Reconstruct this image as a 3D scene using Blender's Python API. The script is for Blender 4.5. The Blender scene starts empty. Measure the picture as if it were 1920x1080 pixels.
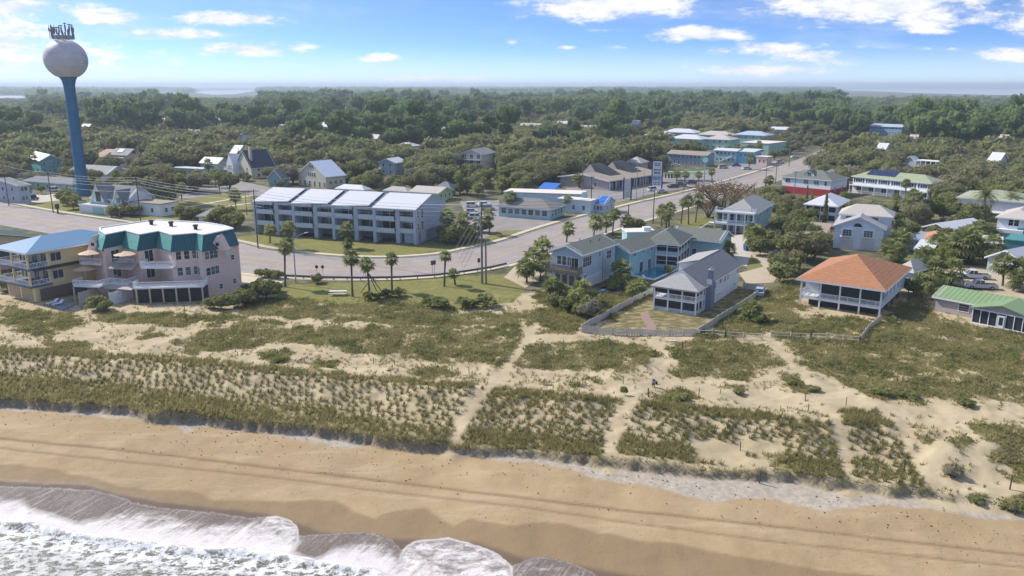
import bpy, bmesh, math, random
import numpy as np
from mathutils import Matrix, Vector

# ------------------------------------------------------------------ camera, sky, sun, exposure
SC = bpy.context.scene
COL = SC.collection
FPX = 1493.0                       # focal length in photograph pixels (1920 wide)
CAMH = 38.0
TH = math.atan(380.0 / FPX)        # pitch below the horizon
CT, ST = math.cos(TH), math.sin(TH)

cam_data = bpy.data.cameras.new('camera')
cam_data.sensor_width = 36.0
cam_data.lens = 36.0 * FPX / 1920.0
cam_data.clip_start = 0.5
cam_data.clip_end = 60000.0
cam = bpy.data.objects.new('camera', cam_data)
COL.objects.link(cam)
cam.location = (0, 0, CAMH)
cam.rotation_euler = (math.pi / 2 - TH, 0, 0)
SC.camera = cam

SUN_EL = math.radians(40.0)
SUN_AZ = math.radians(-60.0)       # from +Y (inland), negative = to the left
sun_dir = Vector((math.sin(SUN_AZ) * math.cos(SUN_EL), math.cos(SUN_AZ) * math.cos(SUN_EL), math.sin(SUN_EL)))
sl = bpy.data.lights.new('sun', 'SUN')
sl.energy = 3.5
sl.angle = math.radians(0.5)
sl.color = (1.0, 0.93, 0.82)
so = bpy.data.objects.new('sun', sl)
COL.objects.link(so)
so.rotation_euler = sun_dir.to_track_quat('Z', 'Y').to_euler()

SC.view_settings.view_transform = 'Standard'
SC.view_settings.look = 'None'
SC.view_settings.gamma = 1.0
SC.view_settings.exposure = 0.70
SC.cycles.max_bounces = 5
SC.cycles.transparent_max_bounces = 8
SC.cycles.volume_bounces = 0

W = bpy.data.worlds.new('World')
SC.world = W
W.use_nodes = True


class NT:
    """small helper to write node trees"""
    def __init__(s, tree):
        s.t = tree; s.n = tree.nodes; s.l = tree.links

    def add(s, typ, **kw):
        n = s.n.new(typ)
        for k, v in kw.items():
            setattr(n, k, v)
        return n

    def put(s, sock, v):
        if isinstance(v, bpy.types.NodeSocket):
            s.l.new(v, sock)
        elif v is not None:
            if isinstance(v, (tuple, list)) and len(v) == 3 and sock.type == 'RGBA':
                v = (*v, 1)
            sock.default_value = v

    def m(s, op, a, b=None, c=None, clamp=False):
        n = s.add('ShaderNodeMath', operation=op)
        n.use_clamp = clamp
        s.put(n.inputs[0], a)
        if b is not None: s.put(n.inputs[1], b)
        if c is not None: s.put(n.inputs[2], c)
        return n.outputs[0]

    def vm(s, op, a, b=None):
        n = s.add('ShaderNodeVectorMath', operation=op)
        s.put(n.inputs[0], a)
        if b is not None: s.put(n.inputs[1], b)
        return n.outputs['Value' if op in ('LENGTH', 'DOT_PRODUCT') else 'Vector']

    def mix(s, f, a, b):
        n = s.add('ShaderNodeMix', data_type='RGBA')
        s.put(n.inputs[0], f); s.put(n.inputs[6], a); s.put(n.inputs[7], b)
        return n.outputs[2]

    def noise(s, vec, scale, detail=3.0, rough=0.55, out=0):
        n = s.add('ShaderNodeTexNoise')
        if vec is not None: s.put(n.inputs['Vector'], vec)
        n.inputs['Scale'].default_value = scale
        n.inputs['Detail'].default_value = detail
        n.inputs['Roughness'].default_value = rough
        return n.outputs[out]

    def sstep(s, v, a, b):
        n = s.add('ShaderNodeMapRange', interpolation_type='SMOOTHSTEP')
        s.put(n.inputs['Value'], v)
        n.inputs['From Min'].default_value = a
        n.inputs['From Max'].default_value = b
        return n.outputs[0]

    def scalev(s, v, xyz):
        return s.vm('MULTIPLY', v, xyz)


nt = NT(W.node_tree)
W.node_tree.nodes.clear()
w_out = nt.add('ShaderNodeOutputWorld')
w_bg = nt.add('ShaderNodeBackground')
w_bg.inputs['Strength'].default_value = 0.15
nt.l.new(w_bg.outputs[0], w_out.inputs[0])
tc = nt.add('ShaderNodeTexCoord').outputs['Generated']
sp = nt.add('ShaderNodeSeparateXYZ'); nt.l.new(tc, sp.inputs[0])
X, Y, Z = sp.outputs
sky = nt.add('ShaderNodeTexSky', sky_type='NISHITA')
sky.sun_disc = False
sky.sun_elevation = SUN_EL
sky.sun_rotation = SUN_AZ
sky.air_density = 1.0
sky.dust_density = 0.6
sky.ozone_density = 2.5
# the clear band of the sky starts low over the horizon: read the sky a little higher up
zz = nt.m('ADD', nt.m('MULTIPLY', nt.m('POWER', nt.m('MAXIMUM', Z, 0.0), 0.92), 3.6), 0.035)
cmb = nt.add('ShaderNodeCombineXYZ')
nt.l.new(X, cmb.inputs[0]); nt.l.new(Y, cmb.inputs[1]); nt.l.new(zz, cmb.inputs[2])
nt.l.new(nt.vm('NORMALIZE', cmb.outputs[0]), sky.inputs[0])
ys = nt.m('MAXIMUM', Y, 0.05)
A_ = nt.m('DIVIDE', X, ys)
E_ = nt.m('DIVIDE', Z, ys)
ae = nt.add('ShaderNodeCombineXYZ')
nt.l.new(A_, ae.inputs[0]); nt.l.new(E_, ae.inputs[1])
# cumulus banks: centre and half size in photograph pixels, weight
CLOUDS = [(80, 28, 150, 17, 1), (265, 48, 90, 13, .9), (60, 85, 190, 40, .8), (175, 118, 210, 32, .62), (470, 50, 100, 12, 1),
          (385, 73, 110, 9, .9), (500, 97, 130, 13, .8), (727, 114, 34, 8, .9), (820, 152, 110, 8, .7), (500, 6, 60, 5, .5),
          (1120, 26, 150, 24, 1.1), (1060, 40, 90, 14, .8), (1285, 74, 92, 13, 1), (1145, 66, 50, 6, .5), (1390, 8, 42, 13, .9),
          (1580, 22, 220, 36, 1.15), (1650, 50, 150, 16, .7), (1400, 98, 120, 10, .8), (1480, 110, 70, 12, .9), (1390, 132, 130, 11, .8),
          (1540, 122, 60, 9, .6), (1890, 40, 95, 32, 1.1), (1840, 107, 70, 12, .9), (1725, 98, 60, 5, .5), (1700, 70, 60, 6, .6),
          (958, 87, 14, 4, .7), (1055, 97, 18, 4, .7), (1142, 95, 26, 5, .6), (1215, 78, 40, 5, .5), (1600, 95, 45, 4, .4)]
mask = None
for (cx, cy, rx, ry, wt) in CLOUDS:
    u = (cx - 960) / FPX / CT * 1.0
    v = (160 - cy) / FPX * 1.03
    d = nt.vm('SUBTRACT', ae.outputs[0], (u, v, 0))
    d = nt.vm('MULTIPLY', d, (FPX / rx / 1.45, FPX / ry / 1.7, 0))
    q = nt.m('MULTIPLY', nt.m('SUBTRACT', 1.0, nt.vm('LENGTH', d), clamp=True), wt)
    mask = q if mask is None else nt.m('MAXIMUM', mask, q)
warp = nt.vm('MULTIPLY', ae.outputs[0], (9, 26, 1))
n1 = nt.noise(warp, 1.9, 9, 0.66)
n2 = nt.noise(nt.vm('MULTIPLY', ae.outputs[0], (4, 22, 1)), 1.3, 5, 0.6)
cl = nt.m('ADD', nt.m('MULTIPLY', mask, 1.5), nt.m('MULTIPLY', nt.m('SUBTRACT', n1, 0.5), 3.4))
cl = nt.m('MULTIPLY', nt.sstep(cl, 0.30, 1.15), nt.sstep(mask, 0.0, 0.3))
thin = nt.m('MULTIPLY', nt.sstep(nt.m('ADD', n2, nt.m('MULTIPLY', mask, .3)), 0.5, 0.85), 0.35)
allc = nt.m('MULTIPLY', nt.m('MAXIMUM', cl, thin), nt.sstep(Z, -0.002, 0.012))
shade = nt.mix(nt.sstep(n1, 0.38, 0.62), (3.4, 3.6, 4.0), (4.5, 4.45, 4.4))
tint = nt.add('ShaderNodeMix', data_type='RGBA', blend_type='MULTIPLY')
tint.inputs[0].default_value = 1.0
nt.l.new(sky.outputs[0], tint.inputs[6]); tint.inputs[7].default_value = (0.59, 0.72, 0.90, 1)
hz = nt.m('MULTIPLY', nt.m('SUBTRACT', 1.0, nt.sstep(Z, 0.0, 0.05)), 0.62)
base = nt.mix(hz, tint.outputs[2], (3.6, 4.05, 4.7))
# unseen cloud, added for neutral fill light, over the rest of the dome, higher than the picture reaches
hi = nt.m('MULTIPLY', nt.sstep(nt.noise(nt.vm('MULTIPLY', tc, (1, 1, 2.2)), 3.0, 6, .6), .46, .62), nt.sstep(Z, .14, .3))
allc = nt.m('MAXIMUM', allc, nt.m('MULTIPLY', hi, .85))
fin = nt.mix(allc, base, shade)
nt.l.new(fin, w_bg.inputs['Color'])

# ------------------------------------------------------------------ numeric helpers
R = random.Random(7)


def at(px, py, h=0.0):
    """point of the plane z = h that photograph pixel (px, py) looks at"""
    dx = (px - 960) / FPX; dy = (540 - py) / FPX
    t = (h - CAMH) / (-ST + dy * CT)
    return Vector((dx * t, (CT + dy * ST) * t, h))


def topix(x, y, z):
    z = z - CAMH
    fw = y * CT - z * ST
    up = y * ST + z * CT
    fw = np.maximum(fw, 0.1)
    return 960 + FPX * x / fw, 540 - FPX * up / fw


def vertical(px, py, ytop):
    """height of an upright thing standing at ground pixel (px, py) whose top shows at row ytop"""
    p = at(px, py); lo, hi = 0.0, 90.0
    for _ in range(40):
        mid = (lo + hi) / 2
        if topix(p.x, p.y, mid)[1] > ytop: lo = mid
        else: hi = mid
    return lo


_lat = np.random.RandomState(3).rand(256, 256)


def vnoise(x, y):
    xi = np.floor(x).astype(int); yi = np.floor(y).astype(int)
    fx = x - xi; fy = y - yi
    fx = fx * fx * (3 - 2 * fx); fy = fy * fy * (3 - 2 * fy)
    a = _lat[xi % 256, yi % 256]; b = _lat[(xi + 1) % 256, yi % 256]
    c = _lat[xi % 256, (yi + 1) % 256]; d = _lat[(xi + 1) % 256, (yi + 1) % 256]
    return (a * (1 - fx) + b * fx) * (1 - fy) + (c * (1 - fx) + d * fx) * fy


def fbm(x, y, o=4):
    s = 0; a = 0.5; t = 0
    for i in range(o):
        s = s + a * vnoise(x + 17.3 * i, y + 9.1 * i); t += a
        x = x * 2.03; y = y * 2.03; a *= 0.5
    return s / t


def inpoly(px, py, poly):
    r = np.zeros(px.shape, bool)
    n = len(poly)
    for i in range(n):
        x0, y0 = poly[i]; x1, y1 = poly[(i + 1) % n]
        if y0 == y1: continue
        c = (y0 > py) != (y1 > py)
        r ^= c & (px < (x1 - x0) * (py - y0) / (y1 - y0) + x0)
    return r


def distline(px, py, line):
    """signed vertical distance below a left-to-right pixel polyline (positive = below it)"""
    xs = [p[0] for p in line]; ys = [p[1] for p in line]
    return py - np.interp(px, xs, ys)


# ------------------------------------------------------------------ materials
MATS = {}


def pmat(name, col, rough=0.8, pat=None, var=0.12, nscale=1.5, spec=0.3, metal=0.0, period=0.35, depth=0.35, rnd=0.0):
    if name in MATS: return MATS[name]
    mt = bpy.data.materials.new(name); mt.use_nodes = True
    t = NT(mt.node_tree); mt.node_tree.nodes.clear()
    out = t.add('ShaderNodeOutputMaterial'); b = t.add('ShaderNodeBsdfPrincipled')
    t.l.new(b.outputs[0], out.inputs[0])
    b.inputs['Roughness'].default_value = rough
    b.inputs['Specular IOR Level'].default_value = spec
    b.inputs['Metallic'].default_value = metal
    tcn = t.add('ShaderNodeTexCoord'); ob = tcn.outputs['Object']
    n = t.noise(ob, nscale, 5, 0.65)
    n2 = t.noise(ob, nscale * 9, 3, 0.7)
    f = t.m('ADD', t.m('MULTIPLY', t.m('SUBTRACT', n, 0.5), 2.6 * var), t.m('MULTIPLY', t.m('SUBTRACT', n2, 0.5), 1.6 * var))
    f = t.m('ADD', f, 1.0)
    if rnd:
        oi = t.add('ShaderNodeObjectInfo')
        f = t.m('ADD', f, t.m('MULTIPLY', t.m('SUBTRACT', oi.outputs['Random'], 0.5), rnd))
    if pat:
        s = t.add('ShaderNodeSeparateXYZ'); t.l.new(ob, s.inputs[0])
        if pat == 'siding':
            c = t.m('FRACT', t.m('DIVIDE', s.outputs[2], period))
            line = t.sstep(c, 0.0, 0.22)
        elif pat == 'seam':
            sn = t.add('ShaderNodeSeparateXYZ'); t.l.new(tcn.outputs['Normal'], sn.inputs[0])
            g = t.m('GREATER_THAN', t.m('ABSOLUTE', sn.outputs[0]), t.m('ABSOLUTE', sn.outputs[1]))
            cc = t.m('ADD', t.m('MULTIPLY', g, s.outputs[1]), t.m('MULTIPLY', t.m('SUBTRACT', 1.0, g), s.outputs[0]))
            c = t.m('PINGPONG', cc, period / 2)
            line = t.sstep(c, 0.0, period * 0.22)
        elif pat == 'shingle':
            c = t.m('FRACT', t.m('DIVIDE', s.outputs[2], period))
            v = t.add('ShaderNodeTexVoronoi'); t.l.new(t.scalev(ob, (1.4, 1.4, 4.0)), v.inputs['Vector'])
            v.inputs['Scale'].default_value = 2.2
            line = t.m('ADD', t.m('MULTIPLY', t.sstep(c, 0.0, 0.3), 0.5), t.m('MULTIPLY', v.outputs['Color'], 0.5))
        elif pat == 'plank':
            c = t.m('FRACT', t.m('DIVIDE', t.m('ADD', s.outputs[0], s.outputs[1]), period))
            line = t.sstep(c, 0.0, 0.2)
        elif pat == 'brick':
            br = t.add('ShaderNodeTexBrick'); t.l.new(ob, br.inputs['Vector'])
            br.inputs['Scale'].default_value = 1.0 / period
            br.inputs['Color1'].default_value = (1, 1, 1, 1); br.inputs['Color2'].default_value = (.7, .7, .7, 1)
            br.inputs['Mortar'].default_value = (0, 0, 0, 1)
            line = br.outputs['Fac']; line = t.m('SUBTRACT', 1.0, line)
        f = t.m('MULTIPLY', f, t.m('ADD', t.m('MULTIPLY', line, depth), 1.0 - depth))
        bp = t.add('ShaderNodeBump'); bp.inputs['Strength'].default_value = 0.5; bp.inputs['Distance'].default_value = 0.05
        t.l.new(line, bp.inputs['Height']); t.l.new(bp.outputs[0], b.inputs['Normal'])
    cv = t.add('ShaderNodeCombineXYZ')
    for k in range(3):
        t.l.new(t.m('MULTIPLY', f, col[k]), cv.inputs[k])
    t.l.new(cv.outputs[0], b.inputs['Base Color'])
    MATS[name] = mt
    return mt


def foliage(name, dark, light, transl=0.3, hue=None):
    if name in MATS: return MATS[name]
    mt = bpy.data.materials.new(name); mt.use_nodes = True
    t = NT(mt.node_tree); mt.node_tree.nodes.clear()
    out = t.add('ShaderNodeOutputMaterial')
    at_ = t.add('ShaderNodeAttribute', attribute_name='tint')
    oi = t.add('ShaderNodeObjectInfo')
    geo = t.add('ShaderNodeNewGeometry')
    n = t.noise(geo.outputs['Position'], 0.35, 3, 0.6)
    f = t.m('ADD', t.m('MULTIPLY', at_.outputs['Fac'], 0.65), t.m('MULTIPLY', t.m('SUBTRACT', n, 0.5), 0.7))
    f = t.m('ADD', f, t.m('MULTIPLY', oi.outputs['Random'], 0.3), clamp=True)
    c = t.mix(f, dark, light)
    if hue:
        c = t.mix(t.m('MULTIPLY', t.sstep(t.noise(geo.outputs['Position'], 0.045, 2, 0.5), 0.5, 0.68), .8), c, hue)
    d = t.add('ShaderNodeBsdfDiffuse'); tr = t.add('ShaderNodeBsdfTranslucent')
    t.l.new(c, d.inputs[0])
    t.l.new(t.mix(0.5, c, light), tr.inputs[0])
    ms = t.add('ShaderNodeMixShader'); ms.inputs[0].default_value = transl
    t.l.new(d.outputs[0], ms.inputs[1]); t.l.new(tr.outputs[0], ms.inputs[2])
    t.l.new(ms.outputs[0], out.inputs[0])
    MATS[name] = mt
    return mt


# ------------------------------------------------------------------ object helpers
class MB:
    """collects shapes for ONE mesh object"""
    def __init__(s):
        s.v = []; s.f = []; s.mi = []; s.cur = 0

    def poly(s, pts, flip=False):
        b = len(s.v); s.v += [tuple(p) for p in pts]
        ids = list(range(b, b + len(pts)))
        if flip: ids.reverse()
        s.f.append(ids); s.mi.append(s.cur)

    def hull8(s, lo, hi):
        """prism between two rings of equal length (lo below, hi above, counter-clockwise)"""
        b = len(s.v); n = len(lo)
        s.v += [tuple(p) for p in lo] + [tuple(p) for p in hi]
        s.f.append(list(range(b + n - 1, b - 1, -1))); s.f.append(list(range(b + n, b + 2 * n)))
        s.mi += [s.cur] * (n + 2)
        for i in range(n):
            j = (i + 1) % n
            s.f.append([b + i, b + j, b + n + j, b + n + i])

    def box(s, x0, y0, z0, x1, y1, z1):
        s.hull8([(x0, y0, z0), (x1, y0, z0), (x1, y1, z0), (x0, y1, z0)], [(x0, y0, z1), (x1, y0, z1), (x1, y1, z1), (x0, y1, z1)])

    def prism(s, pts, z0, z1):
        s.hull8([(p[0], p[1], z0) for p in pts], [(p[0], p[1], z1) for p in pts])

    def tube(s, pts, r, n=6, cap=True):
        pts = [Vector(p) for p in pts]
        rr = r if isinstance(r, (list, tuple)) else [r] * len(pts)
        b = len(s.v)
        for i, p in enumerate(pts):
            d = (pts[min(i + 1, len(pts) - 1)] - pts[max(i - 1, 0)]).normalized()
            u = d.orthogonal().normalized() if abs(d.z) < 0.99 else Vector((1, 0, 0))
            if abs(d.z) < 0.99: u = d.cross(Vector((0, 0, 1))).normalized()
            w = d.cross(u)
            for k in range(n):
                a = 2 * math.pi * k / n
                s.v.append(tuple(p + (u * math.cos(a) + w * math.sin(a)) * rr[i]))
        for i in range(len(pts) - 1):
            for k in range(n):
                k2 = (k + 1) % n
                s.f.append([b + i * n + k, b + i * n + k2, b + (i + 1) * n + k2, b + (i + 1) * n + k]); s.mi.append(s.cur)
        if cap:
            s.f.append(list(range(b + n - 1, b - 1, -1))); s.mi.append(s.cur)
            e = b + (len(pts) - 1) * n
            s.f.append(list(range(e, e + n))); s.mi.append(s.cur)

    def lathe(s, prof, n=24, c=(0, 0)):
        b = len(s.v)
        for (r, z) in prof:
            for k in range(n):
                a = 2 * math.pi * k / n
                s.v.append((c[0] + r * math.cos(a), c[1] + r * math.sin(a), z))
        for i in range(len(prof) - 1):
            for k in range(n):
                k2 = (k + 1) % n
                s.f.append([b + i * n + k, b + i * n + k2, b + (i + 1) * n + k2, b + (i + 1) * n + k]); s.mi.append(s.cur)

    def mesh(s, name, mats):
        me = bpy.data.meshes.new(name)
        me.from_pydata(s.v, [], s.f)
        for mt in (mats if isinstance(mats, (list, tuple)) else [mats]): me.materials.append(mt)
        if isinstance(mats, (list, tuple)) and len(mats) > 1:
            me.polygons.foreach_set('material_index', s.mi)
        me.update()
        return me

    def build(s, name, mats, parent=None, smooth=False, label=None, mw=None):
        me = s.mesh(name, mats)
        if smooth: me.polygons.foreach_set('use_smooth', [True] * len(me.polygons))
        o = bpy.data.objects.new(name, me)
        COL.objects.link(o)
        if parent: o.parent = parent
        if mw is not None: o.matrix_local = mw
        if label: o['label'] = label
        return o


def tag(o, label=None, cat=None, group=None, kind=None):
    if label: o['label'] = label
    if cat: o['category'] = cat
    if group: o['group'] = group
    if kind: o['kind'] = kind
    return o


def empty(name, loc, rz=0.0, label=None, cat=None, group=None):
    o = bpy.data.objects.new(name, None)
    o.empty_display_size = 0.5
    COL.objects.link(o)
    o.location = loc; o.rotation_euler = (0, 0, rz)
    return tag(o, label, cat, group)


def clone(o, parent=None):
    c = o.copy(); COL.objects.link(c)
    if parent: c.parent = parent
    for ch in KIDS.get(o.name, None) or [k for k in o.children]:
        clone(ch, c)
    return c


KIDS = {}


def struct(name, mb, mat_):
    o = mb.build(name, mat_); o['kind'] = 'structure'
    return o


def fast_mesh(name, verts, k, mat_, tint=None, smooth=False):
    """verts (N,3) with every k following vertices one face"""
    verts = np.asarray(verts, np.float32)
    n = len(verts); nf = n // k
    me = bpy.data.meshes.new(name)
    me.vertices.add(n); me.vertices.foreach_set('co', verts.ravel())
    me.loops.add(nf * k); me.loops.foreach_set('vertex_index', np.arange(nf * k, dtype=np.int32))
    me.polygons.add(nf)
    me.polygons.foreach_set('loop_start', np.arange(0, nf * k, k, dtype=np.int32))
    try: me.polygons.foreach_set('loop_total', np.full(nf, k, np.int32))
    except Exception: pass
    if tint is not None:
        a = me.attributes.new('tint', 'FLOAT', 'POINT')
        a.data.foreach_set('value', np.asarray(tint, np.float32))
    me.materials.append(mat_)
    me.update(calc_edges=True)
    return me


# palette
WHITE = pmat('white_paint', (.74, .76, .80), .6, None, .06)
WSIDE = pmat('white_siding', (.70, .73, .78), .7, 'siding', .07, period=.32, depth=.22)
TRIM = pmat('white_trim', (.76, .78, .8), .6, None, .05)
GLASS = pmat('window_glass', (.075, .09, .10), .12, None, .4, spec=.7, rnd=1.7)
SCREEN = pmat('porch_screen_and_shade', (.03, .035, .04), .6, None, .3)
DARK = pmat('dark_opening', (.045, .05, .055), .8, None, .3)
WOOD = pmat('weathered_wood', (.17, .14, .11), .9, 'plank', .25, period=.2)
GWOOD = pmat('grey_fence_wood', (.56, .53, .48), .9, 'plank', .22, period=.22)
POLEM = pmat('utility_pole_wood', (.10, .085, .07), .9, None, .25)
WIRE = pmat('cable', (.30, .31, .33), .5, None, .1)
STEEL = pmat('galvanised_steel', (.38, .39, .40), .5, None, .12, metal=.4)
CONC = pmat('concrete', (.45, .42, .37), .9, None, .14)

# ------------------------------------------------------------------ terrain
SCARP_PX = [(-400, 720), (0, 747), (100, 753), (200, 759), (300, 776), (400, 783), (500, 796), (600, 803), (700, 817), (770, 831), (850, 836),
            (930, 842), (1000, 848), (1080, 857), (1150, 864), (1230, 874), (1300, 881), (1400, 887), (1500, 895), (1570, 905), (1650, 914),
            (1740, 922), (1830, 932), (1920, 945), (2300, 985)]
_sw = [at(x, y, 0.0) for x, y in SCARP_PX]
SX = np.array([p.x for p in _sw]); SY = np.array([p.y for p in _sw])


def scarp_y(x):
    b = np.interp(x, SX, SY)
    sl_ = (SY[-1] - SY[0]) / (SX[-1] - SX[0])
    b = np.where(x < SX[0], SY[0] + sl_ * (x - SX[0]), b)
    b = np.where(x > SX[-1], SY[-1] + sl_ * (x - SX[-1]), b)
    return b + (fbm(x * .55, x * 0 + 3.3, 4) - .5) * 1.7


SEA = -2.3
YARDW = [tuple(at(x, y).xy) for x, y in ((1096, 624), (1222, 560), (1392, 536), (1436, 546), (1307, 630))]


def height(x, y):
    x = np.asarray(x, float); y = np.asarray(y, float)
    s = scarp_y(x)
    t = y - s                                  # metres inland of the scarp
    inland = np.clip(t / 30, 0, 1)
    n1 = fbm(x * .13, y * .13, 4); n2 = fbm(x * .6 + 40, y * .6, 3)
    fade = np.clip((132 + .0 * x - y) / 14, 0, 1)
    dune = (n1 - .42) * 1.5 + (n2 - .5) * .3
    crest = .25 * np.exp(-np.clip(t, 0, 99) / 2.0)
    hump = .9 * np.exp(-((t - 15 + 3 * n1) / 4.5) ** 2) * (.4 + n1)      # back of the planted strip
    up = np.clip((dune + crest + hump) * fade, -.25, 1.6) * np.clip(t * .9 + .4, 0, 1)
    toe = -.95 + .38 * np.clip((x + 8) / 8, 0, 1) - .25 * (fbm(x * .3, y * .3 + 8, 3) - .5)
    d = np.clip(-t, 0, 400)
    beach = toe - np.where(d < 26, d * .04, 1.04 + (d - 26) * .075)
    beach = np.maximum(beach, -9)
    w = np.clip((t + .5 * fbm(x * 1.9, y * 1.9, 3) + .35 * fbm(x * 6, y * 6, 2)) / .5, 0, 1)
    # past the right end of the scarp the bank lies down into a gentle slope
    px, py = topix(x, y, 0.0)
    soft = np.clip((x - 39) / 5, 0, 1)
    w2 = np.clip((t + 3.2) / 4.5, 0, 1); w2 = w2 * w2 * (3 - 2 * w2)
    w = w * (1 - soft) + w2 * soft
    # levelled garden of the white house
    up = up * (1 - inpoly(x, y, YARDW))
    # foot paths are worn into the bank
    for (qx, qy) in ((850, 832), (1140, 860), (1585, 903)):
        pp = at(qx, qy)
        g = np.exp(-((x - pp.x) / .9) ** 2)
        w3 = np.clip((t + 2.2) / 3.4, 0, 1)
        w = w * (1 - g) + w3 * g
    return beach * (1 - w) + up * w


def ground_at(px, py, it=5):
    """ground point under a photograph pixel, following the dunes"""
    h = 0.0
    for _ in range(it):
        p = at(px, py, h); h = float(height(p.x, p.y))
    return Vector((p.x, p.y, h))


# zones traced on the photograph, carried onto the ground
V_DENSE = [
    [(430, 575), (520, 558), (640, 572), (760, 572), (860, 585), (960, 590), (1010, 580), (1090, 572), (1098, 600), (1070, 630), (1010, 626), (1000, 606), (960, 614), (860, 614), (700, 606), (560, 597), (470, 592)],
    [(330, 640), (400, 612), (520, 606), (620, 618), (700, 612), (840, 616), (960, 618), (985, 630), (965, 660), (940, 687), (860, 680), (760, 672), (640, 652), (520, 642), (430, 656), (350, 650)],
    [(965, 655), (1000, 640), (1060, 637), (1120, 640), (1220, 655), (1245, 668), (1205, 688), (1170, 700), (1080, 692), (1000, 690), (960, 687)],
    [(1243, 645), (1420, 641), (1455, 660), (1480, 680), (1440, 690), (1420, 712), (1350, 705), (1290, 708), (1256, 690)],
    [(1482, 645), (1600, 640), (1920, 600), (2000, 600), (2000, 770), (1850, 752), (1780, 738), (1740, 750), (1660, 742), (1560, 712), (1510, 700), (1472, 665)],
    [(1310, 625), (1420, 572), (1490, 560), (1500, 592), (1655, 605), (1700, 600), (1815, 605), (1920, 615), (1990, 620), (1990, 660), (1480, 642), (1440, 630), (1300, 640)],
    [(1000, 545), (1110, 550), (1225, 548), (1215, 562), (1100, 618), (1075, 590), (1010, 575)], [(1385, 548), (1440, 548), (1490, 520), (1500, 562), (1425, 580), (1330, 625), (1310, 632)], [(1655, 600), (1700, 556), (1765, 588), (1740, 612), (1700, 600)],
    [(0, 572), (70, 580), (150, 592), (130, 600), (60, 612), (0, 600)], [(20, 618), (90, 596), (120, 606), (60, 625)], [(60, 628), (120, 600), (150, 602), (115, 628)],
    [(165, 592), (260, 590), (470, 590), (460, 602), (330, 612), (240, 606), (190, 606)],
    [(250, 632), (290, 618), (300, 630), (262, 636)],
    [(1455, 700), (1490, 698), (1525, 735), (1480, 738)], [(1235, 745), (1265, 728), (1300, 742), (1310, 765), (1240, 765)],
    [(1340, 722), (1400, 716), (1405, 738), (1350, 742)], [(1560, 712), (1700, 735), (1745, 765), (1620, 745)],
    [(1700, 812), (1735, 818), (1745, 840), (1705, 830)], [(1760, 868), (1810, 862), (1820, 892), (1765, 895)], [(1780, 828), (1835, 828), (1830, 846), (1785, 842)],
    [(1800, 795), (1990, 800), (1990, 915), (1900, 905), (1860, 870), (1880, 835), (1830, 812)], [(1805, 930), (1850, 922), (1850, 945), (1810, 948)],
    [(1880, 935), (1960, 930), (1960, 965), (1890, 960)], [(480, 668), (530, 660), (545, 680), (500, 684)], [(590, 680), (640, 674), (650, 690), (600, 694)],
    [(770, 690), (830, 688), (850, 706), (780, 704)], [(1070, 712), (1110, 710), (1110, 728), (1075, 728)], [(340, 655), (370, 650), (370, 668), (345, 668)],
    [(80, 640), (180, 642), (180, 660), (90, 655)], [(1745, 745), (1990, 765), (1990, 740), (1760, 715)],
]
OATS = [  # planted strips in front of the dunes
    [(-260, 632), (0, 652), (300, 668), (650, 702), (893, 722), (880, 745), (850, 800), (846, 832), (770, 828), (600, 799), (400, 779), (300, 772), (200, 756), (0, 744), (-260, 725)],
    [(905, 726), (1168, 748), (1150, 778), (1132, 830), (1128, 856), (1080, 850), (930, 836), (862, 830), (880, 780)],
    [(1195, 752), (1390, 770), (1552, 792), (1575, 860), (1582, 898), (1500, 888), (1455, 868), (1400, 876), (1320, 868), (1230, 862), (1160, 848), (1175, 800)],
    [(1572, 772), (1640, 768), (1672, 800), (1700, 850), (1735, 915), (1650, 905), (1600, 892), (1590, 830)],
]
FRINGE = [  # thicker growth at the sea edge and landward edge of the strips
    [(-260, 690), (0, 702), (200, 715), (400, 745), (600, 765), (750, 790), (852, 805), (847, 834), (770, 829), (600, 800), (400, 781), (200, 757), (0, 745), (-260, 726)],
    [(-260, 630), (0, 650), (300, 666), (650, 700), (895, 720), (893, 729), (650, 712), (300, 678), (0, 663), (-260, 645)],
    [(905, 725), (1168, 747), (1164, 758), (905, 738)], [(866, 800), (1000, 812), (1130, 832), (1128, 856), (930, 838), (864, 830)],
    [(1195, 750), (1390, 768), (1552, 790), (1556, 806), (1390, 785), (1192, 766)], [(1165, 820), (1290, 838), (1300, 866), (1160, 850)],
    [(1440, 850), (1560, 862), (1580, 898), (1450, 884)], [(1572, 770), (1640, 766), (1670, 800), (1580, 800)],
]
PATHS = [[(1005, 612), (985, 640), (962, 672), (935, 710), (890, 760), (868, 800), (850, 835)], [(1100, 632), (1010, 634), (975, 648)],
         [(1225, 640), (1250, 665), (1240, 700), (1180, 750), (1150, 800), (1140, 860)], [(1437, 628), (1462, 660), (1490, 690), (1545, 740), (1565, 790), (1580, 850), (1590, 905)],
         [(1240, 720), (1400, 740), (1560, 745), (1700, 770), (1920, 778)], [(1650, 770), (1720, 830), (1760, 900)]]
LAWN = [[(505, 562), (545, 533), (700, 529), (940, 514), (1000, 520), (985, 545), (960, 566), (860, 582), (760, 571), (640, 573), (520, 560)],
        [(440, 446), (484, 462), (607, 478), (745, 481), (880, 464), (985, 432), (1000, 425), (940, 425), (870, 452), (780, 462), (480, 440)],
        [(235, 414), (330, 382), (400, 360), (470, 360), (470, 405), (330, 432)], [(30, 381), (100, 372), (160, 372), (190, 398), (110, 398)],
        [(1270, 415), (1330, 398), (1345, 420), (1290, 432)], [(1400, 505), (1400, 470), (1440, 462), (1460, 500)],
        [(1120, 378), (1190, 376), (1215, 374), (1160, 386)], [(1210, 366), (1300, 356), (1320, 352), (1250, 368)]]
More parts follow.
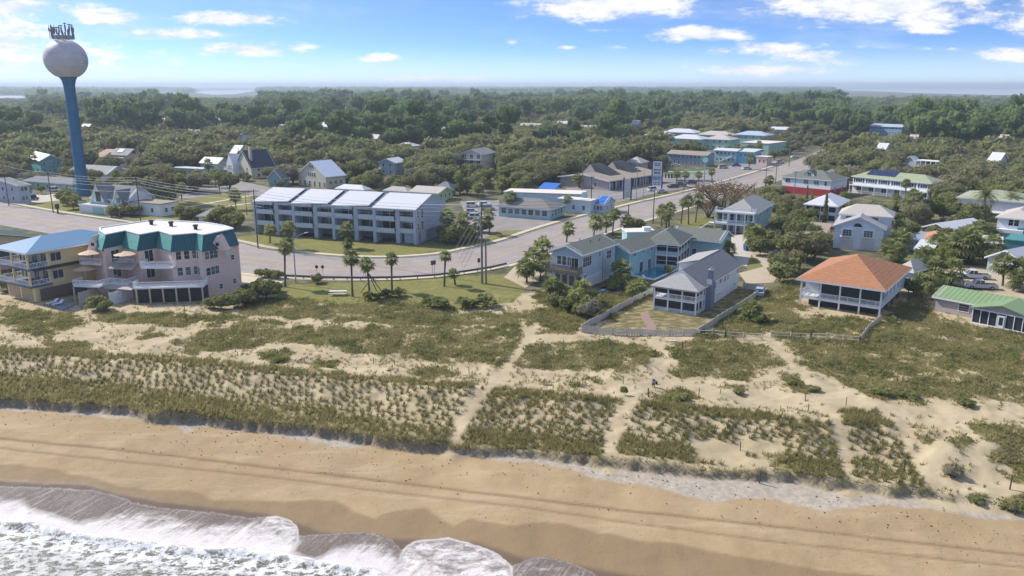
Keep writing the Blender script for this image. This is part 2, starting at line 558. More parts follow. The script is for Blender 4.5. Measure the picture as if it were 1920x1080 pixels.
YARD = [[(1100, 626), (1222, 560), (1392, 538), (1434, 548), (1306, 628)]]


def seg_dist(px, py, line):
    d = np.full(px.shape, 1e9)
    for (x0, y0), (x1, y1) in zip(line[:-1], line[1:]):
        vx, vy = x1 - x0, y1 - y0
        t = np.clip(((px - x0) * vx + (py - y0) * vy) / (vx * vx + vy * vy), 0, 1)
        d = np.minimum(d, np.hypot(px - x0 - t * vx, (py - y0 - t * vy) * 1.0))
    return d


def zones(x, y, z):
    """ground cover weights at world points"""
    px, py = topix(x, y, z)
    jx = (fbm(x * .35, y * .35, 4) - .5); jy = (fbm(x * .35 + 50, y * .35 + 20, 4) - .5)
    qx = px + jx * 70; qy = py + jy * 26
    veg = np.zeros(x.shape)
    pat = fbm(x * .5 + 9, y * .5, 4)
    for P in V_DENSE:
        veg = np.maximum(veg, inpoly(qx, qy, P) * np.clip((pat - .26) * 7, 0.35, 1))
    oat = np.zeros(x.shape)
    q2x = px + jx * 16; q2y = py + jy * 6
    for P in OATS: oat = np.maximum(oat, inpoly(q2x, q2y, P) * 1.0)
    fr = np.zeros(x.shape)
    for P in FRINGE: fr = np.maximum(fr, inpoly(px + jx * 40, py + jy * 16, P) * 1.0)
    path = np.zeros(x.shape)
    for L in PATHS: path = np.maximum(path, np.clip(1.6 - seg_dist(px + jx * 8, py + jy * 5, L) / 6.5, 0, 1))
    veg *= 1 - path; oat = oat * (1 - path); fr = fr * (1 - path)
    lawn = np.zeros(x.shape)
    for P in LAWN: lawn = np.maximum(lawn, inpoly(px + jx * 10, py + jy * 4, P) * 1.0)
    yard = np.zeros(x.shape)
    for P in YARD: yard = np.maximum(yard, inpoly(px, py, P) * 1.0)
    return px, py, veg, oat, fr, path, lawn, yard, jx, jy


def spaced(segs):
    out = []
    for a, b, st, g in segs:
        v = a; s = st
        while v < b:
            out.append(v); v += s; s *= g
    return out


xs = spaced([(-100, 100, .36, 1.0)])
ext = spaced([(100, 9000, .5, 1.06)])
xs = sorted([-e for e in ext] + xs + ext)
ys_ = sorted([-v for v in spaced([(1, 400, 3, 1.2)])] + [0, 10, 20, 30, 38, 44] + spaced([(48, 112, .27, 1.0), (112, 150, .4, 1.0), (150, 14000, .7, 1.03)]))
gx, gy = np.meshgrid(np.array(xs), np.array(ys_))
gz = height(gx, gy)
nx, ny = len(xs), len(ys_)
px, py, veg, oat, fr, path, lawn, yard, jx, jy = zones(gx, gy, gz)
t_in = gy - scarp_y(gx)
# dried tide line, wet sand and tyre tracks, all with their own outlines
WETLINE = [(-400, 840), (0, 868), (90, 875), (200, 902), (280, 915), (350, 918), (400, 935), (470, 938), (560, 936), (620, 934), (660, 950), (700, 970), (730, 955), (800, 955), (830, 975), (850, 985), (880, 970), (920, 978), (960, 985), (1020, 975), (1080, 990), (1200, 1010), (1300, 1028), (1500, 1060), (1700, 1090), (1920, 1120), (2300, 1160)]
wet = np.clip(distline(px + jx * 30, py + jy * 14, WETLINE) / 4, 0, 1)
WET2 = [(-400, 870), (0, 896), (150, 902), (300, 935), (420, 948), (500, 958), (600, 990), (700, 1000), (760, 1008), (900, 1012), (1000, 1045), (1100, 1058), (1250, 1085), (1920, 1200)]
wet2 = np.clip(distline(px + jx * 20, py + jy * 8, WET2) / 10, 0, 1)
DRYL = [(-400, 745), (0, 771), (100, 775), (250, 790), (330, 800), (345, 822), (370, 800), (480, 812), (600, 832), (650, 843), (720, 835), (800, 850), (900, 860), (1000, 868), (1060, 880), (1120, 900), (1170, 905), (1250, 920), (1330, 945), (1380, 938), (1450, 940), (1550, 958), (1640, 948), (1740, 955), (1850, 975), (1920, 985), (2300, 1040)]
dry = np.clip(-distline(px + jx * 26, py + jy * 14, DRYL) / 5, 0, 1) * (t_in < .5)
TR1 = [(-400, 790), (0, 822), (240, 845), (480, 873), (750, 906), (960, 931), (1200, 960), (1440, 985), (1920, 1041), (2300, 1085)]
TR2 = [(-400, 806), (0, 840), (240, 866), (480, 891), (750, 925), (960, 948), (1200, 982), (1440, 1014), (1920, 1064), (2300, 1105)]
mpp = np.maximum((CAMH + 1.5) / np.maximum((py - 160), 5) * 0.75, .01)
trk = np.maximum(np.exp(-(distline(px, py + jy * 3, TR1) / 2.6) ** 2), np.exp(-(distline(px, py + jy * 3, TR2) / 2.4) ** 2) * .8)
gz = gz - trk * .05
# clearly built-up ground behind the beach row
town = np.clip((550 - py) / 6 + jx * 4, 0, 1) * (py < 575)
gv = np.stack([gx, gy, gz], -1).reshape(-1, 3).astype(np.float32)
idx = np.arange(nx * ny).reshape(ny, nx)
quads = np.stack([idx[:-1, :-1], idx[:-1, 1:], idx[1:, 1:], idx[1:, :-1]], -1).reshape(-1, 4)
me = bpy.data.meshes.new('ground')
me.vertices.add(len(gv)); me.vertices.foreach_set('co', gv.ravel())
me.loops.add(quads.size); me.loops.foreach_set('vertex_index', quads.ravel().astype(np.int32))
me.polygons.add(len(quads)); me.polygons.foreach_set('loop_start', np.arange(0, quads.size, 4, dtype=np.int32))
me.polygons.foreach_set('use_smooth', np.ones(len(quads), bool))
me.update(calc_edges=True)


def cattr(me, name, chans):
    a = me.attributes.new(name, 'FLOAT_COLOR', 'POINT')
    n = len(me.vertices)
    arr = np.zeros((n, 4), np.float32)
    for i, c in enumerate(chans): arr[:, i] = np.asarray(c, np.float32).ravel()
    a.data.foreach_set('color', arr.ravel())


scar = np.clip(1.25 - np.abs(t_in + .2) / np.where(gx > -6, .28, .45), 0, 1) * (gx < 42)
cattr(me, 'za', [veg, lawn, wet, dry])
cattr(me, 'zb', [oat, town, np.maximum(yard, 0), trk])
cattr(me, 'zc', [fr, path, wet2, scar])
gm = bpy.data.materials.new('ground'); gm.use_nodes = True
t = NT(gm.node_tree); gm.node_tree.nodes.clear()
out = t.add('ShaderNodeOutputMaterial'); B = t.add('ShaderNodeBsdfPrincipled'); t.l.new(B.outputs[0], out.inputs[0])


def chan(name):
    a = t.add('ShaderNodeAttribute', attribute_name=name)
    s = t.add('ShaderNodeSeparateColor'); t.l.new(a.outputs['Color'], s.inputs[0])
    return s.outputs[0], s.outputs[1], s.outputs[2], a.outputs['Alpha']


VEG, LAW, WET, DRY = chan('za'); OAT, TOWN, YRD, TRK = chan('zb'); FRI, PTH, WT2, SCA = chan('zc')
pos = t.add('ShaderNodeNewGeometry').outputs['Position']
nA = t.noise(pos, 0.22, 6, .6); nB = t.noise(pos, 1.6, 5, .65); nC = t.noise(pos, 7.0, 4, .7); nD = t.noise(pos, .035, 4, .6)
sand = t.mix(t.sstep(nA, .3, .7), (.385, .315, .195), (.50, .415, .275))              # dune sand
sand = t.mix(t.m('MULTIPLY', t.sstep(nC, .45, .75), .28), sand, (.38, .27, .16))
sx = t.add('ShaderNodeSeparateXYZ'); t.l.new(pos, sx.inputs[0])
onbeach = t.sstep(t.m('MULTIPLY', sx.outputs[2], -1.0), .5, .62)
bs = t.mix(t.sstep(nA, .3, .72), (.36, .258, .145), (.42, .315, .185))
bs = t.mix(t.m('MULTIPLY', t.sstep(nB, .52, .8), .35), bs, (.49, .385, .255))
bs = t.mix(t.m('MULTIPLY', t.sstep(nC, .60, .72), .30), bs, (.25, .165, .09))
bs = t.mix(t.m('MULTIPLY', t.sstep(nD, .42, .62), .45), bs, (.30, .215, .12))
nE = t.noise(t.scalev(pos, (.10, .5, 1)), 1.0, 6, .68)
bs = t.mix(t.m('MULTIPLY', t.sstep(nE, .5, .66), .3), bs, (.52, .42, .28))
drys = t.mix(t.sstep(nB, .35, .7), (.34, .30, .25), (.48, .415, .335))
drys = t.mix(t.m('MULTIPLY', t.sstep(nC, .55, .68), .4), drys, (.27, .22, .17))
bs = t.mix(DRY, bs, drys)
bs = t.mix(t.m('MULTIPLY', WET, .8), bs, (.23, .16, .085))
bs = t.mix(t.m('MULTIPLY', WT2, .75), bs, (.13, .09, .06))
bs = t.mix(t.m('MULTIPLY', TRK, t.m('MULTIPLY_ADD', nB, .9, .35)), bs, (.19, .125, .07))
col = t.mix(onbeach, sand, bs)
grn = t.mix(t.sstep(nB, .3, .7), (.13, .125, .05), (.30, .265, .125))
vm_ = t.m('MULTIPLY', VEG, t.sstep(t.m('ADD', nB, t.m('MULTIPLY', VEG, .35)), .48, .70))
col = t.mix(t.m('MULTIPLY', vm_, .9), col, grn)
col = t.mix(t.m('MULTIPLY', FRI, t.m('MULTIPLY', t.sstep(nB, .3, .6), .75)), col, (.20, .175, .075))
col = t.mix(t.m('MULTIPLY', OAT, t.m('MULTIPLY_ADD', t.sstep(nC, .5, .7), .3, .05)), col, (.22, .19, .09))
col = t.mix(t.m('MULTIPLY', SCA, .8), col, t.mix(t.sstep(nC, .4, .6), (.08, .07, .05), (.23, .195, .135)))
lw = t.mix(t.sstep(nB, .3, .75), (.15, .155, .035), (.27, .25, .08))
lw = t.mix(t.m('MULTIPLY', t.sstep(nA, .5, .75), .5), lw, (.33, .27, .13))
tw = t.mix(t.sstep(nA, .35, .7), (.07, .075, .035), (.20, .18, .10))
tw = t.mix(t.m('MULTIPLY', t.sstep(nB, .55, .75), .35), tw, (.30, .26, .19))
lw = t.mix(t.m('MULTIPLY', t.sstep(t.noise(pos, .8, 5, .7), .46, .62), .55), lw, (.13, .12, .05))
col = t.mix(TOWN, col, tw)
col = t.mix(LAW, col, lw)
yd = t.mix(t.sstep(t.noise(t.scalev(pos, (1, 1.6, 1)), .5, 6, .7), .42, .7), (.14, .125, .05), (.40, .32, .18))
col = t.mix(YRD, col, yd)
t.l.new(col, B.inputs['Base Color'])
rg = t.m('SUBTRACT', .95, t.m('MULTIPLY', t.m('MULTIPLY', WT2, onbeach), .55))
rg = t.m('SUBTRACT', rg, t.m('MULTIPLY', t.m('MULTIPLY', WET, onbeach), .15))
t.l.new(rg, B.inputs['Roughness'])
B.inputs['Specular IOR Level'].default_value = .25
bp = t.add('ShaderNodeBump'); bp.inputs['Strength'].default_value = .45; bp.inputs['Distance'].default_value = .12
# foot prints pock the dry beach
vo = t.add('ShaderNodeTexVoronoi'); t.l.new(pos, vo.inputs['Vector']); vo.inputs['Scale'].default_value = 1.9
vo.inputs['Randomness'].default_value = 1.0
ft = t.m('MULTIPLY', t.sstep(vo.outputs['Distance'], .06, .22), 1.0)
ftm = t.m('MULTIPLY', t.m('MULTIPLY', t.m('SUBTRACT', 1.0, WT2), t.m('MULTIPLY', t.sstep(nD, .4, .55), t.sstep(t.noise(pos, .33, 3, .6), .40, .60))), 1.2)
hh = t.m('ADD', t.m('MULTIPLY', nC, .5), t.m('ADD', t.m('MULTIPLY', nB, 1.0), t.m('MULTIPLY', ft, t.m('MULTIPLY', ftm, .35))))
hh = t.m('MULTIPLY', hh, t.m('SUBTRACT', 1.0, t.m('MULTIPLY', WT2, .9)))
t.l.new(hh, bp.inputs['Height']); t.l.new(bp.outputs[0], B.inputs['Normal'])
fdark = t.mix(t.m('MULTIPLY', t.m('MULTIPLY', t.m('SUBTRACT', 1.0, t.sstep(vo.outputs['Distance'], .10, .22)), ftm), t.m('MULTIPLY', onbeach, .60)), col, (.17, .115, .065))
t.l.new(fdark, B.inputs['Base Color'])
me.materials.append(gm)
o = bpy.data.objects.new('ground', me); COL.objects.link(o); o['kind'] = 'structure'
del gv, quads

# ------------------------------------------------------------------ sea: swash sheets and broken surf
SW_OUT = [(-400, 905), (0, 912), (100, 915), (185, 921), (220, 930), (250, 942), (310, 954), (400, 961), (470, 970), (500, 968), (520, 967), (547, 976), (560, 993), (557, 1018), (549, 1036),
          (562, 1000), (650, 999), (695, 999), (740, 1011), (752, 1045), (757, 1030), (780, 1014), (840, 1008), (900, 1024), (935, 1040), (962, 1062), (985, 1050), (1020, 1045), (1070, 1055), (1110, 1074), (1135, 1095), (1300, 1150), (2000, 1320)]
so_x = sorted(set(p[0] for p in SW_OUT))
SW_P = [(-400, 905), (0, 912), (100, 915), (185, 921), (220, 930), (250, 942), (310, 954), (400, 961), (470, 972), (500, 969), (520, 967), (547, 976), (560, 993), (560, 1005), (600, 1003), (650, 999), (695, 999), (735, 1011), (752, 1034), (762, 1024), (780, 1014),
        (840, 1008), (900, 1024), (935, 1040), (962, 1062), (985, 1050), (1020, 1045), (1070, 1055), (1110, 1074), (1135, 1095), (1300, 1150), (2000, 1320), (2000, 3500), (-2500, 3500), (-2500, 860)]
FOAM_P = [(-400, 925), (0, 936), (40, 937), (55, 955), (100, 966), (145, 982), (190, 972), (235, 958), (300, 960), (350, 980), (410, 984), (470, 982), (500, 969), (520, 967), (547, 976), (560, 993), (557, 1018), (548, 1038), (590, 1050), (645, 1024), (700, 1005), (735, 1035),
          (752, 1052), (757, 1030), (780, 1014), (840, 1008), (900, 1024), (935, 1040), (962, 1062), (985, 1060), (1040, 1062), (1100, 1090), (1300, 1150), (2000, 1320), (2000, 3500), (-2500, 3500), (-2500, 860)]
SURF_L = [(-400, 960), (0, 978), (70, 985), (150, 1004), (210, 1010), (300, 1022), (390, 1032), (450, 1031), (530, 1042), (600, 1055), (700, 1071), (760, 1100), (1000, 1140), (2000, 1420)]
LOBES = [[(465, 1035), (490, 985), (500, 971), (520, 968), (547, 977), (560, 994), (556, 1018), (545, 1037), (500, 1045)],
         [(752, 1075), (750, 1050), (757, 1031), (780, 1015), (840, 1009), (900, 1025), (935, 1041), (960, 1064), (958, 1095)]]
sx_ = np.concatenate([-np.array(spaced([(58.0, 3000, .5, 1.1)]))[::-1], np.arange(-57.9, 12, .16), np.array(spaced([(12.2, 3000, .3, 1.12)]))])
sy_ = np.concatenate([-np.array(spaced([(1, 6000, 2, 1.25)]))[::-1], np.array(spaced([(0, 36, 2, 1)])), np.arange(38, 50, .4), np.arange(50, 74.5, .14)])
mx_, my_ = np.meshgrid(sx_, sy_)
hz_ = height(mx_, my_)
wav = (fbm(mx_ * .5, my_ * .8, 4) - .5) * .35 + (fbm(mx_ * 2.1, my_ * 2.6 + 7, 3) - .5) * .12
px, py = topix(mx_, my_, np.maximum(hz_, SEA))
sd = distline(px, py, SURF_L)
surf = np.clip(sd / 8, 0, 1)
roll = np.exp(-((sd - 6) / 8) ** 2) * .45
wz = np.maximum(hz_ + .035 + .015 * fbm(mx_, my_, 2), SEA + .0) + surf * np.clip(wav, -.1, 1) + roll * (py > 960)
wz = np.maximum(wz, hz_ + .03)
px, py = topix(mx_, my_, wz)
jx = (fbm(mx_ * 1.5, my_ * 1.5, 3) - .5); jy = (fbm(mx_ * 1.5 + 31, my_ * 1.5 + 4, 3) - .5)


def soft(poly, jit=10, r=4.0):
    acc = 0
    for k in range(8):
        a = k * math.pi / 4
        acc = acc + inpoly(px + jx * jit + r * math.cos(a), py + jy * jit * .6 + r * .7 * math.sin(a), poly)
    return acc / 8.0


cov = soft(SW_P, 7, 3.0); foam = soft(FOAM_P, 10, 7.0)
edge = np.clip(cov * (1 - cov) * 4, 0, 1)
lob = np.zeros(px.shape); lobe_e = np.zeros(px.shape)
for L in LOBES:
    q = soft(L, 3, 4.0); lob = np.maximum(lob, q); lobe_e = np.maximum(lobe_e, np.clip(q * (1 - q) * 4, 0, 1))
keep = (cov > 0.0)
idx = np.arange(mx_.size).reshape(mx_.shape)
qd = np.stack([idx[:-1, :-1], idx[:-1, 1:], idx[1:, 1:], idx[1:, :-1]], -1).reshape(-1, 4)
qd = qd[keep.ravel()[qd].any(1)]
used = np.unique(qd); remap = np.full(mx_.size, -1); remap[used] = np.arange(len(used)); qd = remap[qd]
me = bpy.data.meshes.new('sea_water')
vv = np.stack([mx_.ravel()[used], my_.ravel()[used], wz.ravel()[used]], -1).astype(np.float32)
me.vertices.add(len(vv)); me.vertices.foreach_set('co', vv.ravel())
me.loops.add(qd.size); me.loops.foreach_set('vertex_index', qd.ravel().astype(np.int32))
me.polygons.add(len(qd)); me.polygons.foreach_set('loop_start', np.arange(0, qd.size, 4, dtype=np.int32))
me.polygons.foreach_set('use_smooth', np.ones(len(qd), bool)); me.update(calc_edges=True)
U = lambda a: a.ravel()[used]
cattr(me, 'wa', [U(cov), U(foam), U(np.clip(sd / 10, 0, 1)), U(lob)])
cattr(me, 'wc', [U(np.clip(1 + sd / 55, 0, 1))])
cattr(me, 'wb', [U(edge), U(lobe_e), U(np.exp(-((sd - 3) / 6) ** 2)), U(np.clip(sd / 60, 0, 1))])
wm = bpy.data.materials.new('sea_water'); wm.use_nodes = True
t = NT(wm.node_tree); wm.node_tree.nodes.clear()
out = t.add('ShaderNodeOutputMaterial'); B = t.add('ShaderNodeBsdfPrincipled')
COV, FOM, SRF, LOB = chan('wa'); EDG, LBE, SLN, DEEP = chan('wb'); GRD = chan('wc')[0]
pos = t.add('ShaderNodeNewGeometry').outputs['Position']
rot = t.add('ShaderNodeVectorRotate', rotation_type='Z_AXIS'); t.l.new(pos, rot.inputs['Vector']); rot.inputs['Angle'].default_value = math.radians(28)
st = t.noise(t.scalev(rot.outputs[0], (3.2, .28, 1)), 1.0, 5, .62)              # streaks left by the backwash
st2 = t.noise(t.scalev(rot.outputs[0], (1.3, .22, 1)), 1.0, 3, .5)
nf = t.noise(pos, 5.5, 4, .7); nm = t.noise(pos, 1.0, 4, .6)
vw = t.vm('ADD', pos, t.vm('MULTIPLY', t.noise(pos, 1.6, 3, .6, out=1), (1.1, 1.1, 0)))
vor = t.add('ShaderNodeTexVoronoi', feature='DISTANCE_TO_EDGE'); t.l.new(t.scalev(vw, (.55, 1.2, 1)), vor.inputs['Vector']); vor.inputs['Scale'].default_value = 1.15
lace = t.m('SUBTRACT', 1.0, t.sstep(vor.outputs['Distance'], .02, .26))
nl = t.noise(t.vm('ADD', t.scalev(pos, (.8, 1.5, 1)), t.vm('MULTIPLY', t.noise(pos, 1.1, 3, .6, out=1), (1.3, 1.3, 0))), .9, 7, .75)
thinc = t.mix(t.sstep(nf, .3, .7), (.135, .105, .08), (.23, .185, .15))
deep = t.mix(t.sstep(nm, .35, .65), (.085, .08, .055), (.17, .165, .12))
f_thin = t.m('MULTIPLY', t.sstep(t.m('ADD', st, t.m('MULTIPLY', nf, .25)), .60, .82), .2)
f_sheet = t.m('MULTIPLY', t.sstep(t.m('ADD', t.m('MULTIPLY_ADD', st, .55, t.m('MULTIPLY', st2, .3)), t.m('ADD', t.m('MULTIPLY', nl, .75), t.m('MULTIPLY', GRD, .40))), .70, 1.08), t.m('MULTIPLY_ADD', nf, .35, .62))
f_surf = t.sstep(t.m('ADD', t.m('MULTIPLY', lace, .10), t.m('ADD', t.m('MULTIPLY', nl, 1.0), t.m('MULTIPLY', nf, .34))), .62, .75)
f_surf = t.m('MULTIPLY', f_surf, t.m('SUBTRACT', 1.0, t.m('MULTIPLY', DEEP, .45)))
f = t.m('ADD', f_thin, t.m('MULTIPLY', FOM, t.m('SUBTRACT', f_sheet, f_thin)))
f = t.m('ADD', f, t.m('MULTIPLY', SRF, t.m('SUBTRACT', f_surf, f)))
f = t.m('MAXIMUM', f, t.m('MULTIPLY', LOB, t.m('ADD', .12, t.m('MULTIPLY', t.sstep(t.m('ADD', nl, t.m('MULTIPLY', GRD, .12)), .38, .66), .78))))
f = t.m('MAXIMUM', f, t.m('MULTIPLY', LBE, t.m('MULTIPLY_ADD', nm, .7, .25)))
f = t.m('MAXIMUM', f, t.m('MULTIPLY', SLN, t.sstep(nm, .3, .55)))
f = t.m('MAXIMUM', f, t.m('MULTIPLY', EDG, t.m('MULTIPLY', t.sstep(nf, .35, .65), .28)), clamp=True)
wc = t.mix(SRF, thinc, deep)
foamc = t.mix(SRF, (.76, .72, .71), (.88, .88, .86))
c = t.mix(f, wc, foamc)
t.l.new(c, B.inputs['Base Color'])
t.l.new(t.m('MULTIPLY_ADD', f, .5, .3), B.inputs['Roughness'])
B.inputs['Specular IOR Level'].default_value = .3
bp = t.add('ShaderNodeBump'); bp.inputs['Strength'].default_value = .6; bp.inputs['Distance'].default_value = .1
t.l.new(t.m('ADD', t.m('MULTIPLY', f, SRF), t.m('MULTIPLY', nf, t.m('MULTIPLY_ADD', SRF, .6, .12))), bp.inputs['Height'])
t.l.new(bp.outputs[0], B.inputs['Normal'])
tp = t.add('ShaderNodeBsdfTransparent'); ms = t.add('ShaderNodeMixShader')
t.l.new(t.sstep(COV, .12, .6), ms.inputs[0]); t.l.new(tp.outputs[0], ms.inputs[1]); t.l.new(B.outputs[0], ms.inputs[2])
t.l.new(ms.outputs[0], out.inputs[0])
me.materials.append(wm)
o = bpy.data.objects.new('sea_water', me); COL.objects.link(o); o['kind'] = 'structure'

# ------------------------------------------------------------------ roads, pavements, lots
ASPH = pmat('worn_asphalt', (.315, .28, .265), .9, None, .24, nscale=.16)
LOTM = pmat('parking_asphalt', (.26, .24, .23), .9, None, .28, nscale=.2)
DIRT = pmat('sandy_drive', (.46, .38, .28), .95, None, .16, nscale=.5)
WALKM = pmat('pavement_concrete', (.56, .49, .36), .9, None, .1, nscale=.6)
YEL = pmat('yellow_line', (.56, .37, .11), .8, None, .2)
WLN = pmat('white_line', (.52, .5, .47), .8, None, .2)
UP = [(-330, 332), (-120, 362), (0, 380), (19, 384), (100, 399), (235, 419), (330, 436), (440, 455), (484, 466), (551, 475), (607, 481), (676, 485), (745, 485), (801, 481), (843, 476), (884, 467), (926, 458), (960, 449), (993, 437), (1050, 419), (1107, 404), (1160, 391), (1207, 379), (1280, 363), (1340, 347), (1400, 330), (1450, 314), (1495, 300), (1530, 286), (1548, 276)]
LO = [(-330, 390), (-120, 422), (0, 440), (90, 454), (215, 472), (300, 490), (400, 507), (450, 514), (530, 519), (600, 522), (676, 523), (750, 521), (815, 517), (870, 511), (920, 503), (965, 492), (1010, 478), (1075, 457), (1140, 440), (1200, 424), (1250, 410), (1310, 391), (1370, 372), (1420, 355), (1465, 338), (1505, 322), (1548, 301), (1565, 288), (1575, 276)]


def resample(pts, n):
    P = np.array([[p.x, p.y] for p in [at(x, y) for x, y in pts]])
    # smooth with a Catmull-Rom pass
    Q = []
    for i in range(len(P) - 1):
        p0 = P[max(i - 1, 0)]; p1 = P[i]; p2 = P[i + 1]; p3 = P[min(i + 2, len(P) - 1)]
        for k in range(6):
            u = k / 6
            Q.append(.5 * ((2 * p1) + (-p0 + p2) * u + (2 * p0 - 5 * p1 + 4 * p2 - p3) * u * u + (-p0 + 3 * p1 - 3 * p2 + p3) * u ** 3))
    Q.append(P[-1]); Q = np.array(Q)
    for _ in range(6):
        Q[1:-1] = (Q[:-2] + Q[1:-1] * 2 + Q[2:]) / 4
    s = np.concatenate([[0], np.cumsum(np.hypot(*(Q[1:] - Q[:-1]).T))])
    u = np.linspace(0, s[-1], n)
    return np.stack([np.interp(u, s, Q[:, 0]), np.interp(u, s, Q[:, 1])], 1)


NR = 200
ru = resample(UP, NR)
LOQ = resample(LO, 900)
rl = np.zeros_like(ru)
tan = np.gradient(ru, axis=0); tan /= np.linalg.norm(tan, axis=1)[:, None]
nrm = np.stack([tan[:, 1], -tan[:, 0]], 1)
last = 0
for i in range(NR):
    d = LOQ - ru[i]
    j = int(np.argmin(np.abs(d @ tan[i]) + (np.abs(d).sum(1) > 60) * 1000))
    last = max(last, j); rl[i] = LOQ[last]
wdt = np.clip(((rl - ru) * nrm).sum(1), 9, np.where(np.arange(NR) < NR * .5, 20, 16.5))
for _ in range(8): wdt[1:-1] = (wdt[:-2] + wdt[1:-1] * 2 + wdt[2:]) / 4
rl = ru + nrm * wdt[:, None]


def ribbon(fa, fb, z, i0=0, i1=NR - 1, mb=None, wa=None):
    mb = mb or MB()
    for i in range(i0, i1):
        a0 = ru[i] + (rl[i] - ru[i]) * fa; b0 = ru[i] + (rl[i] - ru[i]) * fb
        a1 = ru[i + 1] + (rl[i + 1] - ru[i + 1]) * fa; b1 = ru[i + 1] + (rl[i + 1] - ru[i + 1]) * fb
        mb.poly([(*b0, z), (*b1, z), (*a1, z), (*a0, z)])
    return mb


def offribbon(d0, d1, z0, z1, i0=0, i1=NR - 1, base='u'):
    """kerb or pavement strip: d0..d1 metres outside an edge of the road, a real slab"""
    mb = MB(); P = ru if base == 'u' else rl; sg = -1 if base == 'u' else 1
    for i in range(i0, i1):
        a0 = P[i] + nrm[i] * sg * d0; b0 = P[i] + nrm[i] * sg * d1
        a1 = P[i + 1] + nrm[i + 1] * sg * d0; b1 = P[i + 1] + nrm[i + 1] * sg * d1
        q = [a0, a1, b1, b0] if base == 'u' else [b0, b1, a1, a0]
        mb.hull8([(*p, z0) for p in q], [(*p, z1) for p in q])
    return mb


struct('main_road', ribbon(-.01, 1.01, .034), ASPH)
struct('road_kerb', offribbon(0, .25, -.05, .15), CONC)
struct('pavement', offribbon(1.3, 2.9, -.05, .13, 4, 160), WALKM)
struct('seaward_pavement', offribbon(.6, 2.0, -.05, .10, 70, 120, 'l'), WALKM)
mk = MB()
for fa in (.40, .60):
    ribbon(fa, fa + .009, .042, 0, NR - 12, mk); ribbon(fa + .016, fa + .025, .042, 0, NR - 12, mk)
struct('yellow_road_markings', mk, YEL)
mk = MB()
for i in range(0, NR - 14, 4):
    ribbon(.20, .209, .042, i, i + 1, mk); ribbon(.80, .809, .042, i, i + 1, mk)
ribbon(.02, .028, .042, 0, NR - 12, mk); ribbon(.972, .98, .042, 0, NR - 12, mk)
struct('white_road_markings', mk, WLN)


PAVED = []


def sheet(name, pts, z, mt, px_=True):
    PAVED.append(pts); mb = MB(); P = [at(x, y) for x, y in pts]
    ar = sum(P[i].x * P[(i + 1) % len(P)].y - P[(i + 1) % len(P)].x * P[i].y for i in range(len(P)))
    if ar < 0: P.reverse()
    mb.poly([(p.x, p.y, z) for p in P])
    return struct(name, mb, mt)


sheet('condominium_car_park', [(862, 378), (935, 374), (945, 425), (905, 450), (868, 440), (872, 400)], .026, LOTM)
sheet('restaurant_car_park', [(895, 400), (935, 396), (1045, 415), (1000, 432), (930, 432), (905, 425)], .022, LOTM)
sheet('shopping_car_park', [(1060, 352), (1150, 350), (1240, 332), (1330, 318), (1420, 300), (1470, 300), (1400, 326), (1330, 345), (1215, 366), (1150, 382), (1120, 392), (1075, 378)], .020, LOTM)
sheet('side_street', [(1400, 470), (1420, 455), (1460, 470), (1470, 500), (1450, 530), (1400, 532), (1385, 512), (1432, 500)], .018, DIRT)
sheet('motel_drive', [(1340, 448), (1400, 438), (1415, 462), (1400, 500), (1370, 490), (1350, 470)], .030, pmat('pale_concrete_drive', (.5, .46, .4), .9, None, .1))
sheet('house_forecourt', [(945, 520), (965, 500), (1010, 484), (1030, 500), (1010, 525), (985, 540)], .024, DIRT)
sheet('side_lane', [(380, 352), (450, 340), (500, 350), (540, 362), (510, 372), (430, 358), (360, 372), (330, 372)], .020, LOTM)
sheet('left_drive', [(20, 380), (60, 366), (140, 362), (150, 372), (90, 378), (40, 384)], .026, pmat('pale_concrete_drive', (.5, .46, .4)))
sheet('pink_house_drive', [(448, 505), (480, 516), (540, 524), (500, 545), (450, 552), (446, 540)], .028, WALKM)
sheet('truck_yard', [(1745, 512), (1780, 497), (1900, 500), (1930, 540), (1900, 550), (1760, 532)], .018, DIRT)
for i, (a, b) in enumerate(((((330, 392), (475, 366)), 4.0), (((310, 402), (470, 381)), 3.0))):
    (x0, y0), (x1, y1) = a; p = at(x0, y0); q = at(x1, y1); n_ = (q - p).normalized(); s_ = Vector((-n_.y, n_.x, 0)) * .8
    mb = MB(); mb.hull8([p - s_, q - s_, q + s_, p + s_], [v + Vector((0, 0, .05)) for v in (p - s_, q - s_, q + s_, p + s_)])
    struct('garden_path', mb, WALKM)
sheet('brick_path', [(1200, 588), (1215, 583), (1219, 596), (1232, 614), (1222, 626), (1207, 626), (1213, 612), (1203, 598)], .05, pmat('brick_path', (.36, .25, .2), .9, 'brick', .15, period=.5, depth=.3))
# far side of the island: marsh creeks and the sound
WATR = pmat('creek_water', (.50, .53, .56), .3, None, .1)
for nm_, pts in (('tidal_creek', [(-60, 184.5), (45, 184), (48, 180), (-60, 179.5)]), ('tidal_creek', [(366, 174), (380, 170), (470, 168.5), (478, 171), (440, 177), (400, 178)]),
                 ('sound_water', [(1560, 166), (2300, 166), (2300, 178.5), (1920, 178.5), (1850, 178), (1700, 174), (1600, 170)]), ('sound_water', [(900, 165), (1180, 165), (1200, 167.5), (930, 168)])):
    sheet(nm_, pts, .6, WATR)

# ------------------------------------------------------------------ building helpers
KEEP = []          # (x0, y0, x1, y1, distance) parts of the picture trees must leave open
FOOT = []          # footprints trees must not grow in


def rot2(v, a): return Vector((v[0] * math.cos(a) - v[1] * math.sin(a), v[0] * math.sin(a) + v[1] * math.cos(a), 0))


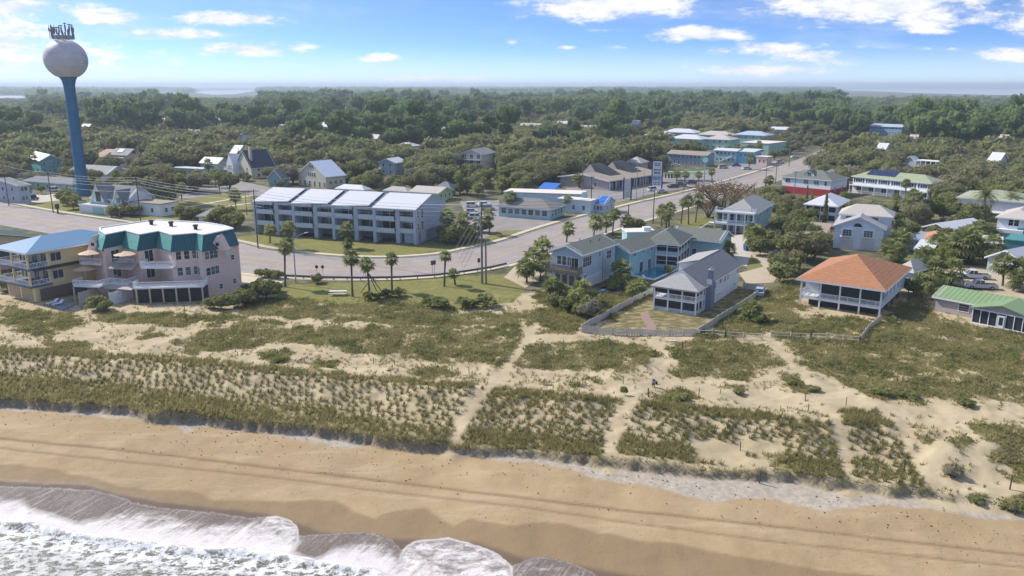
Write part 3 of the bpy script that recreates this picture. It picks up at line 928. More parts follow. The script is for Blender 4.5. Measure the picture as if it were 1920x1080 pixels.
def fit(fl, fr, b, h, side='R'):
    """frame of a house from three eave corners seen at height h: (origin, angle, width, depth)"""
    FL, FR, Bk = at(*fl, h), at(*fr, h), at(*b, h)
    e = FR - FL; s = Bk - (FR if side == 'R' else FL)
    a1 = math.atan2(e.y, e.x); a2 = math.atan2(s.y, s.x) - math.pi / 2
    w1, w2 = e.length, s.length
    a = (a1 * w1 + a2 * w2) / (w1 + w2)
    Wd = e.dot(rot2((1, 0), a)); Dp = s.dot(rot2((0, 1), a))
    if side == 'R': o = FR - rot2((Wd, 0), a)
    else: o = FL
    return Vector((o.x, o.y, 0)), a, Wd, Dp


class House:
    def __init__(s, name, label, cat, org, ang, W_, D_, group=None, keep=None):
        s.root = empty(name, (org.x, org.y, 0), ang, label, cat, group)
        s.o, s.a, s.W, s.D = org, ang, W_, D_
        s.reg(org, ang, W_, D_)
        s.sub = Matrix.Identity(4)

    def reg(s, org, ang, W_, D_):
        c = org + rot2((W_ / 2, D_ / 2), ang)
        FOOT.append((org.x, org.y, ang, W_, D_))

    def frame(s, org, ang, W_, D_):
        """a wing: further parts are built in this frame"""
        s.sub = Matrix.Translation(rot2(org - s.o, -s.a)) @ Matrix.Rotation(ang - s.a, 4, 'Z')
        s.W, s.D = W_, D_
        s.reg(org, ang, W_, D_)

    def part(s, name, mb, mats, label=None, parent=None):
        return mb.build(name, mats, parent or s.root, label=label, mw=s.sub.copy())

    def face(s, f):
        W_, D_ = s.W, s.D
        return {'F': ((0, 0), 0), 'R': ((W_, 0), math.pi / 2), 'B': ((W_, D_), math.pi), 'L': ((0, D_), -math.pi / 2)}[f]

    def fmat(s, f, u, z, y=0.0):
        (x0, y0), a = s.face(f)
        return s.sub @ Matrix.Translation((x0, y0, 0)) @ Matrix.Rotation(a, 4, 'Z') @ Matrix.Translation((u, y, z))


_wc = {}


def win(H, f, u, z, w=1.0, h=1.3, mull=1, bars=1, y=0.0, frame=None, pane=True, name='window', glass=None):
    """window on face f, centre u along it, sill z"""
    frame = frame or TRIM; glass = glass or GLASS
    k = (round(w, 2), round(h, 2), mull, bars, frame.name, glass.name)
    if k not in _wc:
        m = MB(); t_ = .09
        m.box(-w / 2 - t_, -.07, -t_, w / 2 + t_, .02, 0); m.box(-w / 2 - t_, -.07, h, w / 2 + t_, .02, h + t_)
        m.box(-w / 2 - t_, -.07, 0, -w / 2, .02, h); m.box(w / 2, -.07, 0, w / 2 + t_, .02, h)
        for i in range(1, mull): m.box(-w / 2 + w * i / mull - .03, -.06, 0, -w / 2 + w * i / mull + .03, .01, h)
        for i in range(1, bars + 1):
            if bars: m.box(-w / 2, -.055, h * i / (bars + 1) - .02, w / 2, .005, h * i / (bars + 1) + .02)
        g = MB(); g.box(-w / 2, -.03, 0, w / 2, .01, h)
        _wc[k] = (m.mesh(name, frame), g.mesh('pane', glass))
    fm, gmn = _wc[k]
    o = bpy.data.objects.new(name, fm); COL.objects.link(o); o.parent = H.root; o.matrix_local = H.fmat(f, u, z, y)
    p = bpy.data.objects.new('pane', gmn); COL.objects.link(p); p.parent = o
    return o


def row(H, f, n, z, w=1.0, h=1.3, m=1.0, **kw):
    L = H.W if f in 'FB' else H.D
    for i in range(n):
        win(H, f, m + (L - 2 * m) * (i + .5) / n, z, w, h, **kw)


def walls(H, z0, z1, mt, gable=None, rise=0, name='wall', label=None):
    """box of walls; gable 'y' = gable triangles on front and back, 'x' = on the sides"""
    m = MB(); W_, D_ = H.W, H.D
    m.box(0, 0, z0, W_, D_, z1)
    if gable == 'y':
        for y0, y1 in ((0, .2), (D_ - .2, D_)):
            m.hull8([(0, y0, z1), (W_, y0, z1), (W_, y1, z1), (0, y1, z1)], [(W_ / 2 - .01, y0, z1 + rise), (W_ / 2 + .01, y0, z1 + rise), (W_ / 2 + .01, y1, z1 + rise), (W_ / 2 - .01, y1, z1 + rise)])
    if gable == 'x':
        for x0, x1 in ((0, .2), (W_ - .2, W_)):
            m.hull8([(x0, 0, z1), (x1, 0, z1), (x1, D_, z1), (x0, D_, z1)], [(x0, D_ / 2 - .01, z1 + rise), (x1, D_ / 2 - .01, z1 + rise), (x1, D_ / 2 + .01, z1 + rise), (x0, D_ / 2 + .01, z1 + rise)])
    return H.part(name, m, mt, label)


def slab(m, q, th=.16):
    """thick sheet below the polygon q"""
    m.hull8([(p[0], p[1], p[2] - th) for p in q], q)


def roof(H, kind, z, rise, mt, o=.5, x0=0, y0=0, x1=None, y1=None, name='roof', trim=None, label=None, ridge=None, th=.16):
    W_ = H.W if x1 is None else x1; D_ = H.D if y1 is None else y1
    m = MB()
    a, b, c, d = x0 - o, y0 - o, W_ + o, D_ + o
    if kind == 'flat':
        m.box(a, b, z, c, d, z + .25)
    elif kind == 'y':
        half = (c - a) / 2; mx = (a + c) / 2; dz = rise * o / max((W_ - x0) / 2, .1)
        zl = z - dz; zr = z + rise
        m.hull8([(a, b, zl - th), (mx, b, zr - th), (mx, d, zr - th), (a, d, zl - th)], [(a, b, zl), (mx, b, zr), (mx, d, zr), (a, d, zl)])
        m.hull8([(mx, b, zr - th), (c, b, zl - th), (c, d, zl - th), (mx, d, zr - th)], [(mx, b, zr), (c, b, zl), (c, d, zl), (mx, d, zr)])
    elif kind == 'x':
        my = (b + d) / 2; dz = rise * o / max((D_ - y0) / 2, .1); zl = z - dz; zr = z + rise
        m.hull8([(a, b, zl - th), (c, b, zl - th), (c, my, zr - th), (a, my, zr - th)], [(a, b, zl), (c, b, zl), (c, my, zr), (a, my, zr)])
        m.hull8([(a, my, zr - th), (c, my, zr - th), (c, d, zl - th), (a, d, zl - th)], [(a, my, zr), (c, my, zr), (c, d, zl), (a, d, zl)])
    elif kind == 'shed':      # low at the front
        dz = rise * o / (D_ - y0)
        m.hull8([(a, b, z - dz - th), (c, b, z - dz - th), (c, d, z + rise + dz - th), (a, d, z + rise + dz - th)], [(a, b, z - dz), (c, b, z - dz), (c, d, z + rise + dz), (a, d, z + rise + dz)])
    elif kind == 'hip':
        w = c - a; dd = d - b; zl = z - .1; zr = z + rise
        if w >= dd:
            k = dd / 2 if ridge is None else ridge
            r0, r1 = (a + k, (b + d) / 2, zr), (c - k, (b + d) / 2, zr)
            P = [(a, b, zl), (c, b, zl), (c, d, zl), (a, d, zl)]
            F = [[P[0], P[1], r1, r0], [P[1], P[2], r1], [P[2], P[3], r0, r1], [P[3], P[0], r0]]
        else:
            k = w / 2 if ridge is None else ridge
            r0, r1 = ((a + c) / 2, b + k, zr), ((a + c) / 2, d - k, zr)
            P = [(a, b, zl), (c, b, zl), (c, d, zl), (a, d, zl)]
            F = [[P[0], P[1], r0], [P[1], P[2], r1, r0], [P[2], P[3], r1], [P[3], P[0], r0, r1]]
        for f in F: m.poly(f)
        for i in range(4):
            p, q = P[i], P[(i + 1) % 4]
            m.poly([(p[0], p[1], zl - .2), (q[0], q[1], zl - .2), q, p])
        m.poly([(p[0], p[1], zl - .2) for p in reversed(P)])
    ob = H.part(name, m, mt, label)
    if kind != 'flat' and trim is not None:
        f = MB(); e = .03
        if kind == 'y':
            for (xa, xb) in ((a, (a + c) / 2), ((a + c) / 2, c)):
                za, zb = (zl, zr) if xa == a else (zr, zl)
                f.hull8([(xa, b - .06, za - .34), (xb, b - .06, zb - .34), (xb, b - e, zb - .34), (xa, b - e, za - .34)], [(xa, b - .06, za + .02), (xb, b - .06, zb + .02), (xb, b - e, zb + .02), (xa, b - e, za + .02)])
            f.box(a - .06, b, zl - .3, a - e, d, zl - .02); f.box(c + e, b, zl - .3, c + .06, d, zl - .02)
        else:
            f.box(a, b - .06, zl - .3 if kind in ('x', 'hip') else z - .4, c, b - e, (zl if kind in ('x', 'hip') else z) - .03)
            if kind == 'hip':
                f.box(c + e, b, zl - .3, c + .06, d, zl - .03); f.box(a - .06, b, zl - .3, a - e, d, zl - .03)
            if kind == 'x':
                for xe in (c + e, a - .06):
                    for (ya, yb, za, zb) in ((b, my, zl, zr), (my, d, zr, zl)):
                        f.hull8([(xe, ya, za - .34), (xe + .03, ya, za - .34), (xe + .03, yb, zb - .34), (xe, yb, zb - .34)], [(xe, ya, za + .02), (xe + .03, ya, za + .02), (xe + .03, yb, zb + .02), (xe, yb, zb + .02)])
        H.part('fascia', f, trim)
    return ob


def rail_mb(m, p, q, z, h=1.0, n=None, bal=.25):
    """railing from p to q (2D) on level z"""
    p = Vector((p[0], p[1], z)); q = Vector((q[0], q[1], z)); L = (q - p).length
    d = (q - p) / L; s = Vector((-d.y, d.x, 0)) * .04
    up = Vector((0, 0, 1))

    def bar(a, b, t0, t1):
        m.hull8([a - s + up * t0, b - s + up * t0, b + s + up * t0, a + s + up * t0], [a - s + up * t1, b - s + up * t1, b + s + up * t1, a + s + up * t1])
    bar(p, q, h - .1, h); bar(p, q, .1, .2)
    k = max(int(L / bal), 1)
    for i in range(k + 1):
        c = p + d * (L * i / k); w = .05 if i % 6 == 0 else .022
        e = d * w
        m.hull8([c - e - s * .6, c + e - s * .6, c + e + s * .6, c - e + s * .6], [v + up * h for v in (c - e - s * .6, c + e - s * .6, c + e + s * .6, c - e + s * .6)])


def railing(H, p, q, z, h=1.0, mt=None, bal=.25):
    m = MB(); rail_mb(m, p, q, z, h, bal=bal)
    return H.part('railing', m, mt or TRIM)


def posts(H, pts, z0, z1, mt=None, r=.09, name='post'):
    for (x, y) in pts:
        m = MB(); m.box(x - r, y - r, z0, x + r, y + r, z1)
        H.part(name, m, mt or TRIM)


def floor(H, x0, y0, x1, y1, z, mt=None, name='deck', th=.25):
    m = MB(); m.box(x0, y0, z - th, x1, y1, z)
    return H.part(name, m, mt or TRIM)


def opening(H, f, u0, u1, z0, z1, mt=None, name='screen', y=-.03):
    m = MB(); m.box(u0, y, z0, u1, y + .05, z1)
    o = m.build(name, mt or SCREEN, H.root); o.matrix_local = H.fmat(f, 0, 0)
    return o


def keep(x0, y0, x1, y1, px, py): KEEP.append((x0, y0, x1, y1, at(px, py).y))


# roof and wall colours
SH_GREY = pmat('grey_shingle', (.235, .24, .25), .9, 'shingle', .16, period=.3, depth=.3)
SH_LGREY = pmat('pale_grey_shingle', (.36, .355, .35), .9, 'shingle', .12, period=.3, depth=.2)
SH_GREEN = pmat('green_grey_shingle', (.17, .185, .165), .9, 'shingle', .14, period=.3, depth=.3)
SH_DARK = pmat('charcoal_shingle', (.05, .06, .07), .9, 'shingle', .2, period=.3, depth=.25)
SH_TAN = pmat('tan_shingle', (.33, .28, .22), .9, 'shingle', .12, period=.3, depth=.2)
SH_BEIGE = pmat('beige_shingle', (.50, .46, .42), .9, 'shingle', .1, period=.3, depth=.2)
SH_ORANGE = pmat('orange_shingle', (.42, .20, .105), .9, 'shingle', .24, nscale=1.2, period=.3, depth=.3)
M_WHITE = pmat('white_metal_roof', (.62, .63, .66), .5, 'seam', .06, period=.6, depth=.15)
M_BLUE = pmat('blue_metal_roof', (.15, .29, .45), .4, 'seam', .08, period=.6, depth=.25)
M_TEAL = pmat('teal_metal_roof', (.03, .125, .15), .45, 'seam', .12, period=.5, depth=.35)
M_GREEN = pmat('green_metal_roof', (.22, .32, .16), .5, 'seam', .12, period=.75, depth=.35)
M_GOLD = pmat('olive_metal_roof', (.36, .40, .25), .45, 'seam', .1, period=.95, depth=.45)
M_MEMB = pmat('cream_roof_membrane', (.68, .63, .58), .8, None, .06)
BLUEW = pmat('pale_blue_siding', (.40, .52, .62), .75, 'siding', .08, period=.3, depth=.2)
GBLUE = pmat('grey_blue_siding', (.45, .52, .61), .8, 'siding', .08, period=.3, depth=.18)
TURQ = pmat('turquoise_siding', (.30, .54, .62), .75, 'siding', .08, period=.3, depth=.2)
MINT = pmat('mint_stucco', (.38, .62, .55), .85, None, .08)
AQUA = pmat('aqua_siding', (.36, .56, .60), .8, 'siding', .08, period=.3, depth=.18)
YELW = pmat('yellow_stucco', (.78, .64, .36), .85, None, .07)
PINKW = pmat('pink_stucco', (.74, .57, .51), .85, None, .06)
CREAM = pmat('cream_siding', (.68, .64, .50), .8, 'siding', .08, period=.3, depth=.15)
BEIGE = pmat('beige_stucco', (.56, .48, .38), .85, None, .08)
REDW = pmat('red_wall', (.38, .035, .04), .8, None, .15)
GREYW = pmat('lilac_grey_stucco', (.42, .38, .38), .85, None, .1)
NAVY = pmat('royal_blue_roof', (.04, .17, .55), .45, 'seam', .08, period=.6, depth=.2)
CANV = pmat('tan_canvas', (.62, .47, .34), .85, None, .08)
GCANV = pmat('grey_canvas', (.42, .38, .35), .85, None, .1)

# ------------------------------------------------------------------ water tower
tp_ = at(157, 366)
TW = empty('water_tower', (tp_.x, tp_.y, 0), 0.3, 'tall blue water tower with a dusky white round tank and antennas on top', 'water tower')
TWB = pmat('tower_blue_paint', (.028, .15, .29), .5, 'siding', .2, nscale=.4, period=2.4, depth=.12)
TWW = pmat('tower_white_paint', (.56, .53, .55), .5, 'siding', .2, nscale=.3, period=2.2, depth=.10)
m = MB(); m.lathe([(2.6, 0), (2.58, .6), (2.45, 1.6), (2.1, 4.0), (1.95, 6), (1.88, 12), (1.78, 26), (1.75, 35), (1.85, 38), (2.2, 39.8), (2.9, 40.8)], 32)
m.build('column', TWB, TW, smooth=True)
m = MB(); prof = []
RT = 6.9; HT = 6.6
for i in range(0, 19):
    a = -math.pi / 2 + math.pi * i / 18
    zz_ = 46.6 + HT * math.sin(a); rr_ = RT * math.cos(a)
    if zz_ < 40.8: continue
    prof.append((max(rr_, .02), zz_))
prof = [(2.92, 40.8)] + prof
m.lathe(prof, 40); m.build('tank', TWW, TW, smooth=True)
m = MB(); m.lathe([(2.9, 53.2), (3.0, 53.2), (3.0, 54.4), (2.9, 54.4), (2.9, 53.2)], 20)
for k in range(16):
    a = k * math.pi / 8; m.tube([(2.95 * math.cos(a), 2.95 * math.sin(a), 52.6), (2.95 * math.cos(a), 2.95 * math.sin(a), 54.4)], .05, 4)
m.build('platform_rail', STEEL, TW)
ANT = pmat('antenna_grey', (.20, .19, .19), .6, None, .1)
for k in range(22):
    a = k * 2 * math.pi / 22 + .1; r_ = 3.2 + .3 * (k % 3); h_ = [56.6, 57.6, 55.9, 58.0, 56.9][k % 5]
    m = MB(); x, y = r_ * math.cos(a), r_ * math.sin(a)
    m.tube([(x, y, 53.2), (x, y, h_)], .09, 5)
    m.box(x - .22, y - .2, h_ - 2.4 + .5 * (k % 2), x + .22, y + .2, h_ - .2 - .3 * (k % 3))
    if k % 3 == 0: m.lathe([(.02, h_ + .0), (.5, h_ + .1), (.55, h_ + .3), (.02, h_ + .5)], 8, (x, y))
    m.build('antenna', ANT, TW)
m = MB(); m.tube([(1.95, -.8, 2), (1.85, -.8, 38), (3.4, -1.4, 41.6)], .12, 5); m.build('riser_pipe', TWB, TW)
GRN = pmat('faded_green_emblem', (.12, .16, .13), .6)
m = MB()
for (u, v, w_, h_) in ((.0, 0, .5, 3.0), (.9, .3, .45, 2.4), (1.7, -.2, .4, 2.6)):
    pts = []
    for (du, dv) in ((-w_ / 2, -h_ / 2), (w_ / 2, -h_ / 2), (w_ / 2, h_ / 2), (-w_ / 2, h_ / 2)):
        az = math.radians(-28) + (u + du) / RT; el = (v + dv) / HT
        pts.append(((RT + .04) * math.cos(el) * math.cos(az), (RT + .04) * math.cos(el) * math.sin(az), 46.6 + (HT + .04) * math.sin(el)))
    m.poly(pts)
m.build('painted_emblem', GRN, TW)
FOOT.append((tp_.x - 4, tp_.y - 4, 0, 8, 8)); keep(118, 160, 160, 352, 154, 366)

# ------------------------------------------------------------------ left beach row
# cream building with green roof at the picture's left edge
H = House('beach_house', 'cream beach house with dark green roof cut off by the left picture edge', 'house', *((lambda f: f)(fit((-70, 470), (62, 444), (80, 425), 6.2))))
walls(H, 0, 6.2, BEIGE, 'y', 1.6); roof(H, 'y', 6.2, 1.6, pmat('dark_green_roof', (.03, .07, .06), .7, 'seam', .15, period=.5), .7, trim=None)
row(H, 'F', 3, 1.2, 1.0, 1.2); row(H, 'F', 3, 3.8, 1.0, 1.2)
m = MB(); m.hull8([(-.5, -3, 3.0), (H.W, -3, 3.0), (H.W, 0, 3.9), (-.5, 0, 3.9)], [(-.5, -3, 3.2), (H.W, -3, 3.2), (H.W, 0, 4.1), (-.5, 0, 4.1)]); H.part('porch_roof', m, SH_DARK)

# yellow house, blue hip roof, corner balconies
o_, a_, w_, d_ = fit((22, 555), (68, 567), (170, 530), 0)
a_ = math.radians(-31); w_, d_ = 9.0, 17.5
o_ = at(68, 567) - rot2((w_, 0), a_)
H = House('yellow_house', 'three-storey yellow house with a light blue hipped metal roof and corner balconies', 'house', o_, a_, w_, d_)
m = MB(); m.box(0, 3.2, 0, w_, d_, 9.3); m.box(.0, 0, 0, w_, 3.3, 2.9); H.part('wall', m, YELW)
roof(H, 'hip', 9.4, 1.7, M_BLUE, 1.1, trim=TRIM, ridge=6.2)
for z in (2.95, 6.1):
    floor(H, -1.0, -.9, w_ + .5, 3.2, z + .12, pmat('blue_grey_trim', (.12, .15, .22), .7), th=.3)
    railing(H, (-.8, -.7), (w_ + .3, -.7), z + .12); railing(H, (w_ + .3, -.7), (w_ + .3, 3.2), z + .12); railing(H, (-.8, -.7), (-.8, 3.2), z + .12)
    posts(H, [(-.7, -.6), (w_ / 2 - .3, -.6), (w_ + .2, -.6), (w_ + .2, 3.0)], z + .1, 9.2 if z > 5 else 6.0, YELW, .16)
    for u in (1.6, 4.6, 7.6): win(H, 'F', u, z + .2, 1.7, 2.0, 2, 0, y=3.18)
m = MB(); m.hull8([(w_, 0, 5.9), (w_ + 1.1, 0, 5.8), (w_ + 1.1, 9, 5.8), (w_, 9, 5.9)], [(w_, 0, 6.15), (w_ + 1.1, 0, 5.95), (w_ + 1.1, 9, 5.95), (w_, 9, 6.15)]); H.part('canopy', m, SH_DARK)
for z in (3.6, 6.9):
    win(H, 'R', 4.6, z, 1.9, 1.5, 2, 0)
win(H, 'R', 13.5, 3.6, 1.0, 1.2)
for u in (2.2, 6.6):
    opening(H, 'F', u - 1.9, u + 1.9, .15, 2.6, pmat('tan_garage_panel', (.46, .36, .24), .8, 'siding', .1, period=.6), 'garage_door')
opening(H, 'R', .8, 9.5, .1, 2.3, WOOD, 'dark_fence_screen', y=-.35)
m = MB(); m.box(3.2, 3.2, 9.35, 3.9, 3.9, 9.4); H.part('roof_vent', m, TRIM)

# pink building with zigzag front
Zg = [(172, 458), (195, 467), (232, 459), (259, 467), (295, 460), (320, 468), (366, 464), (378, 468), (447, 455)]
Pw = [at(x, y, 9.0) for x, y in Zg]
back = [at(432, 446, 9.0), at(396, 439, 9.0), at(292, 433, 9.0), at(184, 450, 9.0)]
org = Vector((Pw[0].x, Pw[0].y, 0))
PK = House('pink_building', 'three-storey pink apartment building with zigzag front, teal metal mansard and pale flat roof', 'apartment building', org, 0.0, 1, 1)
FOOT.append((Pw[0].x - 2, Pw[0].y - 6, 0, 36, 26))
loc = lambda p, z=None: (p.x - org.x, p.y - org.y, p.z if z is None else z)
ring = Pw + back
m = MB(); m.prism([loc(p)[:2] for p in ring], 0, 9.0); PK.part('wall', m, PINKW)
nP = len(Pw)
lo = []; hi = []
cen = sum((Vector(loc(p)) for p in ring), Vector()) / len(ring)
for i, p in enumerate(ring):
    v = Vector(loc(p)); q = (v - cen); q.z = 0; q.normalize()
    if i < nP: lo.append((v.x + .25 * q.x, v.y - .4, 8.85)); hi.append((v.x - .6 * q.x * (i in (0, nP - 1)) * 2, v.y + 1.3, 11.4))
    else: lo.append((v.x + .4 * q.x, v.y + .4 * q.y, 8.85)); hi.append((v.x - .9 * q.x, v.y - .9 * q.y, 11.4))
n_ = len(ring)
TEAL_LIT = pmat('sunlit_teal_scale', (.09, .34, .31), .5, 'shingle', .15, period=.35, depth=.6)  # sunlight painted in: brighter teal for the lit facets, with their scale pattern
for i in range(n_):
    j = (i + 1) % n_; mm = MB()
    mm.poly([lo[i], lo[j], hi[j], hi[i]])
    mm.poly([(lo[i][0], lo[i][1], 8.6), (lo[j][0], lo[j][1], 8.6), lo[j], lo[i]])
    dx_, dy_ = lo[j][0] - lo[i][0], lo[j][1] - lo[i][1]
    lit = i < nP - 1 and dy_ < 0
    PK.part('mansard', mm, TEAL_LIT if lit else M_TEAL)
m = MB(); m.poly([(p[0], p[1], 11.38) for p in hi]); m.poly([(p[0], p[1], 8.62) for p in reversed(lo)]); PK.part('roof', m, M_MEMB)
m = MB()
for i in range(n_):
    p, q = Vector(hi[i]), Vector(hi[(i + 1) % n_]); d = (q - p).normalized(); s_ = Vector((-d.y, d.x, 0)) * .15
    m.hull8([p - s_, q - s_, q + s_, p + s_], [v + Vector((0, 0, .18)) for v in (p - s_, q - s_, q + s_, p + s_)])
PK.part('parapet_cap', m, TRIM)
for (x, y) in ((284, 421), (321, 424), (367, 430)):
    p = loc(at(x, y, 11.4)); m = MB(); m.lathe([(.35, 11.3), (.35, 12.0), (.5, 12.0), (.5, 12.3), (.02, 12.4)], 10, p[:2]); PK.part('roof_vent', m, DARK)
# pediment gables on the two ends
for (px_, w2) in ((410, 1.8), (177, 1.2)):
    ii = 7 if px_ > 300 else 0
    p = at(px_, 462, 9.0); x, y, _ = loc(p)
    m = MB(); m.hull8([(x - w2, y - .55, 8.3), (x + w2, y - .55, 8.3), (x + w2, y + 2.4, 8.3), (x - w2, y + 2.4, 8.3)], [(x - .05, y - .55, 11.0), (x + .05, y - .55, 11.0), (x + .05, y + 2.4, 11.0), (x - .05, y + 2.4, 11.0)])
    g = PK.part('gable', m, PINKW)
    m = MB(); m.box(x - .3, y - .6, 9.2, x + .3, y - .54, 9.8); PK.part('gable_vent', m, DARK, parent=None)


def edge_frame(i):
    p, q = Pw[i], Pw[i + 1]; d = q - p
    return Matrix.Translation(loc(p, 0)) @ Matrix.Rotation(math.atan2(d.y, d.x), 4, 'Z'), Vector((d.x, d.y, 0)).length


class _E: pass


def pwin(i, u, z, w, h, **kw):
    M, L = edge_frame(i); e = _E(); e.root = PK.root; e.fmat = lambda f, uu, zz_, yy=0: M @ Matrix.Translation((uu, yy, zz_))
    win(e, 'F', u, z, w, h, **kw)


for z in (4.0, 7.0):
    for u in (1.2, 2.6, 4.0): pwin(5, min(u, 4.2), z, .9, 1.5, mull=1)
    L8 = edge_frame(7)[1]
    pwin(7, L8 * .12, z, .9, 1.4); pwin(7, L8 * .3, z, 1.7, 1.5, mull=2); pwin(7, L8 * .80, z - 1.0 if z > 5 else z - 2.6, .7, .9)
    for i in (1, 3): pwin(i, edge_frame(i)[1] * .5, z - .7, 1.7, 2.1, mull=2, bars=0)
    pwin(6, .8, z, .6, 1.4)
pwin(7, edge_frame(7)[1] * .42, 1.0, .7, .9); pwin(7, edge_frame(7)[1] * .68, 7.0, .8, 1.5, glass=TRIM)
BALC = [((150, 493), (189, 495), 6), ((211, 494), (251, 496), 6), ((264, 501), (325, 501), 6), ((137, 535), (186, 537), 3), ((202, 531), (240, 533), 3), ((250, 540), (382, 536), 3)]
for k, (a, b, z) in enumerate(BALC):
    p = Vector(loc(at(*a, z))); q = Vector(loc(at(*b, z))); d = (q - p).normalized(); s_ = Vector((-d.y, d.x, 0))
    dep = 2.6 if k not in (2, 5) else 3.0
    p2 = p + s_ * dep; q2 = q + s_ * dep
    m = MB(); m.hull8([(*v.xy, z - .28) for v in (p, q, q2, p2)], [(*v.xy, z) for v in (p, q, q2, p2)]); PK.part('balcony', m, TRIM)
    m = MB(); rail_mb(m, p.xy, q.xy, z); rail_mb(m, p2.xy, p.xy, z); rail_mb(m, q.xy, q2.xy, z); PK.part('railing', m, TRIM)
    if k == 5:
        for i in range(6):
            c = p + (q - p) * (.03 + .94 * i / 5) + s_ * .2
            mm = MB(); mm.box(c.x - .12, c.y - .12, 0, c.x + .12, c.y + .12, z - .28); PK.part('post', mm, BEIGE)
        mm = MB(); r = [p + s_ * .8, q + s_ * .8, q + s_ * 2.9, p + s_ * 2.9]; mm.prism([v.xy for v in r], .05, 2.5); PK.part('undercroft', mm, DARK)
for (a, b, z) in (((200, 504), (248, 506), 5.6), ((186, 540), (246, 545), 2.4)):     # grey awnings under the balconies
    p = Vector(loc(at(*a, z))); q = Vector(loc(at(*b, z))); s_ = Vector((0, 2.6, .5))
    m = MB(); m.hull8([p, q, q + s_, p + s_], [v + Vector((0, 0, .12)) for v in (p, q, q + s_, p + s_)]); PK.part('awning', m, GCANV)
p = Vector(loc(at(140, 566))); mm = MB(); mm.box(p.x, p.y, 0, p.x + .2, p.y + .2, 2.7); PK.part('post', mm, BEIGE)
keep(140, 425, 447, 545, 300, 560); keep(5, 430, 140, 560, 60, 570)


def umbrella(px, py, zb, r, label, h=2.5, mt=None):
    p = at(px, py, zb + h); u = empty('balcony_umbrella', (p.x, p.y, zb), R.random(), label, 'umbrella', 'umbrellas on the balconies of the pink building')
    m = MB(); m.tube([(0, 0, 0), (0, 0, h)], .04, 6); m.build('pole', TRIM, u)
    m = MB(); n = 8
    ring_ = [(r * math.cos(k * 2 * math.pi / n), r * math.sin(k * 2 * math.pi / n), h - .45) for k in range(n)]
    for k in range(n):
        m.poly([ring_[k], ring_[(k + 1) % n], (0, 0, h + .15)]); m.poly([ring_[(k + 1) % n], ring_[k], (0, 0, h + .1)])
    m.build('canopy', mt or CANV, u)


umbrella(168, 470, 6, 2.1, 'tan umbrella on the top left balcony of the pink building')
umbrella(234, 472, 6, 2.1, 'tan umbrella on the second top balcony of the pink building')
umbrella(158, 500, 3, 2.1, 'tan umbrella on the middle-floor left balcony of the pink building')

# loungers on a grey deck, and the fence panels beside it
dk = MB(); P = [at(88, 572), at(118, 583), at(143, 571), at(110, 562)]
dk.hull8([(p.x, p.y, -.05) for p in P], [(p.x, p.y, .2) for p in P]); dkm = pmat('grey_deck', (.25, .27, .31), .8, 'plank', .1)
tag(dk.build('timber_deck', dkm), 'low grey timber deck in front of the yellow house', 'deck')
for k, (x, y) in enumerate(((99, 570), (109, 572))):
    p = at(x, y, .2); u = empty('sun_lounger', (p.x, p.y, .2), math.radians(60), ['white sun lounger on the grey deck, nearer the yellow house', 'white sun lounger on the grey deck, nearer the white fence panel'][k], 'sun lounger', 'white sun loungers on the grey deck')
    m = MB(); m.box(-1, -.33, .3, .4, .33, .4); m.build('seat', WHITE, u)
    m = MB(); m.hull8([(.4, -.33, .3), (1.0, -.33, .75), (1.0, .33, .75), (.4, .33, .3)], [(.4, -.33, .4), (.95, -.33, .85), (.95, .33, .85), (.4, .33, .4)]); m.build('backrest', WHITE, u)
    for (lx, ly) in ((-.9, -.28), (-.9, .28), (.5, -.28), (.5, .28)):
        m = MB(); m.box(lx - .03, ly - .03, 0, lx + .03, ly + .03, .3); m.build('leg', WHITE, u)


def fence_run(name, label, pts, h, mt, board=.22, picket=False, post=2.4, postm=None, z=None):
    """board or picket fence through ground points; one thing with panels and posts"""
    pts = [p if isinstance(p, Vector) else ground_at(*p) for p in pts]
    rt = empty(name, pts[0], 0, label, 'fence')
    o0 = pts[0]
    for a, b in zip(pts[:-1], pts[1:]):
        L = (b - a).length; n = max(1, round(L / post)); m = MB()
        for i in range(n):
            p = a.lerp(b, i / n) - o0; q = a.lerp(b, (i + 1) / n) - o0
            for v in (p, q): v.z = float(height(v.x + o0.x, v.y + o0.y)) - o0.z
            d = (q - p); l = Vector((d.x, d.y, 0)).length; d /= max(d.length, .01); s_ = Vector((-d.y, d.x, 0)) * .03
            k = max(1, int(l / board))
            for j in range(k):
                g = .94 if not picket else .62
                u0 = p + (q - p) * (j / k); u1 = p + (q - p) * ((j + g) / k)
                hh_ = h * (1 + R.uniform(-.03, .02)); s2 = s_ * R.uniform(.8, 1.3)
                m.hull8([u0 - s2, u1 - s2, u1 + s2, u0 + s2], [v + Vector((0, 0, hh_)) for v in (u0 - s2, u1 - s2, u1 + s2, u0 + s2)])
            pm = MB(); pm.box(p.x - .07, p.y - .07, p.z - .3, p.x + .07, p.y + .07, p.z + h + .08); pm.build('post', postm or mt, rt)
        m.build('panel', mt, rt)
    return rt


def rail_fence(name, label, pts, h, mt, sp=2.6, rails=2):
    pts = [ground_at(*p) for p in pts]; o0 = pts[0]
    rt = empty(name, o0, 0, label, 'fence')
    for a, b in zip(pts[:-1], pts[1:]):
        L = (b - a).length; n = max(1, round(L / sp)); P = []
        for i in range(n + 1):
            p = a.lerp(b, i / n); p.z = float(height(p.x, p.y)); P.append(p - o0)
        for p in P:
            m = MB(); m.box(p.x - .07, p.y - .07, p.z - .3, p.x + .07, p.y + .07, p.z + h); m.build('post', mt, rt)
        for r_ in range(rails):
            zz_ = h * (r_ + .9) / (rails + .2); m = MB(); m.tube([p + Vector((0, 0, zz_)) for p in P], .05, 4); m.build('rail', mt, rt)
    return rt


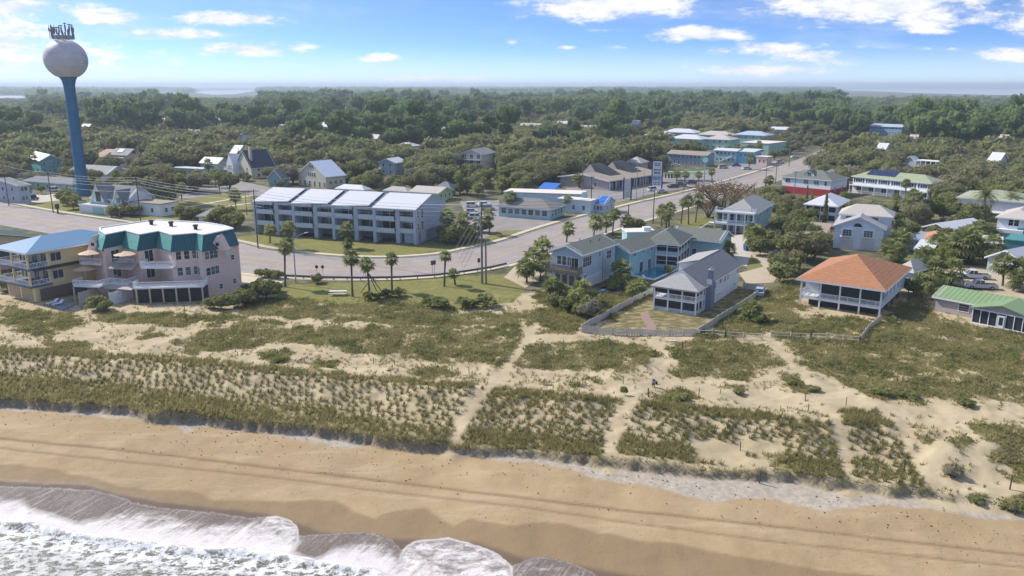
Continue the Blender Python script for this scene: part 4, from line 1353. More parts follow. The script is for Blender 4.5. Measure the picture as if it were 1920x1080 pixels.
fence_run('garden_fence', 'white board fence panel under the middle of the pink building', [(207, 573), (250, 560)], 2.3, WHITE)
fence_run('garden_fence', 'weathered grey fence panel left of the white one by the pink building', [(150, 571), (186, 560)], 2.2, GWOOD)

# ------------------------------------------------------------------ grey blue condominium row
o_ = at(478, 441); a_ = math.radians(-18.5); w_, d_ = 46.5, 18.5
o_ = at(781, 459) - rot2((w_, 0), a_)
H = House('condominium_row', 'long grey-blue condominium row with four white gabled roofs and stacked balconies', 'apartment building', o_, a_, w_, d_)
EH = 8.7; RS = 2.6; U_ = w_ / 4
m = MB(); m.box(0, 2.6, 2.7, w_ - .0, d_, EH - .05)
for x0, x1 in ((0, .25), (w_ - .25, w_)):
    m.hull8([(x0, 2.6, EH - .05), (x1, 2.6, EH - .05), (x1, d_, EH - .05), (x0, d_, EH - .05)], [(x0, d_ * .48, EH + RS - .2), (x1, d_ * .48, EH + RS - .2), (x1, d_ * .55, EH + RS - .25), (x0, d_ * .55, EH + RS - .25)])
m.box(w_ - 4.0, 2.6, 0, w_, d_, 2.7); m.box(0, 6, 0, w_, d_, 2.7)
H.part('wall', m, GBLUE)
for k in range(4):
    x0 = k * U_; xr = x0 + U_ - 1.7
    m = MB(); my = d_ * .5
    zl = EH + .05; zr = EH + RS
    m.hull8([(x0, -.5, zl - .2), (xr, .9, zl), (xr, my, zr - .2), (x0, my, zr - .2)], [(x0, -.5, zl), (xr, .9, zl + .25), (xr, my, zr), (x0, my, zr)])
    m.hull8([(x0, my, zr - .2), (xr, my, zr - .2), (xr, d_ + .4, zl - .2), (x0, d_ + .4, zl - .2)], [(x0, my, zr), (xr, my, zr), (xr, d_ + .4, zl), (x0, d_ + .4, zl)])
    if k == 3:
        m = MB(); xr = w_ + .3
        m.hull8([(x0, -.5, zl - .2), (xr, -.5, zl - .2), (xr, my, zr - .2), (x0, my, zr - .2)], [(x0, -.5, zl), (xr, -.5, zl), (xr, my, zr), (x0, my, zr)])
        m.hull8([(x0, my, zr - .2), (xr, my, zr - .2), (xr, d_ + .4, zl - .2), (x0, d_ + .4, zl - .2)], [(x0, my, zr), (xr, my, zr), (xr, d_ + .4, zl), (x0, d_ + .4, zl)])
    H.part('roof', m, M_WHITE)
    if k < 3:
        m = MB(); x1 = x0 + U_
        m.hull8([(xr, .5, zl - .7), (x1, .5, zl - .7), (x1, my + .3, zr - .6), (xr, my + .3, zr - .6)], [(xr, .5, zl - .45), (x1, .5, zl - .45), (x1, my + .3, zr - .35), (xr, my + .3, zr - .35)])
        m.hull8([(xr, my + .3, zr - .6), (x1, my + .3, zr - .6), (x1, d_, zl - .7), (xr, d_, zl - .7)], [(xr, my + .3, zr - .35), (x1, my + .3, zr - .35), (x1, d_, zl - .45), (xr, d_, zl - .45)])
        H.part('roof_strip', m, pmat('grey_blue_metal', (.24, .28, .34), .6, 'seam', .1, period=.5))  # recessed grey strip between neighbouring white roofs
GB2 = pmat('grey_blue_siding_light', (.52, .60, .69), .8, 'siding', .06, period=.3, depth=.12)
for b in range(8):
    bw_ = w_ / 8; x0 = b * bw_; yo = -.3 if b % 2 == 0 else .5
    m = MB(); m.box(x0, yo, 0 if b % 1 == 0 else 2.5, x0 + 1.15 if b % 2 else x0 + .8, 2.8, EH - .15); H.part('pier', m, GBLUE)
    for z in (2.75, 5.75):
        m = MB(); m.box(x0 + .8, yo + .15, z - .2, x0 + bw_, 2.8, z); m.box(x0 + .8, yo + .12, z, x0 + bw_, yo + .25, z + 1.0); H.part('balcony', m, GB2)
        m = MB(); m.box(x0 + 1.3, 2.5, z + .05, x0 + bw_ - .5, 2.62, z + 2.3); g = H.part('patio_door', m, GLASS)
        m = MB(); m.box(x0 + .5 * bw_ + .4, 2.44, z + .05, x0 + .5 * bw_ + .5, 2.5, z + 2.3); m.box(x0 + 1.2, 2.44, z + 2.3, x0 + bw_ - .4, 2.5, z + 2.42); H.part('door_frame', m, TRIM)
    m = MB(); m.box(x0 + .8, yo + .1, EH - .75, x0 + bw_, yo + .3, EH - .15); H.part('fascia', m, GBLUE)
m = MB(); m.box(w_ - .6, -.3, 0, w_, 2.6, EH - .15); m.box(w_ - 4, 1.5, 0, w_, 2.6, 2.6); H.part('end_pier', m, GBLUE)
YTR = pmat('cream_window_trim', (.68, .66, .40), .7)
for z in (3.2, 6.2): win(H, 'R', 3.6, z, 1.3, 2.1, 1, 0, frame=YTR)
for z in (3.4, 6.4): win(H, 'R', 1.2, z, .9, 1.7)
keep(478, 345, 868, 455, 620, 470)

# ------------------------------------------------------------------ blue two-storey house by the road
o_, a_, w_, d_ = fit((1025, 467), (1093, 475), (1166, 453), 7.3)
print('F', a_, w_, d_)
H = House('blue_house', 'pale blue two-storey house with charcoal shingle roof and wooden balcony towards the beach', 'house', o_ + rot2((.6, .6), a_), a_, w_ - 1.2, d_ - 1.2)
w_, d_ = H.W, H.D
walls(H, 0, 7.2, BLUEW, 'y', 1.3); roof(H, 'y', 7.2, 1.3, SH_GREEN, .6, trim=TRIM)
m = MB(); m.box(w_ - .0, 1.5, 0, w_ + .12, d_ * .65, 2.2); H.part('base_wall', m, pmat('whitewashed_block', (.62, .64, .68), .9))
floor(H, -.6, -1.9, w_ + .3, 0, 3.55, WOOD)
railing(H, (-.5, -1.8), (w_ + .2, -1.8), 3.55, 1.1, WOOD, .16); railing(H, (-.5, -1.8), (-.5, 0), 3.55, 1.1, WOOD, .16); railing(H, (w_ + .2, -1.8), (w_ + .2, 0), 3.55, 1.1, WOOD, .16)
posts(H, [(-.4, -1.7), (w_ * .33, -1.7), (w_ * .66, -1.7), (w_ + .1, -1.7)], 0, 3.3, WOOD, .1)
for i in range(3): win(H, 'F', 1.6 + i * 1.15, 4.4, .95, 1.7, 1, 1)
win(H, 'F', w_ - 1.6, 3.7, 1.8, 2.3, 2, 0)
for i in range(4): win(H, 'F', 1.3 + i * 1.6, .5, 1.2, 2.0, 1, 0)
win(H, 'R', 2.1, 4.2, 3.2, 1.9, 4, 1); win(H, 'R', 7.0, 5.3, .6, 1.0); win(H, 'R', 10.8, 4.3, 1.9, 1.6, 2, 1); win(H, 'R', 1.5, 1.0, 1.2, 1.7, 2, 1); win(H, 'R', 12.4, 1.6, .9, 1.6)
m = MB(); m.tube([(w_ + .08, 8.3, .1), (w_ + .08, 8.3, 7)], .06, 5); H.part('downpipe', m, STEEL)
for (x, y) in ((w_ * .7, d_ * .5), (w_ * .75, d_ * .72), (w_ * .45, d_ * .4)):
    m = MB(); zz_ = 7.2 + 1.3 * (1 - abs(x - w_ / 2) / (w_ / 2)); m.tube([(x, y, zz_ - .1), (x, y, zz_ + .45)], .08, 6); H.part('roof_pipe', m, DARK)
keep(1025, 440, 1165, 520, 1080, 545)

# ------------------------------------------------------------------ motel round the pool
o_ = at(1180, 470, 5.5); q_ = at(1230, 454, 5.5); e = q_ - o_; a_ = math.atan2(e.y, e.x); w_ = e.length + 9.5; d_ = 7.0
H = House('pool_motel', 'L-shaped turquoise motel with grey-green roofs and screened galleries round a swimming pool', 'motel', Vector((o_.x, o_.y, 0)), a_, w_, d_)
walls(H, 0, 5.4, TURQ, 'x', 1.5); roof(H, 'x', 5.4, 1.5, SH_GREEN, .5, trim=TRIM)
for u in (5.2, 8.8): win(H, 'F', u, .1, 1.5, 2.2, 1, 0)
for u in (2.3, 6, 9.6): win(H, 'F', u, 4.0, .7, .9)
oB = at(1230, 454, 5.5); qB = at(1272, 457.7, 5.5); e = qB - oB; aB = math.atan2(e.y, e.x) + .05
oB -= rot2((2.2, 0), aB); H.frame(Vector((oB.x, oB.y, 0)), aB, e.length + 2.2, 11.5)
w_, d_ = H.W, H.D
m = MB(); m.box(0, 1.8, 0, w_ - 1.6, d_, 5.4); H.part('wall', m, TURQ)
roof(H, 'hip', 5.5, 2.2, SH_GREEN, .6, trim=TRIM)
floor(H, 0, 0, w_, d_, 2.9, TRIM)
posts(H, [(x, y) for x, y in ((0, 0), (w_ * .33, 0), (w_ * .66, 0), (w_, 0), (w_, 3), (w_, 6), (w_, 9), (w_, 12))], 0, 5.4, TRIM, .1)
for z0, z1 in ((.7, 2.5), (3.8, 5.2)):
    opening(H, 'F', .1, w_ - .1, z0, z1, y=.1); opening(H, 'R', .1, d_, z0, z1, y=.1)
for z in (0, 2.9):
    m = MB(); m.box(.1, .02, z, w_, .1, z + .8); m.box(w_ - .1, .1, z, w_ - .02, d_, z + .8); H.part('parapet', m, AQUA)
for z0 in (1.6, 4.6):
    m = MB(); m.box(.1, 0, z0, w_, .06, z0 + .08); m.box(w_, .1, z0, w_ + .04, d_, z0 + .08); H.part('glazing_bar', m, TRIM)
oC = at(1309, 445, 5.0); qC = at(1346, 449, 5.0); e = qC - oC; aC = math.atan2(e.y, e.x)
oC -= rot2((6.5, 0), aC); H.frame(Vector((oC.x, oC.y, 0)), aC, e.length + 7, 7.5)
walls(H, 0, 4.8, AQUA, 'x', 1.7); roof(H, 'x', 4.8, 1.7, SH_GREEN, .5, trim=TRIM); row(H, 'F', 3, 1.0, 1.0, 1.3)
oD = at(1178, 452, 4); H.frame(Vector((oD.x + 1, oD.y + 9, 0)), .1, 7, 5)
walls(H, 0, 4.2, AQUA); roof(H, 'flat', 4.2, 0, M_MEMB, .2); m = MB(); m.box(4.2, .8, 4.4, 6, 2.4, 5.3); H.part('roof_unit', m, WHITE)
keep(1165, 420, 1355, 500, 1240, 480)
pool = empty('swimming_pool', at(1225, 510), 0, 'turquoise swimming pool with white concrete surround between the motel wings', 'swimming pool')
P = [at(1178, 515), at(1226, 524), at(1276, 502), at(1230, 494)]; c_ = at(1225, 510)
big = [c_ + (p - c_) * 1.13 - c_ for p in P]; sm = [p - c_ for p in P]
m = MB()
for i in range(4):
    j = (i + 1) % 4
    m.hull8([(*v.xy, -.05) for v in (big[i], big[j], sm[j], sm[i])], [(*v.xy, .16) for v in (big[i], big[j], sm[j], sm[i])])
m.build('surround', WHITE, pool)
pw_ = pmat('pool_water', (.035, .22, .33), .08, None, .12, nscale=.6, spec=.6)
m = MB(); m.poly([(*v.xy, .09) for v in sm]); m.build('water', pw_, pool)
p0 = sm[1].lerp(sm[0], .4); m = MB(); m.box(p0.x - .3, p0.y - .6, .2, p0.x + .3, p0.y + 1.2, .3); m.build('diving_board', WHITE, pool)
FOOT.append((c_.x - 8, c_.y - 8, 0, 16, 16))

# ------------------------------------------------------------------ white house with grey roof and two-storey porch
o_, a_, w_, d_ = fit((1220.5, 533.6), (1309, 545), (1394, 495), 4.6)
print('H', a_, w_, d_)
H = House('white_beach_house', 'white beach house with grey shingle roof, blue-grey chimney and two-storey screened porch', 'house', o_ + rot2((.35, .35), a_), a_, w_ - .7, d_ - .7)
w_, d_ = H.W, H.D; PD = 3.2
m = MB(); m.box(0, PD, 0, w_, d_, 4.6)
m.hull8([(0, PD, 4.6), (w_, PD, 4.6), (w_, d_, 4.6), (0, d_, 4.6)], [(w_ * .5 - .02, PD, 7.0), (w_ * .5 + .02, PD, 7.0), (w_ * .5 + .02, d_, 7.0), (w_ * .5 - .02, d_, 7.0)]); H.part('wall', m, WSIDE)
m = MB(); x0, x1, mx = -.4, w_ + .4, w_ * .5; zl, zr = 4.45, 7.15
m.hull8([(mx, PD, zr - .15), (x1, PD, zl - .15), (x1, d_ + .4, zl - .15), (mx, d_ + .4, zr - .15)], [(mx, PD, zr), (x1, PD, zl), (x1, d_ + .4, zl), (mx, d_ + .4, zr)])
H.part('roof', m, SH_GREY, 'grey shingle slope coloured darker, as shaded away from the sun')
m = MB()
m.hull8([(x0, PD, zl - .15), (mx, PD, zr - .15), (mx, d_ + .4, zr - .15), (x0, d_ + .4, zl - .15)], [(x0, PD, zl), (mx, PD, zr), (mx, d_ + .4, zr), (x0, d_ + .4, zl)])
H.part('roof', m, SH_LGREY)  # sunlight put into the colour: this slope paler than the shaded one
# hipped porch roof
m = MB(); a0 = (-.5, -.5, 4.4); a1 = (w_ + .5, -.5, 4.4); b0 = (-.5, PD + .2, 4.4); b1 = (w_ + .5, PD + .2, 4.4); ap = (mx, PD + .3, 6.5)
for f_ in ([a0, a1, ap], [a1, b1, ap], [b0, a0, ap]): m.poly(f_)
for p, q in ((a0, a1), (a1, b1), (b0, a0)): m.poly([(p[0], p[1], 4.15), (q[0], q[1], 4.15), q, p])
m.poly([(p[0], p[1], 4.15) for p in (b0, b1, a1, a0)]); H.part('porch_roof', m, SH_LGREY)
m = MB(); m.hull8([(-.3, d_ * .52, 4.5), (mx - .6, d_ * .52, 4.5), (mx - .6, d_ * .95, 4.5), (-.3, d_ * .95, 4.5)], [(-.3, d_ * .52, 5.9), (mx - .6, d_ * .52, 6.7), (mx - .6, d_ * .95, 6.7), (-.3, d_ * .95, 5.9)]); dm = H.part('dormer', m, WSIDE)
m = MB(); m.hull8([(-.7, d_ * .5, 5.85), (mx, d_ * .5, 7.0), (mx, d_ * .97, 7.0), (-.7, d_ * .97, 5.85)], [(-.7, d_ * .5, 6.0), (mx, d_ * .5, 7.2), (mx, d_ * .97, 7.2), (-.7, d_ * .97, 6.0)]); H.part('dormer_roof', m, SH_LGREY)
win(H, 'L', d_ * .3, 5.0, .9, .7)
floor(H, 0, 0, w_, PD, 2.35, TRIM); floor(H, 0, 0, w_, PD, .25, CONC)
px4 = [0.08, w_ * .34, w_ * .67, w_ - .08]
posts(H, [(x, .08) for x in px4] + [(w_ - .08, PD * .5), (.08, PD * .5)], .2, 4.3, TRIM, .11)
for z0, z1 in ((.75, 2.05), (3.25, 4.25)):
    opening(H, 'F', .15, w_ - .15, z0, z1, y=.12); opening(H, 'R', .15, PD, z0, z1, y=.12); opening(H, 'L', d_ - PD, d_ - .15, z0, z1, y=.12)
m = MB(); m.box(.1, .05, .25, w_ - .1, .18, .75); m.box(w_ - .18, .1, .25, w_ - .05, PD, .75); H.part('porch_base', m, GBLUE)
m = MB(); rail_mb(m, (.1, .03), (w_ - .1, .03), 2.35, .95, bal=.22); H.part('railing', m, TRIM)
m = MB(); rail_mb(m, (w_ - .03, .1), (w_ - .03, PD), 2.35, .95, bal=.22); H.part('railing', m, TRIM)
m = MB(); m.box(w_ + .02, PD + 1.6, 0, w_ + 1.0, PD + 3.4, 4.6); m.hull8([(w_ + .02, PD + 1.6, 4.6), (w_ + 1.0, PD + 1.6, 4.6), (w_ + 1.0, PD + 3.4, 4.6), (w_ + .02, PD + 3.4, 4.6)], [(w_ - .1, PD + 2.1, 5.4), (w_ + .8, PD + 2.1, 5.4), (w_ + .8, PD + 2.9, 5.4), (w_ - .1, PD + 2.9, 5.4)]); m.box(w_ - .0, PD + 2.15, 5.4, w_ + .75, PD + 2.85, 6.9)
ch = H.part('chimney', m, pmat('blue_grey_chimney', (.21, .25, .32), .85, 'siding', .08, period=.25, depth=.15))
m = MB(); m.box(w_ - .1, PD + 2.05, 6.9, w_ + .85, PD + 2.95, 7.1); m.tube([(w_ + .4, PD + 2.5, 7.1), (w_ + .4, PD + 2.5, 7.4)], .2, 8)
cp = m.build('chimney_cap', STEEL, ch)
for u, z, ww, hh_ in ((PD + .7, .9, .6, 1.0), (PD + .7, 2.9, .6, 1.1), (PD + 5.2, 2.8, .6, 1.2), (PD + 6.4, 2.8, .6, 1.2), (PD + 9.4, 3.2, 1.0, .7), (PD + 12.0, 2.9, .6, 1.1), (PD + 13.6, 2.9, .6, 1.1), (PD + 5.4, .6, 1.1, 1.0), (PD + 8.2, 1.0, .5, .4), (PD + 9.4, 1.0, .8, .4), (d_ - 1.0, 3.0, .8, 1.3), (d_ - 2.5, .9, .8, .4)):
    if u < d_ - .6: win(H, 'R', u, z, ww, hh_)
m = MB(); m.box(w_ + .38, PD, 4.2, w_ + .44, d_ + .4, 4.42); H.part('gutter', m, TRIM)
keep(1218, 470, 1395, 600, 1301, 600)
bin_ = at(1399, 470); bb = empty('wheelie_bin', bin_, .4, 'blue wheeled bin standing at the drive beside the motel', 'bin')
m = MB(); m.hull8([(-.45, -.45, .1), (.45, -.45, .1), (.45, .45, .1), (-.45, .45, .1)], [(-.55, -.55, 1.5), (.55, -.55, 1.5), (.55, .55, 1.5), (-.55, .55, 1.5)]); m.build('tub', pmat('blue_plastic', (.03, .10, .35), .5), bb)
m = MB(); m.hull8([(-.6, -.6, 1.5), (.6, -.6, 1.5), (.6, .6, 1.5), (-.6, .6, 1.5)], [(-.5, -.5, 1.68), (.5, -.5, 1.68), (.5, .5, 1.68), (-.5, .5, 1.68)]); m.build('lid', MATS['blue_plastic'], bb)

fence_run('board_fence', 'pale board fence along the left side of the white house garden', [(1091, 622), (1120, 605), (1160, 583), (1200, 562), (1224, 550)], 1.2, GWOOD)
fence_run('picket_fence', 'weathered white picket fence across the beach side of the garden with the brick path', [(1091, 623), (1150, 628), (1230, 631), (1309, 630)], 1.15, pmat('white_picket', (.52, .50, .47), .9, None, .15), picket=True)
fence_run('board_fence', 'pale board fence along the right side of the white house up to the drive', [(1309, 629), (1345, 605), (1390, 577), (1434, 547)], 1.2, GWOOD)
fence_run('board_fence', 'short grey board fence closing the yard behind the white house', [(1434, 546), (1392, 541)], 1.2, GWOOD)
rail_fence('rail_fence', 'weathered post and rail fence running right from the picket garden fence', [(1311, 631), (1360, 633), (1428, 637)], 1.1, GWOOD)
rail_fence('rail_fence', 'weathered post and rail fence below the orange-roofed house, right of the sand path', [(1445, 633), (1520, 637), (1612, 643)], 1.1, GWOOD)
fence_run('dune_fence', 'slatted dune fence climbing to the corner post of the orange-roofed house', [(1612, 643), (1628, 620), (1652, 600)], 1.0, GWOOD, board=.3, picket=True)

# ------------------------------------------------------------------ orange-roofed house on piles
o_, a_, w_, d_ = fit((1493.6, 520.5), (1661.7, 544), (1709, 500), 5.0)
print('I', a_, w_, d_)
H = House('orange_roofed_house', 'blue-white house on piles with an orange hipped shingle roof and wide beach porch', 'house', o_ + rot2((.7, .7), a_), a_, w_ - 1.4, d_ - 1.4)
w_, d_ = H.W, H.D; PD = 3.0; FZ = 1.7
m = MB(); m.box(0, PD, FZ, w_, d_, 4.9); H.part('wall', m, pmat('ice_blue_siding', (.64, .70, .77), .8, 'siding', .06, period=.3, depth=.15))
roof(H, 'hip', 5.0, 3.3, SH_ORANGE, .7, trim=TRIM, ridge=d_ / 2 + .2)
floor(H, 0, 0, w_, d_, FZ, TRIM, th=.35)
pxs = [.1 + (w_ - .2) * k / 4 for k in range(5)]
posts(H, [(x, .1) for x in pxs], -.4, 4.8, TRIM, .13)
posts(H, [(x, d_ * .5) for x in pxs] + [(w_ - .2, d_ * .3), (w_ - .2, d_ * .75)], -.4, FZ - .35, WOOD, .15, 'pile')
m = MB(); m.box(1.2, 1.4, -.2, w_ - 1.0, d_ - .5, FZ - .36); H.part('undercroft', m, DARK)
m = MB()
for k in range(4):
    rail_mb(m, (pxs[k] + .1, .05), (pxs[k + 1] - .1, .05), FZ, 1.0, bal=.2)
H.part('railing', m, TRIM)
railing(H, (w_ - .05, .1), (w_ - .05, PD), FZ); railing(H, (.05, .1), (.05, PD), FZ)
m = MB()
for k in range(1, 4): m.box(pxs[k] + .15, .22, FZ + .9, pxs[k + 1] - .15, .25, 4.7)
H.part('porch_screen_and_shade', m, SCREEN)  # dark sheets in the open bays, standing in for the porch shade
for u in (3, 6.5, 10, 13): win(H, 'F', min(u, w_ - 2), FZ + .9, 1.2, 1.5, y=PD)
for k in range(6): win(H, 'R', PD + 1 + k * (d_ - PD - 2) / 5.3, FZ + 1.0, .7, 1.5)
m = MB(); m.box(.05, -.02, 4.55, w_, .2, 4.9); m.box(w_ - .2, .2, 4.55, w_ + .02, PD, 4.9); H.part('beam', m, pmat('ice_blue_trim', (.6, .67, .74), .8))
keep(1490, 468, 1712, 600, 1655, 600)

# ------------------------------------------------------------------ green-roofed cottage at the right edge
FLg = at(1760, 584); a_ = math.radians(-20)
o_, a0_, w0_, d0_ = fit((1760, 552), (1920, 584), (1960, 556), 2.8)
a_ = a0_; print('J', a_, w0_, d0_)
H = House('green_roofed_cottage', 'low grey cottage with bright green metal roof and gabled screen porch at the right edge', 'cottage', o_, a_, 19, 8.0)
w_, d_ = H.W, H.D
walls(H, 0, 2.8, GREYW, 'x', 1.1); roof(H, 'x', 2.8, 1.1, M_GREEN, .5, trim=TRIM)
win(H, 'F', 4.6, .9, 1.6, 1.2, 1, 2)
px0, px1 = 7.0, 15.6; py0 = -3.0
m = MB(); mx = (px0 + px1) / 2
for (xa, xb, za, zb) in ((px0 - .4, mx, 2.7, 3.95), (mx, px1 + .4, 3.95, 2.7)):
    m.hull8([(xa, py0 - .5, za - .14), (xb, py0 - .5, zb - .14), (xb, d_ / 2, zb - .14), (xa, d_ / 2, za - .14)], [(xa, py0 - .5, za), (xb, py0 - .5, zb), (xb, d_ / 2, zb), (xa, d_ / 2, za)])
H.part('porch_roof', m, M_GREEN)
m = MB(); m.hull8([(px0, py0, 2.6), (px1, py0, 2.6), (px1, py0 + .15, 2.6), (px0, py0 + .15, 2.6)], [(mx - .02, py0, 3.8), (mx + .02, py0, 3.8), (mx + .02, py0 + .15, 3.8), (mx - .02, py0 + .15, 3.8)]); H.part('gable', m, GREYW)
m = MB(); m.box(px0, py0, 2.4, px1, py0 + .18, 2.6); m.box(px0, py0, 0, px1, py0 + .18, .2); H.part('porch_beam', m, TRIM)
posts(H, [(px0 + (px1 - px0) * k / 7, py0 + .08) for k in range(8)] + [(px0 + .08, py0 + 1.5), (px1 - .08, py0 + 1.5)], 0, 2.5, TRIM, .06)
m = MB(); m.box(px0 + .1, py0 + .12, .2, px1 - .1, py0 + .16, 2.4); m.box(px0 + .1, py0 + .15, .2, px0 + .14, 0, 2.4); m.box(px1 - .14, py0 + .15, .2, px1 - .1, 0, 2.4); H.part('screen', m, SCREEN)
dx0 = px0 + (px1 - px0) * 3 / 7 + .15; m = MB(); m.box(dx0, py0 - .06, .05, dx0 + .95, py0 + .1, 2.15); dr = H.part('screen_door', m, TRIM)
m = MB(); m.box(dx0 + .18, py0 - .08, .6, dx0 + .77, py0 - .05, 1.9); m.build('pane', SCREEN, dr)
m = MB(); m.box(14.6, d_ * .5 + .5, 3.6, 15.8, d_ * .5 + 1.5, 4.6); H.part('roof_unit', m, GCANV)
keep(1758, 530, 1920, 612, 1850, 612)

# ------------------------------------------------------------------ further houses, each from three eave corners
def gh(label, fl, fr, b, h, kind, rise, wm, rm, side='R', nf=3, ns=3, floors=1, z0=0.0, name='house', cat='house', o=.5, wh=1.2, ww=1.0, dmin=5, kp=None, wmin=4, trim=TRIM, gab=True, win_=True, ang=None):
    o_, a_, w_, d_ = fit(fl, fr, b, h, side)
    FR_ = at(*(fr if side == 'R' else fl), h)
    if ang is None and FR_.y > 225:
        az = math.atan2(FR_.x, FR_.y); ang = -(.42 + max(0, az)) if side == 'R' else .45 + max(0, -az)
    if ang:
        a_ = ang; ca_, sa_ = math.cos(a_), math.sin(a_)
        tt = lambda q: at(q[0], (fr if side == 'R' else fl)[1], h)
        t1, t2 = tt(fl if side == 'R' else fr), tt(b); t1 = t1.x / t1.y; t2 = t2.x / t2.y
        w_ = (FR_.x - t1 * FR_.y) / (ca_ - t1 * sa_); w_ = abs(w_)
        d_ = min(abs((FR_.x - t2 * FR_.y) / (sa_ + t2 * ca_)), 26)
        o_ = FR_ - rot2((w_, 0), a_) if side == 'R' else FR_; o_.z = 0
    a_ = max(-1.2, min(1.2, a_)); w_ = max(w_, wmin); d_ = max(d_, dmin)
    H = House(name, label, cat, o_ + rot2((o, o), a_), a_, w_ - 2 * o, d_ - 2 * o)
    g = kind if kind in 'xy' else None
    walls(H, z0, h, wm, g if gab else None, rise)
    if rm is not None: roof(H, kind, h, rise, rm, o, trim=trim)
    fh = (h - z0) / floors
    if win_:
        for f in range(floors):
            z = z0 + f * fh + fh * .32
            if nf: row(H, 'F', nf, z, ww, min(wh, fh * .5), .6)
            if ns: row(H, side, ns, z, ww, min(wh, fh * .5), .8)
    if kp:
        KEEP.append((*kp, o_.y))
    return H


# right-hand streets
H = gh('pale blue house with arched attic window and bays behind the orange roof', (1559, 425), (1662, 429), (1690, 408), 5.6, 'y', 2.4, pmat('ice_blue_stucco', (.68, .73, .80), .8, None, .06), SH_LGREY, nf=0, ns=2, kp=(1556, 374, 1680, 470))
w_, d_ = H.W, H.D
for u in (w_ * .27, w_ * .70):
    m = MB(); m.hull8([(u - 1.2, -.6, 2.9), (u + 1.2, -.6, 2.9), (u + 1.5, 0, 2.9), (u - 1.5, 0, 2.9)], [(u - 1.2, -.6, 5.0), (u + 1.2, -.6, 5.0), (u + 1.5, 0, 5.0), (u - 1.5, 0, 5.0)]); H.part('bay', m, TRIM)
    win(H, 'F', u, 3.3, 1.9, 1.5, 3, 2, y=-.62)
    opening(H, 'F', u - 1.5, u + 1.5, .1, 2.2, pmat('white_garage_door', (.6, .62, .66), .7, 'siding', .05, period=.5), 'garage_door')
m = MB(); pts = [(w_ * .47 + .95 * math.cos(k * math.pi / 10), 5.5 + .85 * math.sin(k * math.pi / 10)) for k in range(11)]
m.poly([(x, -.06, z) for x, z in pts]); H.part('arched_window', m, GLASS)
oo = H.o + rot2((.6, 6), H.a); H.frame(oo, H.a, w_ + .6, 9)
walls(H, 0, 7.6, pmat('ice_blue_stucco', (0, 0, 0))); roof(H, 'hip', 7.6, 2.0, SH_BEIGE, .5, trim=TRIM, ridge=3.6)
for u in (1.9, 7.8): win(H, 'F', u, 6.4, 1.3, .7)
for u in (1.5, 3.5, 5.5, 7.5): win(H, 'R', u, 4.9, .9, 1.5)

H = gh('white two-storey building with red lower wall, dark green-grey roof and a small gabled dormer', (1463, 332), (1560, 338), (1592, 316), 6.0, 'hip', 2.5, WHITE, SH_GREEN, nf=0, ns=2, name='guest_house', cat='building', kp=(1462, 312, 1560, 375))
w_, d_ = H.W, H.D
for u in (.08, .13, .46, .51, .67, .72, .88): win(H, 'F', w_ * u + .3, 3.9, .8, 1.3)
m = MB(); m.box(-.05, -.06, 0, w_ + .05, d_, 2.5); H.part('lower_wall', m, REDW)
m = MB(); u = w_ * .52; m.box(u - 1.7, 1.5, 6, u + 1.7, 5, 7.3); m.hull8([(u - 1.7, 1.5, 7.3), (u + 1.7, 1.5, 7.3), (u + 1.7, 5, 7.3), (u - 1.7, 5, 7.3)], [(u - .02, 1.5, 8.5), (u + .02, 1.5, 8.5), (u + .02, 5, 8.5), (u - .02, 5, 8.5)]); dm = H.part('dormer', m, WHITE)
win(H, 'F', u, 6.4, 1.4, 1.4, 2, 1, y=1.48)
m = MB(); m.hull8([(u - 2, 1.2, 7.0), (u, 1.2, 8.6), (u, 5, 8.6), (u - 2, 5, 7.0)], [(u - 2, 1.2, 7.15), (u, 1.2, 8.75), (u, 5, 8.75), (u - 2, 5, 7.15)]); m.hull8([(u, 1.2, 8.6), (u + 2, 1.2, 7.0), (u + 2, 5, 7.0), (u, 5, 8.6)], [(u, 1.2, 8.75), (u + 2, 1.2, 7.15), (u + 2, 5, 7.15), (u, 5, 8.75)]); H.part('dormer_roof', m, SH_GREEN)
gh('grey-roofed low building behind the white and red one beside the avenue', (1533, 314), (1570, 330), (1594, 309), 4.5, 'hip', 2.2, GREYW, SH_GREY, nf=2, ns=3, name='shop_building', cat='building')
H = gh('long white two-storey apartments with olive metal roof and dark solar panels', (1595, 334), (1748, 343), (1757, 336), 6.2, 'hip', 2.0, WHITE, M_GOLD, nf=0, ns=1, dmin=10, name='apartment_house', cat='apartment building', kp=(1592, 321, 1752, 382))
w_, d_ = H.W, H.D
for k in range(6):
    u = w_ * (k + .5) / 6; win(H, 'F', u, 4.1, 2.4, 1.3, 3, 0); win(H, 'F', u + .4, 1.0, 2.0, 1.8, 2, 0)
    for s_ in (-1.7, 1.7): 
        m = MB(); m.box(u + s_ - .25, -.06, 4.0, u + s_ + .25, .0, 5.5); H.part('shutter', m, SH_DARK)
floor(H, -.3, -2.0, w_ + .3, 0, 3.1, TRIM); posts(H, [(w_ * k / 6, -1.9) for k in range(7)], 0, 2.9)
railing(H, (-.2, -1.95), (w_ + .2, -1.95), 3.1, bal=.5); railing(H, (-.2, -1.95), (w_ + .2, -1.95), .3, bal=.5)
m = MB(); sl_ = 2.0 / ((d_ + 1) / 2); 
for i in range(5):
    for j in range(2):
        x = 4.2 + i * 2.1; y = 1.2 + j * 1.9; z = 6.25 + (y + .5) * sl_
        m.hull8([(x, y, z), (x + 1.95, y, z), (x + 1.95, y + 1.75, z + 1.75 * sl_), (x, y + 1.75, z + 1.75 * sl_)], [(x, y, z + .08), (x + 1.95, y, z + .08), (x + 1.95, y + 1.75, z + .08 + 1.75 * sl_), (x, y + 1.75, z + .08 + 1.75 * sl_)])
